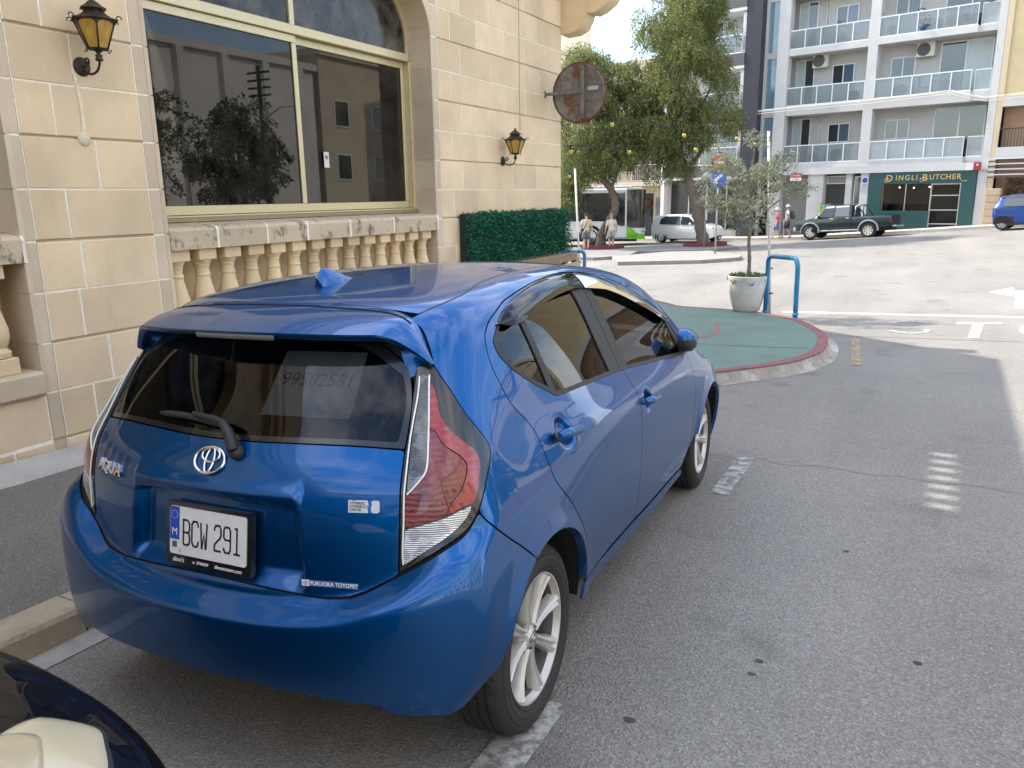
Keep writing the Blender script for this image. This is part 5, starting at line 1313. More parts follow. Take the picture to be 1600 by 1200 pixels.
MB().tube(sw, .016, 10, False).blob((.36, 1.73, .92), .06, 12, 8, (1, .5, .8)).tube([(.19, 1.71, .93), (.53, 1.71, .93)], .013, 8).tube([(.36, 1.72, .92), (.36, 1.90, .86)], .03, 8).build('steering_wheel', M_TRIM, cb)
MB().box(-.60, .60, -.40, .25, .55, .60).build('parcel_shelf', M_TRIM, cb)
MB().box(-.1, .1, 1.66, 1.70, 1.27, 1.33).build('inside_mirror', M_TRIM, cb)
for sg in (1, -1): MB().prism([(.30, .3), (2.02, .3), (2.0, .86), (.95, .95), (.42, .98), (.32, .9)], lambda a, b, d: (d * sg, a, b), .715, .725).build('door_lining', M_TRIM, cb)
HL = []
for y in np.linspace(-.1, 1.65, 16):
    HL.append([(x, y, float(Tf(np.array([x]), np.array([y]))[0]) - .035) for x in np.linspace(-.5, .5, 9)])
MB().grid(HL).build('headlining', mat('headlining_cloth', (.33, .32, .30), .9), cb)
# sun-facing trim pieces: round stickers on the rear side glass
for (y, z, m_, col) in ((.80, 1.075, 'sticker_red', (.35, .02, .03)), (.85, 1.035, 'sticker_blue', (.03, .12, .40))):
    p = surf(*[np.array([q]) for q in se_of((.7, y, z))])[0]; n = grad(p[None])[0]; X = np.array([0, 1., 0]); X -= n * (X @ n); X /= np.linalg.norm(X); Y = np.cross(n, X); c = p - n * .0085
    MB().add([c + X * .026 * math.cos(t) + Y * .026 * math.sin(t) for t in np.linspace(0, 2 * math.pi, 25)[:-1]], [tuple(range(24))]).build('glass_sticker', mat(m_, col, .6), pane_r['r'])
    MB().add([c + n * .001 + X * a + Y * b for a, b in ((-.016, -.004), (.016, -.004), (.016, .004), (-.016, .004))], [(0, 1, 2, 3)]).build('sticker_bar', M_WINK, pane_r['r'])
# ---------------------------------------------------------------- street furniture near the corner
M_IRON = mat('old_bronze_iron', (.055, .040, .030), .5, .6, var=.3, scale=30, bump=.3, bscale=150)
G_AMBER = mat('amber_glass', (.46, .28, .045), .35, coat=.3, var=.25, scale=14)
def lantern(yw, zw, label):
    """cast lantern on a scrolled arm; local x = out from the wall"""
    L = empty('wall_lantern', (XW, yw, zw), 0, label, 'lantern', 'lanterns on the restaurant wall')
    MB().lathe([(.0001, .030), (.03, .030), (.055, .018), (.068, .012), (.074, .004), (.074, .0)], 28, axis='x').build('wall_plate', M_IRON, L, sharp=40)
    arm = [(.02, 0, -.02), (.07, 0, -.055), (.13, 0, -.065), (.19, 0, -.045), (.225, 0, .0), (.23, 0, .03)]
    MB().tube(cat_rom(arm, 5), .0095, 8).build('arm', M_IRON, L)
    sc_ = [(.02 + .052 + .030 * (1 - t * .75) * math.cos(-.8 + t * 6.5), 0, .035 + .030 * (1 - t * .75) * math.sin(-.8 + t * 6.5)) for t in np.linspace(0, 1, 26)]
    MB().tube(sc_, .008, 8).tube([(.02, 0, -.01), (.05, 0, .0), sc_[0]], .008, 8).build('scroll', M_IRON, L)
    c = (.23, 0)
    MB().lathe([(.0001, .02), (.026, .022), (.030, .035), (.022, .05), (.028, .065), (.012, .075), (.02, .09), (.045, .102), (.062, .112)], 16, at=(c[0], c[1], 0)).build('cup', M_IRON, L)
    n = 6; z0, z1, r0, r1 = .112, .320, .078, .162
    def hx(r, k, z): a = math.pi / 3 * k + math.pi / 6; return (c[0] + r * math.cos(a), c[1] + r * math.sin(a), z)
    for k in range(n):
        MB().add([hx(r0 * .96, k, z0), hx(r0 * .96, k + 1, z0), hx(r1 * .97, k + 1, z1), hx(r1 * .97, k, z1)], [(0, 1, 2, 3)]).build('pane', G_AMBER, L)
        MB().tube([hx(r0, k, z0), hx(r1, k, z1)], .0065, 6).build('rib', M_IRON, L)
        MB().tube([hx(r1, k, z1 - .004), hx(r1, k + 1, z1 - .004)], .008, 6).tube([hx(r0, k, z0), hx(r0, k + 1, z0)], .006, 6).build('ring_bar', M_IRON, L)
        e = Vector(hx(r1, k, z1)); d = (e - Vector((c[0], c[1], z1))).normalized()
        cur = [e + d * (.028 - .020 * math.cos(t)) + Vector((0, 0, .012 + .014 * math.sin(t))) for t in np.linspace(-1.4, 3.9, 12)]
        MB().tube([e] + cur, .0045, 6).build('finial_curl', M_IRON, L)
        b = Vector(hx(r0, k, z0)); d = (b - Vector((c[0], c[1], z0))).normalized()
        MB().tube([b, b + d * .012 + Vector((0, 0, -.016)), b + d * .024 + Vector((0, 0, -.020)), b + d * .028 + Vector((0, 0, -.008))], .004, 6).build('foot_curl', M_IRON, L)
        # spandrel leaves in the pane corners
        for s_ in (0, 1):
            p0 = Vector(hx(r1, k + s_, z1 - .006)); p1 = Vector(hx(r1, k + 1 - s_, z1 - .006)); p2 = Vector(hx(r0, k + s_, z0))
            MB().add([p0, p0.lerp(p1, .34), p0.lerp(p1, .12).lerp(p2, .10), p0.lerp(p2, .26)], [(0, 1, 2), (0, 2, 3)]).build('spandrel', M_IRON, L)
    roof = [(r1 + .022, z1 - .004), (r1 + .014, z1 + .006), (.132, z1 + .020), (.098, z1 + .042), (.074, z1 + .070), (.072, z1 + .080), (.105, z1 + .080), (.102, z1 + .087), (.072, z1 + .104), (.042, z1 + .130), (.020, z1 + .146), (.011, z1 + .152), (.016, z1 + .162), (.012, z1 + .173), (.0001, z1 + .178)]
    MB().lathe(roof, 6, at=(c[0], c[1], 0), smooth=False, rot=None).build('roof', M_IRON, L)
    L.scale = (.82, .82, .82); return L
lantern(1.60, 2.55, 'bronze wall lantern with amber panes beside the large arched window')
lantern(7.42, 2.13, 'bronze wall lantern with amber panes above the artificial hedge')

# round traffic mirror seen from behind
M_RUST = mat('rusty_grey_steel', (.21, .20, .18), .65, .4, var=.3, scale=8, bump=.3, bscale=90, stain=(4.5, .50, (.17, .060, .022), .85))
M_RUSTR = mat('rust', (.15, .055, .022), .8, .2, var=.35, scale=12, bump=.4, bscale=80)
tm = empty('traffic_mirror', (-2.80, 8.80, 3.085), 0, 'rusty round traffic mirror seen from behind on a wall bracket', 'mirror')
MB().lathe([(.0001, -.045), (.14, -.042), (.26, -.030), (.36, -.008), (.395, .0), (.395, .012), (.36, .004), (.26, -.018), (.14, -.030), (.0001, -.033)], 48, axis='y', rot=Matrix.Rotation(math.pi, 3, 'Z')).build('dish', M_RUST, tm)
MB().tube([(.4 * math.cos(t), .0, .4 * math.sin(t)) for t in np.linspace(0, 2 * math.pi, 60)], .014, 8, False).build('rim', M_RUSTR, tm)
MB().cbox(.035, .085, -.050, -.028, -.34, .34, .004).build('back_strap', M_RUST, tm)
MB().cbox(-.56, .06, -.085, -.051, -.02, .025, .004).build('wall_bracket', M_RUST, tm); MB().cbox(-.565, -.50, -.09, -.045, -.05, .055, .003).build('bracket_foot', M_RUSTR, tm)
MB().box(.14, .30, -.0335, -.033, .02, .075).build('maker_label', mat('label_grey', (.42, .41, .38), .6), tm)
for z in (-.30, .30): MB().lathe([(.0001, -.062), (.012, -.060), (.012, -.048)], 8, at=(.06, 0, z), axis='y').build('bolt', M_RUSTR, tm)

# artificial hedge panel on the wall with the timber planter below
def leaf_mat(name, c1, c2, rough=.45, trans=.25):
    m, b, N = base_mat(name, c1, rough, spec=.4)
    geo = N.new('ShaderNodeNewGeometry'); mx = N.new('ShaderNodeMixRGB'); mx.inputs[1].default_value = (*c1, 1); mx.inputs[2].default_value = (*c2, 1)
    N.link(geo.outputs['Random Per Island'], mx.inputs[0]); N.link(mx.outputs[0], b.inputs['Base Color'])
    tr = N.new('ShaderNodeBsdfTranslucent'); N.link(mx.outputs[0], tr.inputs['Color'])
    ms = N.new('ShaderNodeMixShader'); ms.inputs[0].default_value = trans
    out = m.node_tree.nodes['Material Output']; N.link(b.outputs[0], ms.inputs[1]); N.link(tr.outputs[0], ms.inputs[2]); N.link(ms.outputs[0], out.inputs['Surface'])
    return m
def leaves(P, D, U, L, W, fold=.25):
    """arrays of leaf base points, directions, side vectors -> verts, faces (two-triangle folded leaf as a diamond)"""
    n = len(P); S = np.cross(D, U); S /= np.linalg.norm(S, axis=1, keepdims=True) + 1e-9; Nn = np.cross(S, D)
    L = np.asarray(L).reshape(-1, 1); W = np.asarray(W).reshape(-1, 1)
    V = np.stack([P, P + D * L * .45 + S * W - Nn * W * fold, P + D * L, P + D * L * .45 - S * W - Nn * W * fold], 1).reshape(-1, 3)
    i = np.arange(n)[:, None] * 4
    F = np.concatenate([i + [0, 1, 2], i + [0, 2, 3]], 0)
    return V, F
def mesh_np(name, V, F, m, parent=None):
    me = bpy.data.meshes.new(name); me.vertices.add(len(V)); me.vertices.foreach_set('co', np.asarray(V, np.float32).ravel())
    k = F.shape[1]; me.loops.add(F.size); me.loops.foreach_set('vertex_index', F.astype(np.int32).ravel()); me.polygons.add(len(F)); me.polygons.foreach_set('loop_start', np.arange(len(F), dtype=np.int32) * k)
    me.update(calc_edges=True); me.validate(); return link(name, me, m, parent)
def rnd_dirs(r, n): d = r.normal(size=(n, 3)); return d / np.linalg.norm(d, axis=1, keepdims=True)
R7 = np.random.default_rng(7)
hp = empty('hedge_panel', (XW + .12, 7.6, .84), 0, 'dark green artificial hedge panel fixed along the restaurant wall', 'hedge')
n = 15000; y = R7.uniform(-1.34, 1.66, n); z = R7.uniform(0, .66, n); x = R7.uniform(-.08, .085, n) + .02 * np.sin(y * 9) * np.sin(z * 11)
edge = .66 + .018 * np.sin(y * 7) + .015 * np.sin(y * 17); k = z < edge; x, y, z = x[k], y[k], z[k]; n = len(x)
D = rnd_dirs(R7, n) * [.6, .8, .8] + [.8, 0, .15]; D /= np.linalg.norm(D, axis=1, keepdims=True)
V, F = leaves(np.c_[x, y, z], D, rnd_dirs(R7, n), R7.uniform(.022, .042, n), R7.uniform(.006, .011, n))
o = mesh_np('hedge_leaves', V, F, leaf_mat('plastic_leaf', (.008, .090, .048), (.022, .19, .100), .35, .1), hp); o['kind'] = 'stuff'
MB().box(-.10, -.03, -1.33, 1.65, .01, .64).build('backing_mat', mat('backing_green', (.006, .022, .012), .8), hp)
M_PALLET = mat('pallet_wood', (.26, .185, .115), .85, var=.3, scale=9, bump=.5, bscale=60, objvar=.2)
pb = empty('timber_planter', (XW + .25, 7.6, gz(XW + .2, 7.6) + .12), 0, 'low timber pallet planter on the pavement under the hedge panel', 'planter')
bz = .84 - pb.location.z
MB().cbox(-.06, .06, -1.5, 1.62, bz - .13, bz - .012, .008).build('top_plank', M_PALLET, pb); MB().cbox(.061, .085, -1.5, 1.62, bz - .26, bz - .15, .005).build('front_plank', mat('cream_board', (.48, .38, .24), .85, var=.2, scale=7), pb)
for kx in range(9): MB().cbox(-.02, .058, -1.45 + .375 * kx, -1.35 + .375 * kx, .0, bz - .131, .004).build('upright', M_PALLET, pb)
MB().cbox(.061, .083, -1.5, 1.62, .05, .17, .005).build('front_plank', M_PALLET, pb); MB().cbox(-.2, -.03, -1.45, 1.55, 0.0, bz - .2, .01).build('soil_box', mat('dark_soil', (.05, .038, .028), .95), pb)

# blue tubular hoops
M_BLUEP = mat('blue_gloss_paint', (.012, .19, .40), .32, var=.18, scale=7, coat=.3, stain=(6, .62, (.10, .10, .11), .4))
def hoop(p0, p1, h, label, bend0=.10, bend1=.18):
    p0, p1 = Vector(p0), Vector(p1); d = (p1 - p0); L = d.length; d.normalize(); up = Vector((0, 0, 1))
    H = empty('tubular_hoop', p0, 0, label, 'barrier', 'blue tubular hoops on the green pavement')
    pts = [Vector((0, 0, -.1)), up * (h * .5), up * (h - bend0)]
    for t in np.linspace(0, 1, 8)[1:]: a = t * math.pi / 2; pts.append(d * bend0 * (1 - math.cos(a)) + up * (h - bend0 + bend0 * math.sin(a)))
    top = d * (L - bend1 * .85) + up * (h - .015)
    for t in np.linspace(0, 1, 9): a = t * math.pi / 2; pts.append(top + d * bend1 * math.sin(a) * .72 + up * (-bend1 * (1 - math.cos(a))))
    q = d * L + up * ((p1 - p0).z - .1); last = pts[-1]
    for t in (.3, .65, 1): pts.append(last.lerp(q, t))
    MB().tube(pts, .040, 14).build('tube', M_BLUEP, H)
    for s_ in (Vector((0, 0, .012)), d * L + Vector((0, 0, (p1 - p0).z + .012))):
        MB().lathe([(.055, -.02), (.055, .0), (.042, .008)], 16, at=s_).build('base_flange', M_BLUEP, H)
    return H
def gp_(x, y): return (x, y, gz(x, y) + .119)
hoop(gp_(-.62, 11.93), gp_(-.03, 11.25), .95, 'blue painted tubular hoop beside the white plant pot')
hoop(gp_(-5.28, 15.0), gp_(-6.1, 14.6), .95, 'blue painted tubular hoop beyond the corner behind the car roof')
# slender poles that carry the string lights
M_WPOLE = mat('white_pole_paint', (.66, .65, .61), .5, var=.12, scale=9, stain=(9, .62, (.3, .24, .18), .5))
def slim_pole(base, top, label):
    b = Vector(base); t = Vector(top); P_ = empty('light_pole', b, 0, label, 'pole', 'thin white poles carrying the string lights')
    MB().tube([Vector((0, 0, -.05)), (t - b) * .5, t - b], .024, 10).build('shaft', M_WPOLE, P_)
    MB().tube([(t - b), (t - b) + Vector((0, 0, .012))], .027, 10).build('cap', M_WPOLE, P_)
    for k in (.10, .24): MB().lathe([(.050, -.010), (.062, 0), (.050, .010)], 12, at=(t - b) * k).build('clamp', mat('dark_clamp', (.04, .04, .042), .5), P_)
    return t
pr = slim_pole(gp_(-.56, 12.02), (-.86, 12.58, 2.70), 'thin white pole tied to the blue hoop behind the white pot')
pl_ = slim_pole(gp_(-5.42, 15.12), (-5.80, 15.62, 2.30), 'thin white pole tied to the far blue hoop near the bus')
# festoon lights
M_WIRE = mat('black_cable', (.015, .015, .015), .6); M_BULB = mat('yellow_bulb', (.62, .46, .03), .25, coat=.5)
def festoon(a, b, sag, fr, label):
    a, b = Vector(a), Vector(b); Fs = empty('string_lights', a, 0, label, 'string lights', 'festoon cables across the corner')
    def at(t): p = a.lerp(b, t); p.z -= sag * 4 * t * (1 - t); return p - a
    MB().tube([at(t) for t in np.linspace(0, 1, 24)], .0045, 5).build('cable', M_WIRE, Fs)
    for t in fr:
        p = at(t); MB().tube([p, p + Vector((0, 0, -.06))], [.012, .020], 8).build('lamp_holder', M_WIRE, Fs)
        MB().blob(p + Vector((0, 0, -.090)), .033, 12, 10, (1, 1, 1.1)).build('bulb', M_BULB, Fs)
festoon((XW, 9.30, 2.98), pr + Vector((0, 0, -.02)), .12, (.22, .56, .83), 'upper festoon cable with yellow bulbs from restaurant corner to white pole')
festoon((XW, 9.30, 2.42), pr + Vector((0, 0, -.10)), .06, (.04, .30, .62, .93), 'lower festoon cable with yellow bulbs from restaurant corner to white pole')
festoon((XW, 9.10, 2.10), pl_, .08, (.62,), 'short festoon cable with one bulb from restaurant wall to far white pole')

# white pot with the olive tree
pot = empty('plant_pot', gp_(-.95, 11.95), 0, 'large white tapered plant pot on the green pavement beside blue hoop', 'pot')
M_POT = mat('white_pot', (.66, .64, .60), .55, var=.06, scale=6, stain=(3, .62, (.42, .38, .31), .4))
MB().lathe([(.0001, .004), (.205, .004), (.222, .02), (.262, .16), (.300, .32), (.325, .47), (.338, .58), (.340, .615), (.332, .62), (.318, .612), (.312, .56), (.0001, .545)], 48).build('pot_shell', M_POT, pot, sharp=50)
MB().lathe([(.0001, .556), (.20, .558), (.316, .55)], 24).build('soil', MATS['dark_soil'], pot)
MB().blob((.14, -.345, .50), .035, 8, 6, (1, .4, .7)).build('pot_tag', mat('tag_blue', (.05, .22, .42), .5), pot)
tr_ = empty('ground_cover', (pot.location.x, pot.location.y, pot.location.z + .55), 0, 'green trailing plants filling the rim of the white pot', 'plant')
n = 1500; a = R7.uniform(0, 2 * math.pi, n); r = .30 * np.sqrt(R7.uniform(.1, 1.25, n)); hz = R7.uniform(.0, .13, n) * (1 - .35 * (r / .33)); hz = hz - np.where(r > .30, R7.uniform(0, .08, n), 0)
D = rnd_dirs(R7, n) * .7 + np.c_[np.cos(a), np.sin(a), np.full(n, .6)]; D /= np.linalg.norm(D, axis=1, keepdims=True)
V, F = leaves(np.c_[r * np.cos(a), r * np.sin(a), hz], D, rnd_dirs(R7, n), R7.uniform(.02, .04, n), R7.uniform(.007, .013, n))
o = mesh_np('leaves', V, F, leaf_mat('creeper_leaf', (.028, .055, .012), (.075, .12, .03)), tr_); o['kind'] = 'stuff'
# ---------------------------------------------------------------- trees
M_BARK = mat('grey_bark', (.13, .098, .070), .9, var=.35, scale=10, bump=1.0, bscale=26)
M_OBARK = mat('olive_bark', (.20, .17, .135), .9, var=.3, scale=18, bump=.8, bscale=50)
def tree(name, label, base, trunk, limbs, clumps, m_leaf, per, size, droop, seed, r0, cat='tree', group=None, bark=None, lean=None, strand=True, leaf_w=.28):
    """trunk: polyline (relative) ; limbs: list of polylines with radii ; clumps: (centre, radius xyz)"""
    T = empty(name, base, 0, label, cat, group); r = np.random.default_rng(seed); bark = bark or M_BARK
    tp = cat_rom(trunk, 6); n = len(tp); rr = [r0 * (1.35 - .35 * min(1, i / 4)) * (1 - .62 * i / (n - 1)) * (1 + .10 * math.sin(i * 2.1)) for i in range(n)]
    MB().tube(tp, rr, 14).build('trunk', bark, T)
    for pts, ra in limbs:
        q = cat_rom(pts, 5); MB().tube(q, [ra * (1 - .8 * i / (len(q) - 1)) for i in range(len(q))], 8).build('limb', bark, T)
    PV = []; PD = []; Ls = []; tw = MB()
    for (c, rad3, dens) in clumps:
        c = np.array(c, float); rad3 = np.array(rad3, float)
        m = int(per * dens)
        # strand seeds over the clump, biased to its shell
        d = rnd_dirs(r, m); q = r.uniform(.35, 1.0, m) ** .6; s = c + d * rad3 * q[:, None]
        for p in s[::9]:
            tw.tube([c + (p - c) * .1, c + (p - c) * .6 + [0, 0, .1 * rad3[2]], p], [.012, .008, .003], 4, False)
        k = 9 if strand else 5
        for j in range(k):
            t = j / k
            off = np.c_[r.normal(0, .05, m) * size * 4, r.normal(0, .05, m) * size * 4, np.full(m, 0.)]
            pos = s + off + d * [1, 1, .2] * (t * size * 3.2) * .45 + np.array([0, 0, -1]) * (droop * t * size * 9)
            dd = rnd_dirs(r, m) * .8 + d * .5 + np.array([0, 0, -droop * 1.3]); dd /= np.linalg.norm(dd, axis=1, keepdims=True)
            PV.append(pos); PD.append(dd); Ls.append(r.uniform(.7, 1.3, m) * size)
    PV = np.concatenate(PV); PD = np.concatenate(PD); Ls = np.concatenate(Ls)
    V, F = leaves(PV, PD, rnd_dirs(r, len(PV)), Ls, Ls * leaf_w * .5)
    o = mesh_np('crown', V, F, m_leaf, T)
    tw.build('twigs', bark, T, fix=False)['kind'] = 'stuff'
    return T
LF1 = leaf_mat('pepper_leaf', (.085, .118, .034), (.26, .275, .085), .5, .45)
LF2 = leaf_mat('olive_leaf', (.15, .18, .10), (.36, .38, .27), .5, .3)
def crown_clumps(seed, rows):
    """rows: (z, cx, cy, half-width, n)"""
    r = random.Random(seed); out = []
    for z, cx, cy, w, k in rows:
        for i in range(k):
            a = 2 * math.pi * (i + r.random() * .8) / k; q = w * (r.random() ** .5) * .82
            s = r.uniform(.55, .95)
            out.append(((cx + q * math.cos(a), cy + q * math.sin(a), z + r.uniform(-.5, .5)), (s, s, s * r.uniform(.6, .9)), r.uniform(.6, 1.2)))
    return out
b1 = (-7.40, 34.54, gz(-7.40, 34.54))
tree('pepper_tree', 'tall leafy tree with leaning trunk growing between the white hatchback and the signs', b1,
     [(0, 0, -.1), (-.2, 0, .8), (-.55, .1, 2.0), (-.95, .2, 3.2), (-1.45, .3, 4.4), (-1.6, .5, 6.0), (-1.5, .8, 8.0), (-1.5, 1.0, 9.8)],
     [([(-.9, .2, 3.1), (-1.6, 0, 3.9), (-2.4, .2, 5.0), (-2.9, .5, 6.2)], .14), ([(-1.0, .2, 3.4), (-.4, .3, 4.4), (.1, .6, 5.4), (.4, .8, 6.6)], .13), ([(-1.5, .4, 5.0), (-.7, 1.2, 6.4), (-.2, 1.6, 8.0)], .10), ([(-1.6, .5, 5.6), (-2.4, 1.4, 7.0), (-2.6, 1.8, 8.6)], .09)],
     crown_clumps(4, [(4.0, -1.7, .3, 1.3, 4), (4.9, -1.4, .6, 2.4, 9), (5.9, -1.5, .8, 2.8, 13), (7.0, -1.5, .9, 2.8, 13), (8.1, -1.7, 1.0, 2.7, 13), (9.2, -1.7, 1.1, 2.6, 12), (10.3, -1.6, 1.1, 2.4, 10), (5.6, -3.6, .4, .9, 3), (6.6, -3.9, .6, .9, 3), (7.8, -3.8, .8, .9, 3), (11.4, -1.3, 1.1, 1.6, 6), (12.3, -1.3, 1.1, 1.0, 4)]),
     LF1, 150, .135, .34, 21, .27, group='street trees in maroon-edged pits')
b2 = (-11.99, 33.24, gz(-11.99, 33.24))
tree('pepper_tree', 'leafy tree with bent trunk standing in front of the bus', b2,
     [(0, 0, -.1), (-.02, 0, .7), (.32, .2, 1.4), (.55, .3, 2.1), (.25, .4, 2.9), (-.4, .4, 3.6), (-.9, .5, 4.8), (-1.1, .7, 6.2), (-1.1, .8, 7.6)],
     [([(.25, .4, 2.8), (.5, .6, 3.6), (.9, .8, 4.6)], .12), ([(-.3, .4, 3.4), (-1.3, .2, 4.2), (-2.0, .1, 5.2)], .11), ([(-.9, .5, 4.8), (-.2, 1.0, 5.9), (.2, 1.2, 7.0)], .08)],
     crown_clumps(9, [(3.0, -1.9, .0, .7, 3), (3.9, -.9, .3, 1.9, 8), (4.4, -.7, .5, 2.3, 10), (5.4, -.7, .6, 2.4, 11), (6.4, -.8, .7, 2.3, 10), (7.4, -.9, .8, 2.0, 9), (4.6, 1.5, .8, .8, 3), (5.8, 1.7, 1.0, .8, 3), (8.3, -1.0, .8, 1.5, 6), (9.0, -1.2, .8, .9, 4)]),
     LF1, 150, .135, .36, 33, .24, group='street trees in maroon-edged pits')
ob = Vector((pot.location.x, pot.location.y, pot.location.z + .53))
oc = []
ro = random.Random(17)
for i in range(30):
    a = ro.uniform(0, 2 * math.pi); q = .80 * ro.random() ** .55; z = 1.62 + ro.uniform(-.52, .55) * (1.05 - .45 * q)
    oc.append(((.04 + 1.0 * q * math.cos(a), q * math.sin(a), z), (.17, .17, .14), ro.uniform(.6, 1.1)))
for c in ((-.55, -.2, 2.15), (.05, .1, 2.33), (.45, .2, 2.05), (.83, .35, 1.55), (-.62, -.25, 1.45), (-.2, -.1, 1.0), (.12, 0, .98), (-.02, .1, 2.4)): oc.append((c, (.14, .14, .15), .7))
tree('olive_tree', 'young olive tree with sparse grey-green leaves growing in the white pot', ob,
     [(0, 0, -.03), (.01, 0, .35), (-.02, .01, .7), (.02, 0, 1.0), (-.03, .02, 1.35), (-.05, .03, 1.75), (-.02, .05, 2.2)],
     [([(0, 0, .95), (-.25, -.08, 1.2), (-.55, -.2, 1.45), (-.8, -.3, 1.5)], .018), ([(.01, 0, 1.0), (.3, .1, 1.25), (.6, .25, 1.5), (.9, .38, 1.55)], .018), ([(-.02, .02, 1.3), (-.3, .1, 1.6), (-.5, 0, 2.1)], .014), ([(-.03, .03, 1.4), (.2, .1, 1.8), (.4, .2, 2.15)], .014), ([(0, 0, 1.05), (.05, -.3, 1.4), (.1, -.5, 1.7)], .013), ([(0, .02, 1.1), (-.05, .4, 1.4), (-.1, .6, 1.8)], .013)],
     oc, LF2, 52, .060, 0.06, 5, .036, bark=M_OBARK, strand=False, leaf_w=.26)
# ---------------------------------------------------------------- traffic islands, tree pits, far kerbs
M_ISL = mat('island_concrete', (.27, .26, .24), .9, var=.16, scale=3, bump=.4, bscale=45)
M_PITM = mat('pit_maroon', (.15, .035, .040), .8, var=.25, scale=10, bump=.4, bscale=50)
isl = drape('traffic_island', [(-8.0, 24.6), (-5.2, 25.35), (-4.15, 26.6), (-4.3, 27.8), (-6.2, 30.6), (-7.9, 30.2), (-9.3, 27.5)], .13, M_ISL, .3, 1.0); tag(isl, None, None, None, 'structure')
isl2 = drape('traffic_island', [(-13.8, 28.2), (-9.9, 27.0), (-8.9, 28.2), (-9.4, 31.0), (-6.4, 31.6), (-5.6, 33.4), (-6.6, 35.6), (-9.2, 35.8), (-14.2, 34.2)], .12, mat('island_asphalt', (.22, .21, .195), .9, var=.2, scale=2), .3, 1.0); tag(isl2, None, None, None, 'structure')
def pit(cx, cy, rx, ry):
    o = [(cx + rx * math.cos(t), cy + ry * math.sin(t)) for t in np.linspace(0, 2 * math.pi, 21)[:-1]]; i = [(cx + (rx - .16) * math.cos(t), cy + (ry - .16) * math.sin(t)) for t in np.linspace(0, 2 * math.pi, 21)[:-1]]
    rows = [[(*p, gz(*p) + .05), (*p, gz(*p) + .27), (*q, gz(*q) + .27), (*q, gz(*q) + .12)] for p, q in zip(o, i)]
    e = empty('tree_pit_kerb', (cx, cy, gz(cx, cy) + .12)); mb = MB().grid(rows, True, False); ob = mb.build('kerb_ring', M_PITM, e); ob.matrix_parent_inverse = Matrix.Translation(-Vector(e.location))
    so = MB().add([(*q, gz(*q) + .20) for q in i], [tuple(range(20))]).build('pit_soil', MATS['dark_soil'], e); so.matrix_parent_inverse = Matrix.Translation(-Vector(e.location)); return e
tag(pit(-7.35, 34.4, 1.0, .9), 'maroon painted kerb ring around the leaning tree by the signs', 'kerb', 'maroon tree pit kerbs'); tag(pit(-11.9, 33.1, 1.05, .9), 'maroon painted kerb ring around the tree in front of bus', 'kerb', 'maroon tree pit kerbs')
# far pavement in front of the shops
FA = rad(-13.0); FU = Vector((math.cos(FA), math.sin(FA))); FN = Vector((math.sin(FA), -math.cos(FA))); FO = Vector((-5.653, 43.146))
def fw(s, o): p = FO + FU * s + FN * o; return (p.x, p.y)
fp = drape('far_pavement', [fw(-22, 2.3), fw(-6, 2.3), fw(4.5, 2.1), fw(9.6, 1.9), fw(22, 1.9), fw(22, -1.5), fw(-22, -1.5)], .13, mat('sunlit_paving', (.44, .41, .36), .9, var=.15, scale=2, bump=.3, bscale=40), .3, 1.2); tag(fp, None, None, None, 'structure')
# ---------------------------------------------------------------- buildings across the junction
KF = 1.05
def fz(z): return 1.6757 + KF * (z - 1.6757)
M_GREYW = mat('grey_render', (.53, .52, .50), .85, var=.07, scale=1.3, bump=.2, bscale=40, stain=(.9, .60, (.52, .50, .47), .5))
M_GREYD = mat('recess_render', (.50, .49, .47), .85, var=.06, scale=1.5)
M_PVC = mat('white_frame', (.74, .74, .73), .45)
M_DARKGL = mat('dark_window', (.035, .045, .055), .06, coat=.8, spec=.8)
G_BAL = glass('balcony_glass', (.62, .68, .69), 1.5, dust=.26, dcol=(.62, .67, .68), even=True)
G_BALF = glass('frosted_balcony_glass', (.48, .56, .58), 1.5, dust=.60, dcol=(.60, .66, .67), even=True)
M_CURT = mat('pale_curtain', (.52, .58, .58), .9, var=.08, scale=8)
def fbuild(name, label, s0=0, cat='building'):
    o = empty(name, (FO.x, FO.y, 0), FA, label, cat); return o
def P3(mb, n, m, par, sharp=None): return mb.build(n, m, par, True, sharp)
# local frame: x along the street (to the right), y back into the block, z up
def win(par, x0, x1, z0, z1, y, m=M_DARKGL, div=1, fw_=.05, sub='pane', dep=.06):
    f = MB(); f.box(x0, x1, y - dep, y, z0, z0 + fw_).box(x0, x1, y - dep, y, z1 - fw_, z1).box(x0, x0 + fw_, y - dep, y, z0 + fw_, z1 - fw_).box(x1 - fw_, x1, y - dep, y, z0 + fw_, z1 - fw_)
    for k in range(1, div + 1):
        c = x0 + (x1 - x0) * k / (div + 1); f.box(c - fw_ * .55, c + fw_ * .55, y - dep, y, z0 + fw_, z1 - fw_)
    w = P3(f, 'window', M_PVC, par)
    n = div + 1
    for k in range(n):
        a = x0 + (x1 - x0) * k / n + fw_ * .6; b = x0 + (x1 - x0) * (k + 1) / n - fw_ * .6
        mm = m[k % len(m)] if isinstance(m, (list, tuple)) else m
        P3(MB().box(a, b, y - dep * .55, y - dep * .45, z0 + fw_ * .9, z1 - fw_ * .9), sub, mm, w)
    return w
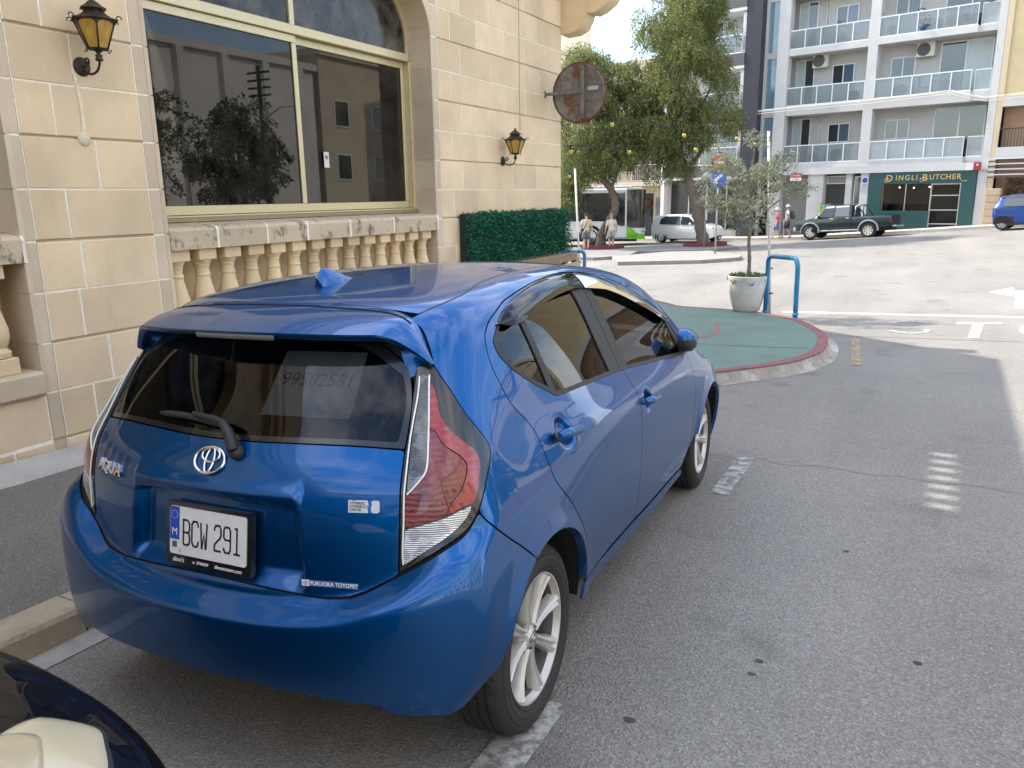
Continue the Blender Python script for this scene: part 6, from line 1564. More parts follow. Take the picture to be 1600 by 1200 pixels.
def rail(par, x0, x1, zf, y, nd, glass_m=G_BAL, h=.93, ret=0.0):
    """glazed balustrade: white posts and top rail with a pane in each bay"""
    r = P3(MB().box(x0, x1, y, y + .05, zf + h - .05, zf + h), 'balcony_rail', M_PVC, par); P3(MB().box(x0, x1, y, y + .045, zf + .0, zf + .045), 'bottom_rail', M_PVC, r)
    for k in range(nd + 1):
        x = x0 + (x1 - x0) * k / nd; P3(MB().box(max(x0, x - .022), min(x1, x + .022), y - .002, y + .048, zf + .045, zf + h - .05), 'rail_post', M_PVC, r)
    for k in range(nd):
        a = x0 + (x1 - x0) * k / nd + .03; b = x0 + (x1 - x0) * (k + 1) / nd - .03; P3(MB().box(a, b, y + .018, y + .028, zf + .05, zf + h - .055), 'rail_pane', glass_m, r)
    return r
ap = fbuild('apartment_block', 'grey apartment block with white-railed balconies above the green butcher shop')
XL, XA, XC0, XC1, XR = -.55, .05, 4.02, 4.48, 9.80
floors = [(fz(3.09), fz(2.85)), (fz(5.86), fz(5.42)), (fz(8.52), fz(8.23)), (fz(11.2), fz(10.9)), (fz(13.9), fz(13.6))]
TOPZ = fz(15.5); RD = 1.25
P3(MB().box(XL, XA, -.02, .5, -1.2, TOPZ), 'pillar', M_GREYW, ap); P3(MB().box(XC0, XC1, -.02, .5, fz(2.85), TOPZ), 'pillar', M_GREYW, ap); P3(MB().box(9.48, XR, 0, RD + .2, -1, TOPZ), 'pillar', M_GREYW, ap)
P3(MB().box(XL, XR, RD, RD + .3, fz(2.8), TOPZ), 'back_wall', M_GREYD, ap); P3(MB().box(XL - 1.2, XR, RD + .3, 9, -1, TOPZ - .1), 'core', M_GREYD, ap)
for zf, zb in floors:
    P3(MB().box(XA + .001, XC0 - .001, .02, RD - .001, zb, zf), 'balcony_slab', M_GREYW, ap); P3(MB().box(XC1 + .001, 8.72, -.001 - .12, RD - .001, zb, zf), 'balcony_slab', M_GREYW, ap); P3(MB().box(8.721, 9.479, .1, RD - .001, zb + .02, zf - .001), 'balcony_slab', M_GREYW, ap)
for i, (zf, zb) in enumerate(floors[:4]):
    rail(ap, XA + .02, XC0 - .02, zf, .04, 5, G_BAL if i else G_BAL); rail(ap, XC1 + .02, 8.68, zf, -.10, 5, G_BAL if i else G_BALF); rail(ap, 8.78, 9.44, zf, .12, 1, G_BALF)
    ceil = floors[i + 1][1] if i + 1 < len(floors) else zf + 2.6
    # sliding doors and small windows in the recess
    win(ap, .02, 1.02, zf + .01, ceil - .10, RD - .001, [M_CURT, M_DARKGL], 1); win(ap, 1.95, 3.06, zf + 1.03, zf + 1.98, RD - .001, [M_DARKGL, mat('blue_sky_glass', (.08, .13, .19), .05, coat=1)], 1)
    win(ap, 4.80, 5.92, zf + 1.03, zf + 1.98, RD - .001, [M_DARKGL, M_DARKGL, ], 1); win(ap, 7.0, 9.2, zf + .01, ceil - .08, RD - .001, [M_DARKGL, M_CURT] if i % 2 else [M_DARKGL, M_DARKGL], 1)
    P3(MB().tube([(3.75 if i == 1 else 1.45, RD - .05, zf + .5), (3.75 if i == 1 else 1.45, RD - .05, ceil - .05)], .035, 6), 'waste_pipe', M_PVC, ap)
def ac_unit(x0, z0, w=.80, h=.58, y=RD - .42, label='', big=False):
    A = empty('air_conditioner', FO.to_3d() if False else (0, 0, 0), 0, label, 'air conditioner', 'air conditioners on the grey apartment block')
    c = FO + FU * x0 - FN * y; A.location = (c.x, c.y, z0); A.rotation_euler = (0, 0, FA)
    MB().cbox(0, w, 0, .32, 0, h, .02).build('casing', mat('ac_cream', (.62, .60, .55), .5, var=.06, scale=6), A)
    MB().lathe([(.0001, -.004), (h * .40, -.004), (h * .43, -.014), (h * .45, 0)], 24, at=(w * .40, 0, h * .5), axis='y').build('fan_ring', mat('ac_dark', (.05, .05, .05), .6), A)
    for k in range(3): MB().tube([(w * .40 + h * r * math.cos(t), -.012, h * .5 + h * r * math.sin(t)) for r in (.12 + .12 * k,) for t in np.linspace(0, 2 * math.pi, 20)], .008, 4, False).build('fan_guard', mat('ac_guard', (.4, .4, .39), .5), A)
    return A
z1, z2 = floors[0][0], floors[1][0]
ac_unit(1.13, z1 + .02, .78, .56, label='air conditioner on first balcony left of the centre pillar, smaller of two'); ac_unit(2.2, z1 + .02, .98, .74, label='air conditioner on first balcony left of the centre pillar, larger of two'); ac_unit(4.95, z1 + .02, .78, .6, label='air conditioner on first balcony right of pillar, nearer the pillar'); ac_unit(5.95, z1 + .02, .8, .62, label='air conditioner on first balcony right of pillar, under the window pipe')
ac_unit(1.02, z2 + 1.88, .80, .68, label='air conditioner hung high beside the second-floor left balcony door'); ac_unit(6.0, z2 + 1.83, .80, .66, label='air conditioner hung high between second-floor right window and curtained door'); ac_unit(5.05, z2 + .02, .95, .70, label='large air conditioner on second-floor balcony floor below the right window'); ac_unit(2.9, z2 + .02, .9, .62, label='air conditioner turned sideways on second-floor left balcony')
# terrace table and chairs, plants on balconies
def fpos(x, y, z): p = FO + FU * x - FN * y; return (p.x, p.y, z)
M_DKMET = mat('dark_metal', (.035, .035, .037), .5, .4)
bt = empty('balcony_table', fpos(7.15, .55, z2), FA, 'small dark table with yellow top on the second-floor balcony', 'table')
MB().box(-.3, .3, -.25, .25, .62, .66).build('table_top', mat('ochre_top', (.5, .36, .08), .6), bt)
for a, b in ((-.26, -.21), (.26, -.21), (-.26, .21), (.26, .21)): MB().tube([(a, b, 0), (a, b, .62)], .015, 6).build('leg', M_DKMET, bt)
for cx, lab in ((6.55, 'dark metal chair left of the small balcony table'), (7.95, 'dark metal chair right of the small balcony table')):
    ch_ = empty('balcony_chair', fpos(cx, .55, z2), FA, lab, 'chair', 'dark chairs on the second-floor balcony')
    MB().box(-.22, .22, -.22, .22, .40, .43).build('seat', M_DKMET, ch_); MB().box(-.22 if cx < 7 else .19, -.19 if cx < 7 else .22, -.22, .22, .44, .85).build('backrest', M_DKMET, ch_)
    for a in (-.2, .2):
        for b in (-.2, .2): MB().tube([(a, b, 0), (a, b, .40)], .014, 5).build('leg', M_DKMET, ch_)
z3_ = floors[2][0]
for k, (cx, w, hh, col, lab) in enumerate(((6.45, .34, .32, (.03, .06, .12), 'dark blue planter with pink flowers on the top balcony'), (7.05, .16, .2, (.4, .4, .38), 'small white pot with a green plant on the top balcony'), (7.55, .16, .2, (.32, .13, .08), 'terracotta pot with a flower on the top balcony'), (8.2, .22, .3, (.03, .04, .06), 'dark pot with a leafy bush at the right of the top balcony'), (5.0, .16, .2, (.3, .12, .07), 'small terracotta pot near the pillar on the top balcony'))):
    q = empty('balcony_plant', fpos(cx, .12, z3_), FA, lab, 'plant', 'potted plants on the top balcony')
    MB().lathe([(w * .6, .02), (w * .75, hh * .5), (w, hh), (w * .9, hh), (.0001, hh * .9)], 14).build('pot', mat('balcony_pot_%d' % k, col, .6), q)
    n = 260; rr_ = np.random.default_rng(40 + k); d = rnd_dirs(rr_, n); Pp = d * [w * 1.1, w * 1.0, .18] * rr_.uniform(.2, 1, (n, 1)) + [0, 0, hh + .16]
    V, F = leaves(Pp, d, rnd_dirs(rr_, n), rr_.uniform(.05, .09, n), rr_.uniform(.015, .025, n)); mesh_np('leaves', V, F, leaf_mat('balcony_leaf', (.03, .08, .02), (.10, .16, .05)), q)
    if k in (0, 2):
        n = 60; d = rnd_dirs(rr_, n); Pp = d * [w, w, .12] + [0, 0, hh + .26]; V, F = leaves(Pp, d, rnd_dirs(rr_, n), np.full(n, .06), np.full(n, .03)); mesh_np('flowers', V, F, leaf_mat('pink_petal', (.5, .22, .18), (.62, .40, .34)), q)
for (x, z, lab) in ((5.95, fz(9.6), 'round bulkhead lamp between the top-floor balcony openings'), (9.1, fz(9.55), 'round bulkhead lamp at the right end of the top floor')):
    q = empty('wall_lamp', fpos(x, RD - .03 if x < 8 else .05, z), FA, lab, 'lamp', 'round wall lamps on the apartment block'); MB().lathe([(.0001, -.09), (.10, -.07), (.14, 0)], 20, axis='y').build('lens', mat('lamp_opal', (.6, .58, .52), .4), q); MB().lathe([(.14, -.03), (.17, -.04), (.18, 0)], 20, axis='y').build('bezel', M_DKMET, q)
# --- ground floor of the block
gb = fz(2.85)
P3(MB().box(XL, XR, -.14, .0, fz(2.52), gb - .001), 'fascia_band', M_GREYW, ap)
P3(MB().box(9.40, XR, -.02, -.001, -1, fz(2.52) - .001), 'pier', M_GREYW, ap); P3(MB().box(1.55, 2.35, -.02, .45, -1.2, fz(2.52) - .001), 'pier', M_GREYW, ap); P3(MB().box(3.45, 3.75, .1, .5, -1.2, fz(2.52) - .001), 'pier', M_GREYW, ap); P3(MB().box(4.22, 4.63, -.02, .45, -1.2, fz(2.52) - .001), 'pier', M_GREYW, ap)
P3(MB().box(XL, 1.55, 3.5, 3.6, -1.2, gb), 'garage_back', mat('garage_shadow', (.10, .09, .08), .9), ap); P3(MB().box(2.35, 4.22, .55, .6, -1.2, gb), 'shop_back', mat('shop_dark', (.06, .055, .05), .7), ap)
win(ap, 2.38, 3.42, fz(2.05), fz(2.44), .5, mat('grey_panel', (.30, .30, .29), .5), 0); win(ap, 3.8, 4.2, fz(.2), fz(2.4), .4, M_DARKGL, 0)
# --- butcher's shopfront
M_TEAL = mat('teal_green_paint', (.010, .058, .056), .45, var=.06, scale=3); M_GOLD = mat('gold_lettering', (.50, .36, .12), .4, .2)
shop = ap
sx0, sx1 = 4.64, 9.38; sb = -.55; st_ = fz(2.53)
wx0, wx1, wz0, wz1 = 5.30, 8.78, fz(.76), fz(1.98)
P3(MB().box(sx0, sx1, -.10, -.02, wz1, st_), 'shop_fascia', M_TEAL, shop); P3(MB().box(sx0, wx0, -.10, -.02, sb, wz1 - .001), 'shop_pilaster', M_TEAL, shop); P3(MB().box(wx1, sx1, -.10, -.02, sb, wz1 - .001), 'shop_pilaster', M_TEAL, shop)
dx0 = 7.48
P3(MB().box(wx0, dx0, -.10, -.02, sb, wz0), 'stall_riser', M_TEAL, shop)
for k in range(4): P3(MB().box(wx0 + .01, dx0 - .01, -.106, -.099, wz0 - .12 - .2 * k - .015, wz0 - .12 - .2 * k), 'riser_groove', mat('teal_groove', (.008, .05, .043), .5), shop)
P3(MB().box(wx0, dx0, .02, .03, wz0, wz1), 'shop_window', G_BAL2 if 'G_BAL2' in globals() else glass('shop_glass', (.55, .56, .55), 1.5), shop)
P3(MB().box(dx0 + .06, wx1 - .02, .02, .03, sb + .1, wz1 - .06), 'shop_door', MATS['shop_glass'], shop)
MALU = mat('brushed_aluminium', (.45, .45, .44), .35, .8)
for b in ((dx0, dx0 + .06, sb, wz1), (wx1 - .06, wx1, sb, wz1)): P3(MB().box(b[0], b[1], -.02, .05, b[2], b[3]), 'door_post', MALU, shop)
for z in (wz1 - .06, fz(1.42), fz(.77), fz(.15)): P3(MB().box(dx0 + .06, wx1 - .06, -.02, .05, z, z + .05), 'door_rail', MALU, shop)
P3(MB().box(wx0, wx0 + .05, -.02, .05, wz0, wz1), 'window_post', mat('timber_post', (.25, .13, .06), .6), shop); P3(MB().box(6.35, 6.39, -.0, .04, wz0, wz1), 'window_post', MALU, shop)
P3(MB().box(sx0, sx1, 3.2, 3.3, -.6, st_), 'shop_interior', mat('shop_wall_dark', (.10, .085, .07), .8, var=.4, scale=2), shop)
P3(MB().cbox(5.4, 7.2, .7, 1.3, -.4, fz(1.05), .03), 'display_counter', mat('counter_dark', (.12, .06, .05), .3, var=.4, scale=5), shop)
for k, x in enumerate((5.95, 6.6, 7.3)): P3(MB().blob((x, .5, wz1 - .16 - .03 * (k % 2)), .035, 8, 6), 'spot_bulb', mat('lit_bulb', (.9, .85, .75), .4), shop); 
_b = MATS['lit_bulb'].node_tree.nodes['Principled BSDF']; _b.inputs['Emission Color'].default_value = (1, .93, .8, 1); _b.inputs['Emission Strength'].default_value = 6
def txt(s, size, x, z, sx=1.0, bold=.004): 
    o = place_text('sign_letter', text_mesh(s, size, .008, 'CENTER', sx=sx, bold=bold), M_GOLD, shop, (x, -.112, z), (1, 0, 0), (0, 0, 1)); return o
zt = fz(2.24)
for s_, x, sz in (('D', 5.60, .46), ('I', 5.92, .34), ('N', 6.13, .34), ('G', 6.42, .34), ('L', 6.67, .34), ('I', 6.84, .34), ('B', 7.20, .46), ('U', 7.50, .34), ('T', 7.73, .34), ('C', 7.96, .34), ('H', 8.21, .34), ('E', 8.44, .34), ('R', 8.65, .34)): txt(s_, sz, x, zt + (-.01 if sz > .4 else .01), .95)
for cx in (5.52, 7.12): P3(MB().tube([(cx + .13 * math.cos(t), -.115, zt - .10 + .10 * math.sin(t)) for t in np.linspace(-.3, 4.6, 22)], .014, 5), 'letter_swash', M_GOLD, shop)
P3(MB().tube(cat_rom([(8.68, -.115, zt - .05), (8.78, -.115, zt - .17), (8.92, -.115, zt - .20), (9.0, -.115, zt - .17)], 5), .014, 5), 'letter_swash', M_GOLD, shop)
# parking plate, small plates, estate board
def plate(x, z, w, h, y, col, name, lab, cat='sign'):
    q = empty(name, fpos(x, y, z), FA, lab, cat); MB().cbox(-w / 2, w / 2, -.02, 0, -h / 2, h / 2, .004).build('plate', mat(name + '_%d' % int(x * 100), col, .5), q); return q
q = plate(4.43, fz(2.06), .36, .60, -.04, (.55, .55, .53), 'parking_sign', 'white sign with blue disc fixed left of the green shopfront'); MB().lathe([(.0001, -.024), (.125, -.024), (.125, -.019)], 24, at=(0, 0, .13), axis='y').build('blue_disc', mat('sign_blue', (.03, .05, .35), .5), q)
for k in range(4): MB().box(-.13, .13, -.0225, -.0215, -.08 - .055 * k, -.055 - .055 * k).build('text_line', mat('sign_grey', (.25, .25, .26), .5), q)
plate(9.05, fz(2.67), .30, .33, -.16, (.62, .61, .58), 'house_number_plate', 'small white plate above the right end of green shopfront'); q = plate(9.37, fz(2.68), .30, .33, -.16, (.35, .012, .03), 'red_plate', 'small red plate above the right end of green shopfront'); MB().blob((0, -.022, .05), .05, 8, 6, (1, .1, .6)).build('white_mark', M_WINK, q)
q = plate(.95, fz(2.42), .62, .40, -.16, (.50, .06, .05), 'estate_board', 'red and white board hung over the garage entrance'); place_text('board_text', text_mesh('FOR SALE', .11, .001, bold=.002), M_WINK, q, (0, -.022, .08), (1, 0, 0), (0, 0, 1)); MB().box(-.30, .30, -.0225, -.0215, -.19, -.03).build('white_band', M_WINK, q); place_text('board_text', text_mesh('79 0455', .10, .001, bold=.002), mat('red_print', (.5, .05, .05), .5), q, (0, -.024, -.11), (1, 0, 0), (0, 0, 1))
# clothes rack by the doorway
cr_ = empty('clothes_display', fpos(2.75, -.25, gz(*fw(2.75, .25)) + .13), FA, 'clothes and hats hung on a rack by the shop doorway', 'rack')
MB().tube([(-.4, 0, 0), (-.4, 0, 1.55), (.4, 0, 1.55), (.4, 0, 0)], .018, 6).build('rack_frame', M_DKMET, cr_)
for k, col in enumerate(((.35, .42, .05), (.10, .35, .42), (.30, .30, .28), (.05, .06, .12))): MB().grid([[(-.33 + .21 * k + dx_ * (1 + .25 * (1.45 - z)), .03 * math.sin(dx_ * 30), z) for dx_ in np.linspace(-.09, .09, 7)] for z in (1.5, 1.3, 1.0, .75)]).build('garment', mat('garment_%d' % k, col, .9), cr_)
# glazed strip and service gap left of the block
P3(MB().box(-1.15, XL - .001, .25, .3, fz(2.9), TOPZ), 'stair_glazing', mat('stair_glass', (.16, .26, .32), .08, coat=1, var=.15, scale=1), ap)
for zf, zb in floors: P3(MB().box(-1.15, XL - .001, .2, .249, zb, zf), 'stair_spandrel', M_GREYW, ap)
P3(MB().box(-1.25, -1.151, .0, .3, -1, TOPZ), 'stair_mullion', M_GREYW, ap)
# overhead cables slung along the facade
cab = empty('overhead_cable', fpos(-6, -.5, fz(5.2)), 0, 'pale bundled cables slung along the apartment facade', 'cable')
def cpt(x, z, y=-.45): v = Vector(fpos(x, y, fz(z))) - Vector(cab.location); return v
for dz, m_ in ((0, mat('cable_cream2', (.62, .57, .47), .6)), (-.10, MATS['cable_cream2']), (.05, M_PVC)):
    MB().tube([cpt(x, z + dz) for x, z in ((-7.5, 4.95), (-5.5, 5.15), (-2.0, 5.68), (.5, 5.72), (3.9, 5.74), (6.0, 5.80), (8.0, 5.86), (8.6, 5.65), (9.4, 5.45), (11, 5.5), (14, 5.6))], .017, 6).build('cable', m_, cab)
# --- black and white block next door
bw = fbuild('black_white_block', 'white apartment block with black pier and dark slab edges behind the trees')
M_WHT = mat('white_render', (.82, .80, .77), .8, var=.05, scale=1.2); M_BLK = mat('charcoal_render', (.035, .035, .045), .7, var=.12, scale=2); M_SLATE = mat('slate_band', (.10, .098, .10), .7)
P3(MB().box(-2.13, -1.26, -.5, 6, -1.2, 18), 'black_pier', M_BLK, bw); P3(MB().box(-6.9, -2.13, 1.2, 6, -1.2, 18), 'back_wall', M_WHT, bw); P3(MB().box(-7.1, -6.9, -.3, 6, -1.2, 18), 'side_wall', M_WHT, bw)
for i in range(5):
    zf = fz(3.15 + 2.74 * i)
    P3(MB().box(-6.9, -2.131, -.55, 1.2, zf - .62, zf - .02), 'slab_edge', M_SLATE, bw); P3(MB().box(-6.88, -2.14, -.50, 1.19, zf - .78, zf - .621), 'soffit', M_WHT, bw); P3(MB().box(-6.88, -2.14, -.50, 1.19, zf - .019, zf), 'floor', M_WHT, bw)
    rail(bw, -6.8, -2.3, zf, -.5, 4, G_BAL, .95)
    P3(MB().box(-2.4, -2.131, -.3, 1.19, zf + .001, zf + 2.0), 'return_wall', M_WHT, bw)
    win(bw, -5.0, -2.75, zf + .02, zf + 2.05, 1.199, [M_DARKGL, M_CURT, M_CURT], 2); P3(MB().blob((-2.6, 1.15, zf + 1.6), .07, 8, 6), 'balcony_lamp', M_PVC, bw)
P3(MB().box(-6.9, -2.131, .6, .7, -1.2, fz(2.3)), 'cafe_front', mat('cafe_dark', (.045, .045, .05), .2), bw)
P3(MB().box(-6.9, -2.131, -.05, 0, fz(.0) - 1, fz(-.25)), 'cafe_step', M_GREYW, bw)
for x in (-5.7, -4.5, -3.3): P3(MB().box(x, x + .06, .5, .6, -1, fz(2.3)), 'cafe_mullion', M_PVC, bw)
# --- cream house behind the bus
be = fbuild('cream_house', 'cream house with railed balcony and dark shop openings behind the bus')
M_CREAM = mat('cream_render', (.56, .47, .34), .85, var=.1, scale=1.2, bump=.2, bscale=30, stain=(.8, .6, (.40, .33, .24), .5))
P3(MB().box(-21, -7.12, .9, 8, -1.5, fz(9.2)), 'wall', M_CREAM, be); P3(MB().box(-21, -7.12, .0, .9, fz(5.3), fz(5.6)), 'balcony_slab', M_CREAM, be)
P3(MB().box(-13.4, -7.0, -.3, .9, fz(2.15), fz(2.40)), 'balcony_slab', M_CREAM, be)
for x0, x1, z0, z1 in ((-9.9, -7.25, 2.45, 5.1), (-13, -11, 2.45, 4.9), (-9.9, -8.0, 5.7, 8.0), (-13, -11.5, 5.7, 8.0)): win(be, x0, x1, fz(z0), fz(z1), .898, mat('brown_shutter', (.10, .085, .075), .6), 1)
for x0, x1 in ((-9.7, -8.3), (-12.8, -10.2), (-16, -13.4)): P3(MB().box(x0, x1, .85, .95, -1.4, fz(1.75)), 'shop_opening', mat('shop_opening_dark', (.02, .02, .02), .6), be)
P3(MB().box(-8.1, -7.3, .82, .9, -1.0, fz(1.5)), 'shutter_door', mat('steel_shutter', (.16, .155, .15), .5, .3), be); P3(MB().box(-9.8, -8.4, -.1, .85, fz(1.05), fz(1.35)), 'awning', mat('red_awning', (.22, .05, .055), .8), be)
rr0 = P3(MB().box(-13.3, -7.05, -.28, -.25, fz(3.3), fz(3.35)), 'balcony_railing', mat('cream_rail', (.5, .44, .33), .6), be)
for k in range(46): P3(MB().box(-13.28 + .136 * k, -13.262 + .136 * k, -.275, -.255, fz(2.4), fz(3.3)), 'railing_bar', MATS['cream_rail'], rr0)
tb = fbuild('tall_cream_block', 'tall plain cream block rising behind the restaurant corner'); P3(MB().box(-32, -19.7, 9, 10.2, -1, 17.5), 'wall', mat('pale_cream', (.62, .54, .42), .85, var=.05, scale=.6), tb); P3(MB().box(-20.2, -19.2, 8.6, 9.5, -1, 15.0), 'stair_tower', MATS['pale_cream'], tb); P3(MB().box(-32.2, -19.6, 8.8, 10.4, 17.501, 17.8), 'coping', MATS['pale_cream'], tb)
# --- ochre house at the right edge
oh = fbuild('ochre_house', 'ochre house with stone first floor and slatted awning at right edge')
M_OCH = mat('ochre_render', (.60, .48, .27), .85, var=.08, scale=1, stain=(.8, .6, (.40, .27, .12), .5)); M_OSTONE = stone_mat('old_rubble_stone', (.36, .23, .14))
P3(MB().box(XR + .02, 20, .1, 8, fz(5.5), 16), 'upper_wall', M_OCH, oh); P3(MB().box(XR + .02, XR + .25, -.05, .09, fz(.5), 16), 'party_strip', mat('party_cream', (.55, .45, .30), .85), oh)
P3(MB().box(XR + .26, 20, -.1, .6, fz(5.1), fz(5.499)), 'floor_band', M_GREYW, oh); P3(MB().box(XR + .26, 20, .55, 8, -1, fz(5.09)), 'stone_wall', M_OSTONE, oh)
P3(MB().box(XR + .26, 20, -.35, .55, fz(2.98), fz(3.42)), 'balcony_slab', M_GREYW, oh)
for k in range(30): P3(MB().box(XR + .3 + .12 * k, XR + .32 + .12 * k, -.33, -.31, fz(3.42), fz(4.15)), 'railing_bar', M_DKMET, oh)
P3(MB().box(XR + .3, 20, -.335, -.305, fz(4.15), fz(4.19)), 'railing_top', M_DKMET, oh)
P3(MB().prism([(11.1, fz(3.42)), (12.4, fz(3.42)), (12.4, fz(4.6)), (12.2, fz(4.85)), (11.75, fz(4.95)), (11.3, fz(4.85)), (11.1, fz(4.6))], lambda a, b, d: (a, d, b), .50, .56), 'arched_door', mat('door_grey', (.12, .12, .125), .5), oh)
for k in range(8): P3(MB().box(XR + .1, 20, -.75 + .02 * k, -.70 + .02 * k, fz(2.92) - .115 * k, fz(2.92) - .115 * k + .055), 'awning_slat', mat('awning_white', (.66, .62, .58), .6) if k % 2 == 0 else mat('awning_brown', (.10, .06, .05), .6), oh)
for k in range(7): P3(MB().cbox(9.85, 10.45, -.35, .4, -.45 + .31 * k, -.15 + .31 * k, .02), 'gate_pier_stone', stone_mat('pier_stone', (.46, .34, .23)) if 'pier_stone' not in MATS else MATS['pier_stone'], oh)
P3(MB().box(11.9, 12.7, .5, .56, -.5, fz(2.2)), 'door', mat('maroon_door', (.12, .02, .015), .5), oh)
n = 2600; rr_ = np.random.default_rng(77); Pp = np.c_[rr_.uniform(10.5, 11.6, n), rr_.uniform(.1, .52, n), rr_.uniform(-.3, 2.2, n)]; d = rnd_dirs(rr_, n)
cl = empty('climbing_plant', fpos(11, .4, gz(*fw(11, 0))), FA, 'dark climbing plant on the stone wall behind the blue two-seater', 'plant'); V, F = leaves(Pp - [11, .4, cl.location.z], d, rnd_dirs(rr_, n), rr_.uniform(.05, .1, n), rr_.uniform(.015, .03, n)); mesh_np('leaves', V, F, leaf_mat('ivy_leaf', (.03, .045, .02), (.08, .085, .04)), cl)['kind'] = 'stuff'
# ---------------------------------------------------------------- the rest of the street: behind and to the right, met only in reflections
M_OPW = mat('opposite_white', (.66, .63, .58), .85, var=.06, scale=.7); M_OPC = mat('opposite_cream', (.56, .48, .36), .85, var=.08, scale=.7)
def block(name, label, x0, x1, y0, y1, h, m, face, nx, ny, pil=0):
    o = empty(name, ((x0 + x1) / 2, (y0 + y1) / 2, gz((x0 + x1) / 2, (y0 + y1) / 2)), 0, label, 'building'); Z = o.location.z
    def B(mb, n_, mm): q = mb.build(n_, mm, o); q.matrix_parent_inverse = Matrix.Translation(-Vector(o.location)); return q
    B(MB().box(x0, x1, y0, y1, Z - 1.5, Z + h), 'wall', m); B(MB().box(x0 - .2, x1 + .2, y0 - .2, y1 + .2, Z + h + .001, Z + h + .35), 'parapet', m)
    for j in range(ny):
        z0 = Z + .9 + j * 3.0
        for i in range(nx):
            if face == 'x':
                c = y0 + (y1 - y0) * (i + .5) / nx; f = B(MB().box(x0 - .06, x0 - .002, c - .65, c + .65, z0 - .05, z0 + 1.45), 'window', M_PVC); g = MB().box(x0 - .065, x0 - .0605, c - .57, c + .57, z0 + .03, z0 + 1.37).build('pane', M_DARKGL, f)
            else:
                c = x0 + (x1 - x0) * (i + .5) / nx; yy = y1 if face == 'y' else y0; s = 1 if face == 'y' else -1
                f = B(MB().box(c - .65, c + .65, min(yy + s * .002, yy + s * .06), max(yy + s * .002, yy + s * .06), z0 - .05, z0 + 1.45), 'window', M_PVC); MB().box(c - .57, c + .57, min(yy + s * .0605, yy + s * .065), max(yy + s * .0605, yy + s * .065), z0 + .03, z0 + 1.37).build('pane', M_DARKGL, f)
    for k in range(pil): c = y0 + (y1 - y0) * (k + .5) / pil; B(MB().box(x0 - .35, x0 - .001, c - .2, c + .2, Z - 1, Z + h - .01), 'pilaster', m)
    return o
block('opposite_hall', 'tall plain white hall with pilasters across the road, out of frame right', 22, 34, 23, 33.5, 8.0, M_OPW, 'x', 0, 0, 4)
block('opposite_house', 'low cream house beside the white hall across the road, out of frame', 22, 34, 34, 48, 7.6, M_OPC, 'x', 4, 2)
block('opposite_house', 'cream town house across the road to the right, out of frame', 10.5, 20, -8, 2.5, 8.5, M_OPC, 'x', 4, 2)
block('opposite_house', 'white town house across the road behind the camera, out of frame', 10.5, 20, -24, -9, 10.5, M_OPW, 'x', 5, 3)
block('opposite_house', 'cream house closing the street behind the camera, out of frame', -12, 8, -44, -34, 9.5, M_OPC, 'y', 6, 3)
gw = empty('garden_wall', (13.5, 14.5, gz(13.5, 14.5)), 0, 'low rubble garden wall across the road, out of frame', 'wall'); MB().box(-.25, .25, -11, 12, -.8, 1.5).build('masonry', M_OSTONE, gw)
LF3 = leaf_mat('garden_leaf', (.030, .055, .015), (.075, .105, .03), .5, .3)
for k, (x, y, h, lab) in enumerate(((16, 11.5, 5.0, 'round dark garden tree behind the rubble wall, nearest the cream house'), (16.2, 16.5, 5.7, 'round dark garden tree behind the rubble wall, middle of three'), (15.6, 21.5, 5.2, 'round dark garden tree behind the rubble wall, nearest the hall'))):
    tree('garden_tree', lab, (x, y, gz(x, y)), [(0, 0, -.1), (.1, 0, 1.2), (0, .1, 2.4), (.1, 0, h * .75)], [([(0, 0, 1.8), (.8, .5, 2.8), (1.2, .8, 3.4)], .1), ([(0, .05, 2.0), (-.9, -.4, 3.0), (-1.3, -.6, 3.6)], .1)],
         crown_clumps(60 + k, [(h * .45, 0, 0, 1.8, 7), (h * .62, 0, 0, 2.3, 9), (h * .8, 0, 0, 2.1, 8), (h * .95, 0, 0, 1.3, 5)]), LF3, 60, .16, .15, 70 + k, .18, group='garden trees across the road', leaf_w=.4)
up = empty('utility_pole', (12, 19.25, gz(12, 19.25)), 0, 'tall utility pole with street lamp across the road, out of frame', 'pole'); MB().tube([(0, 0, -.2), (0, 0, 6.4)], [.10, .07], 10).build('shaft', M_DKMET, up); MB().tube([(0, 0, 4.6), (-.9, 0, 5.0), (-1.5, 0, 5.0)], .035, 8).blob((-1.75, 0, 4.97), .22, 10, 6, (1.3, .6, .35)).build('lamp_arm', M_PVC, up)
for k in range(4): MB().box(-.5, .5, -.04, .04, 5.4 + .25 * k, 5.46 + .25 * k).build('cross_arm', M_DKMET, up)
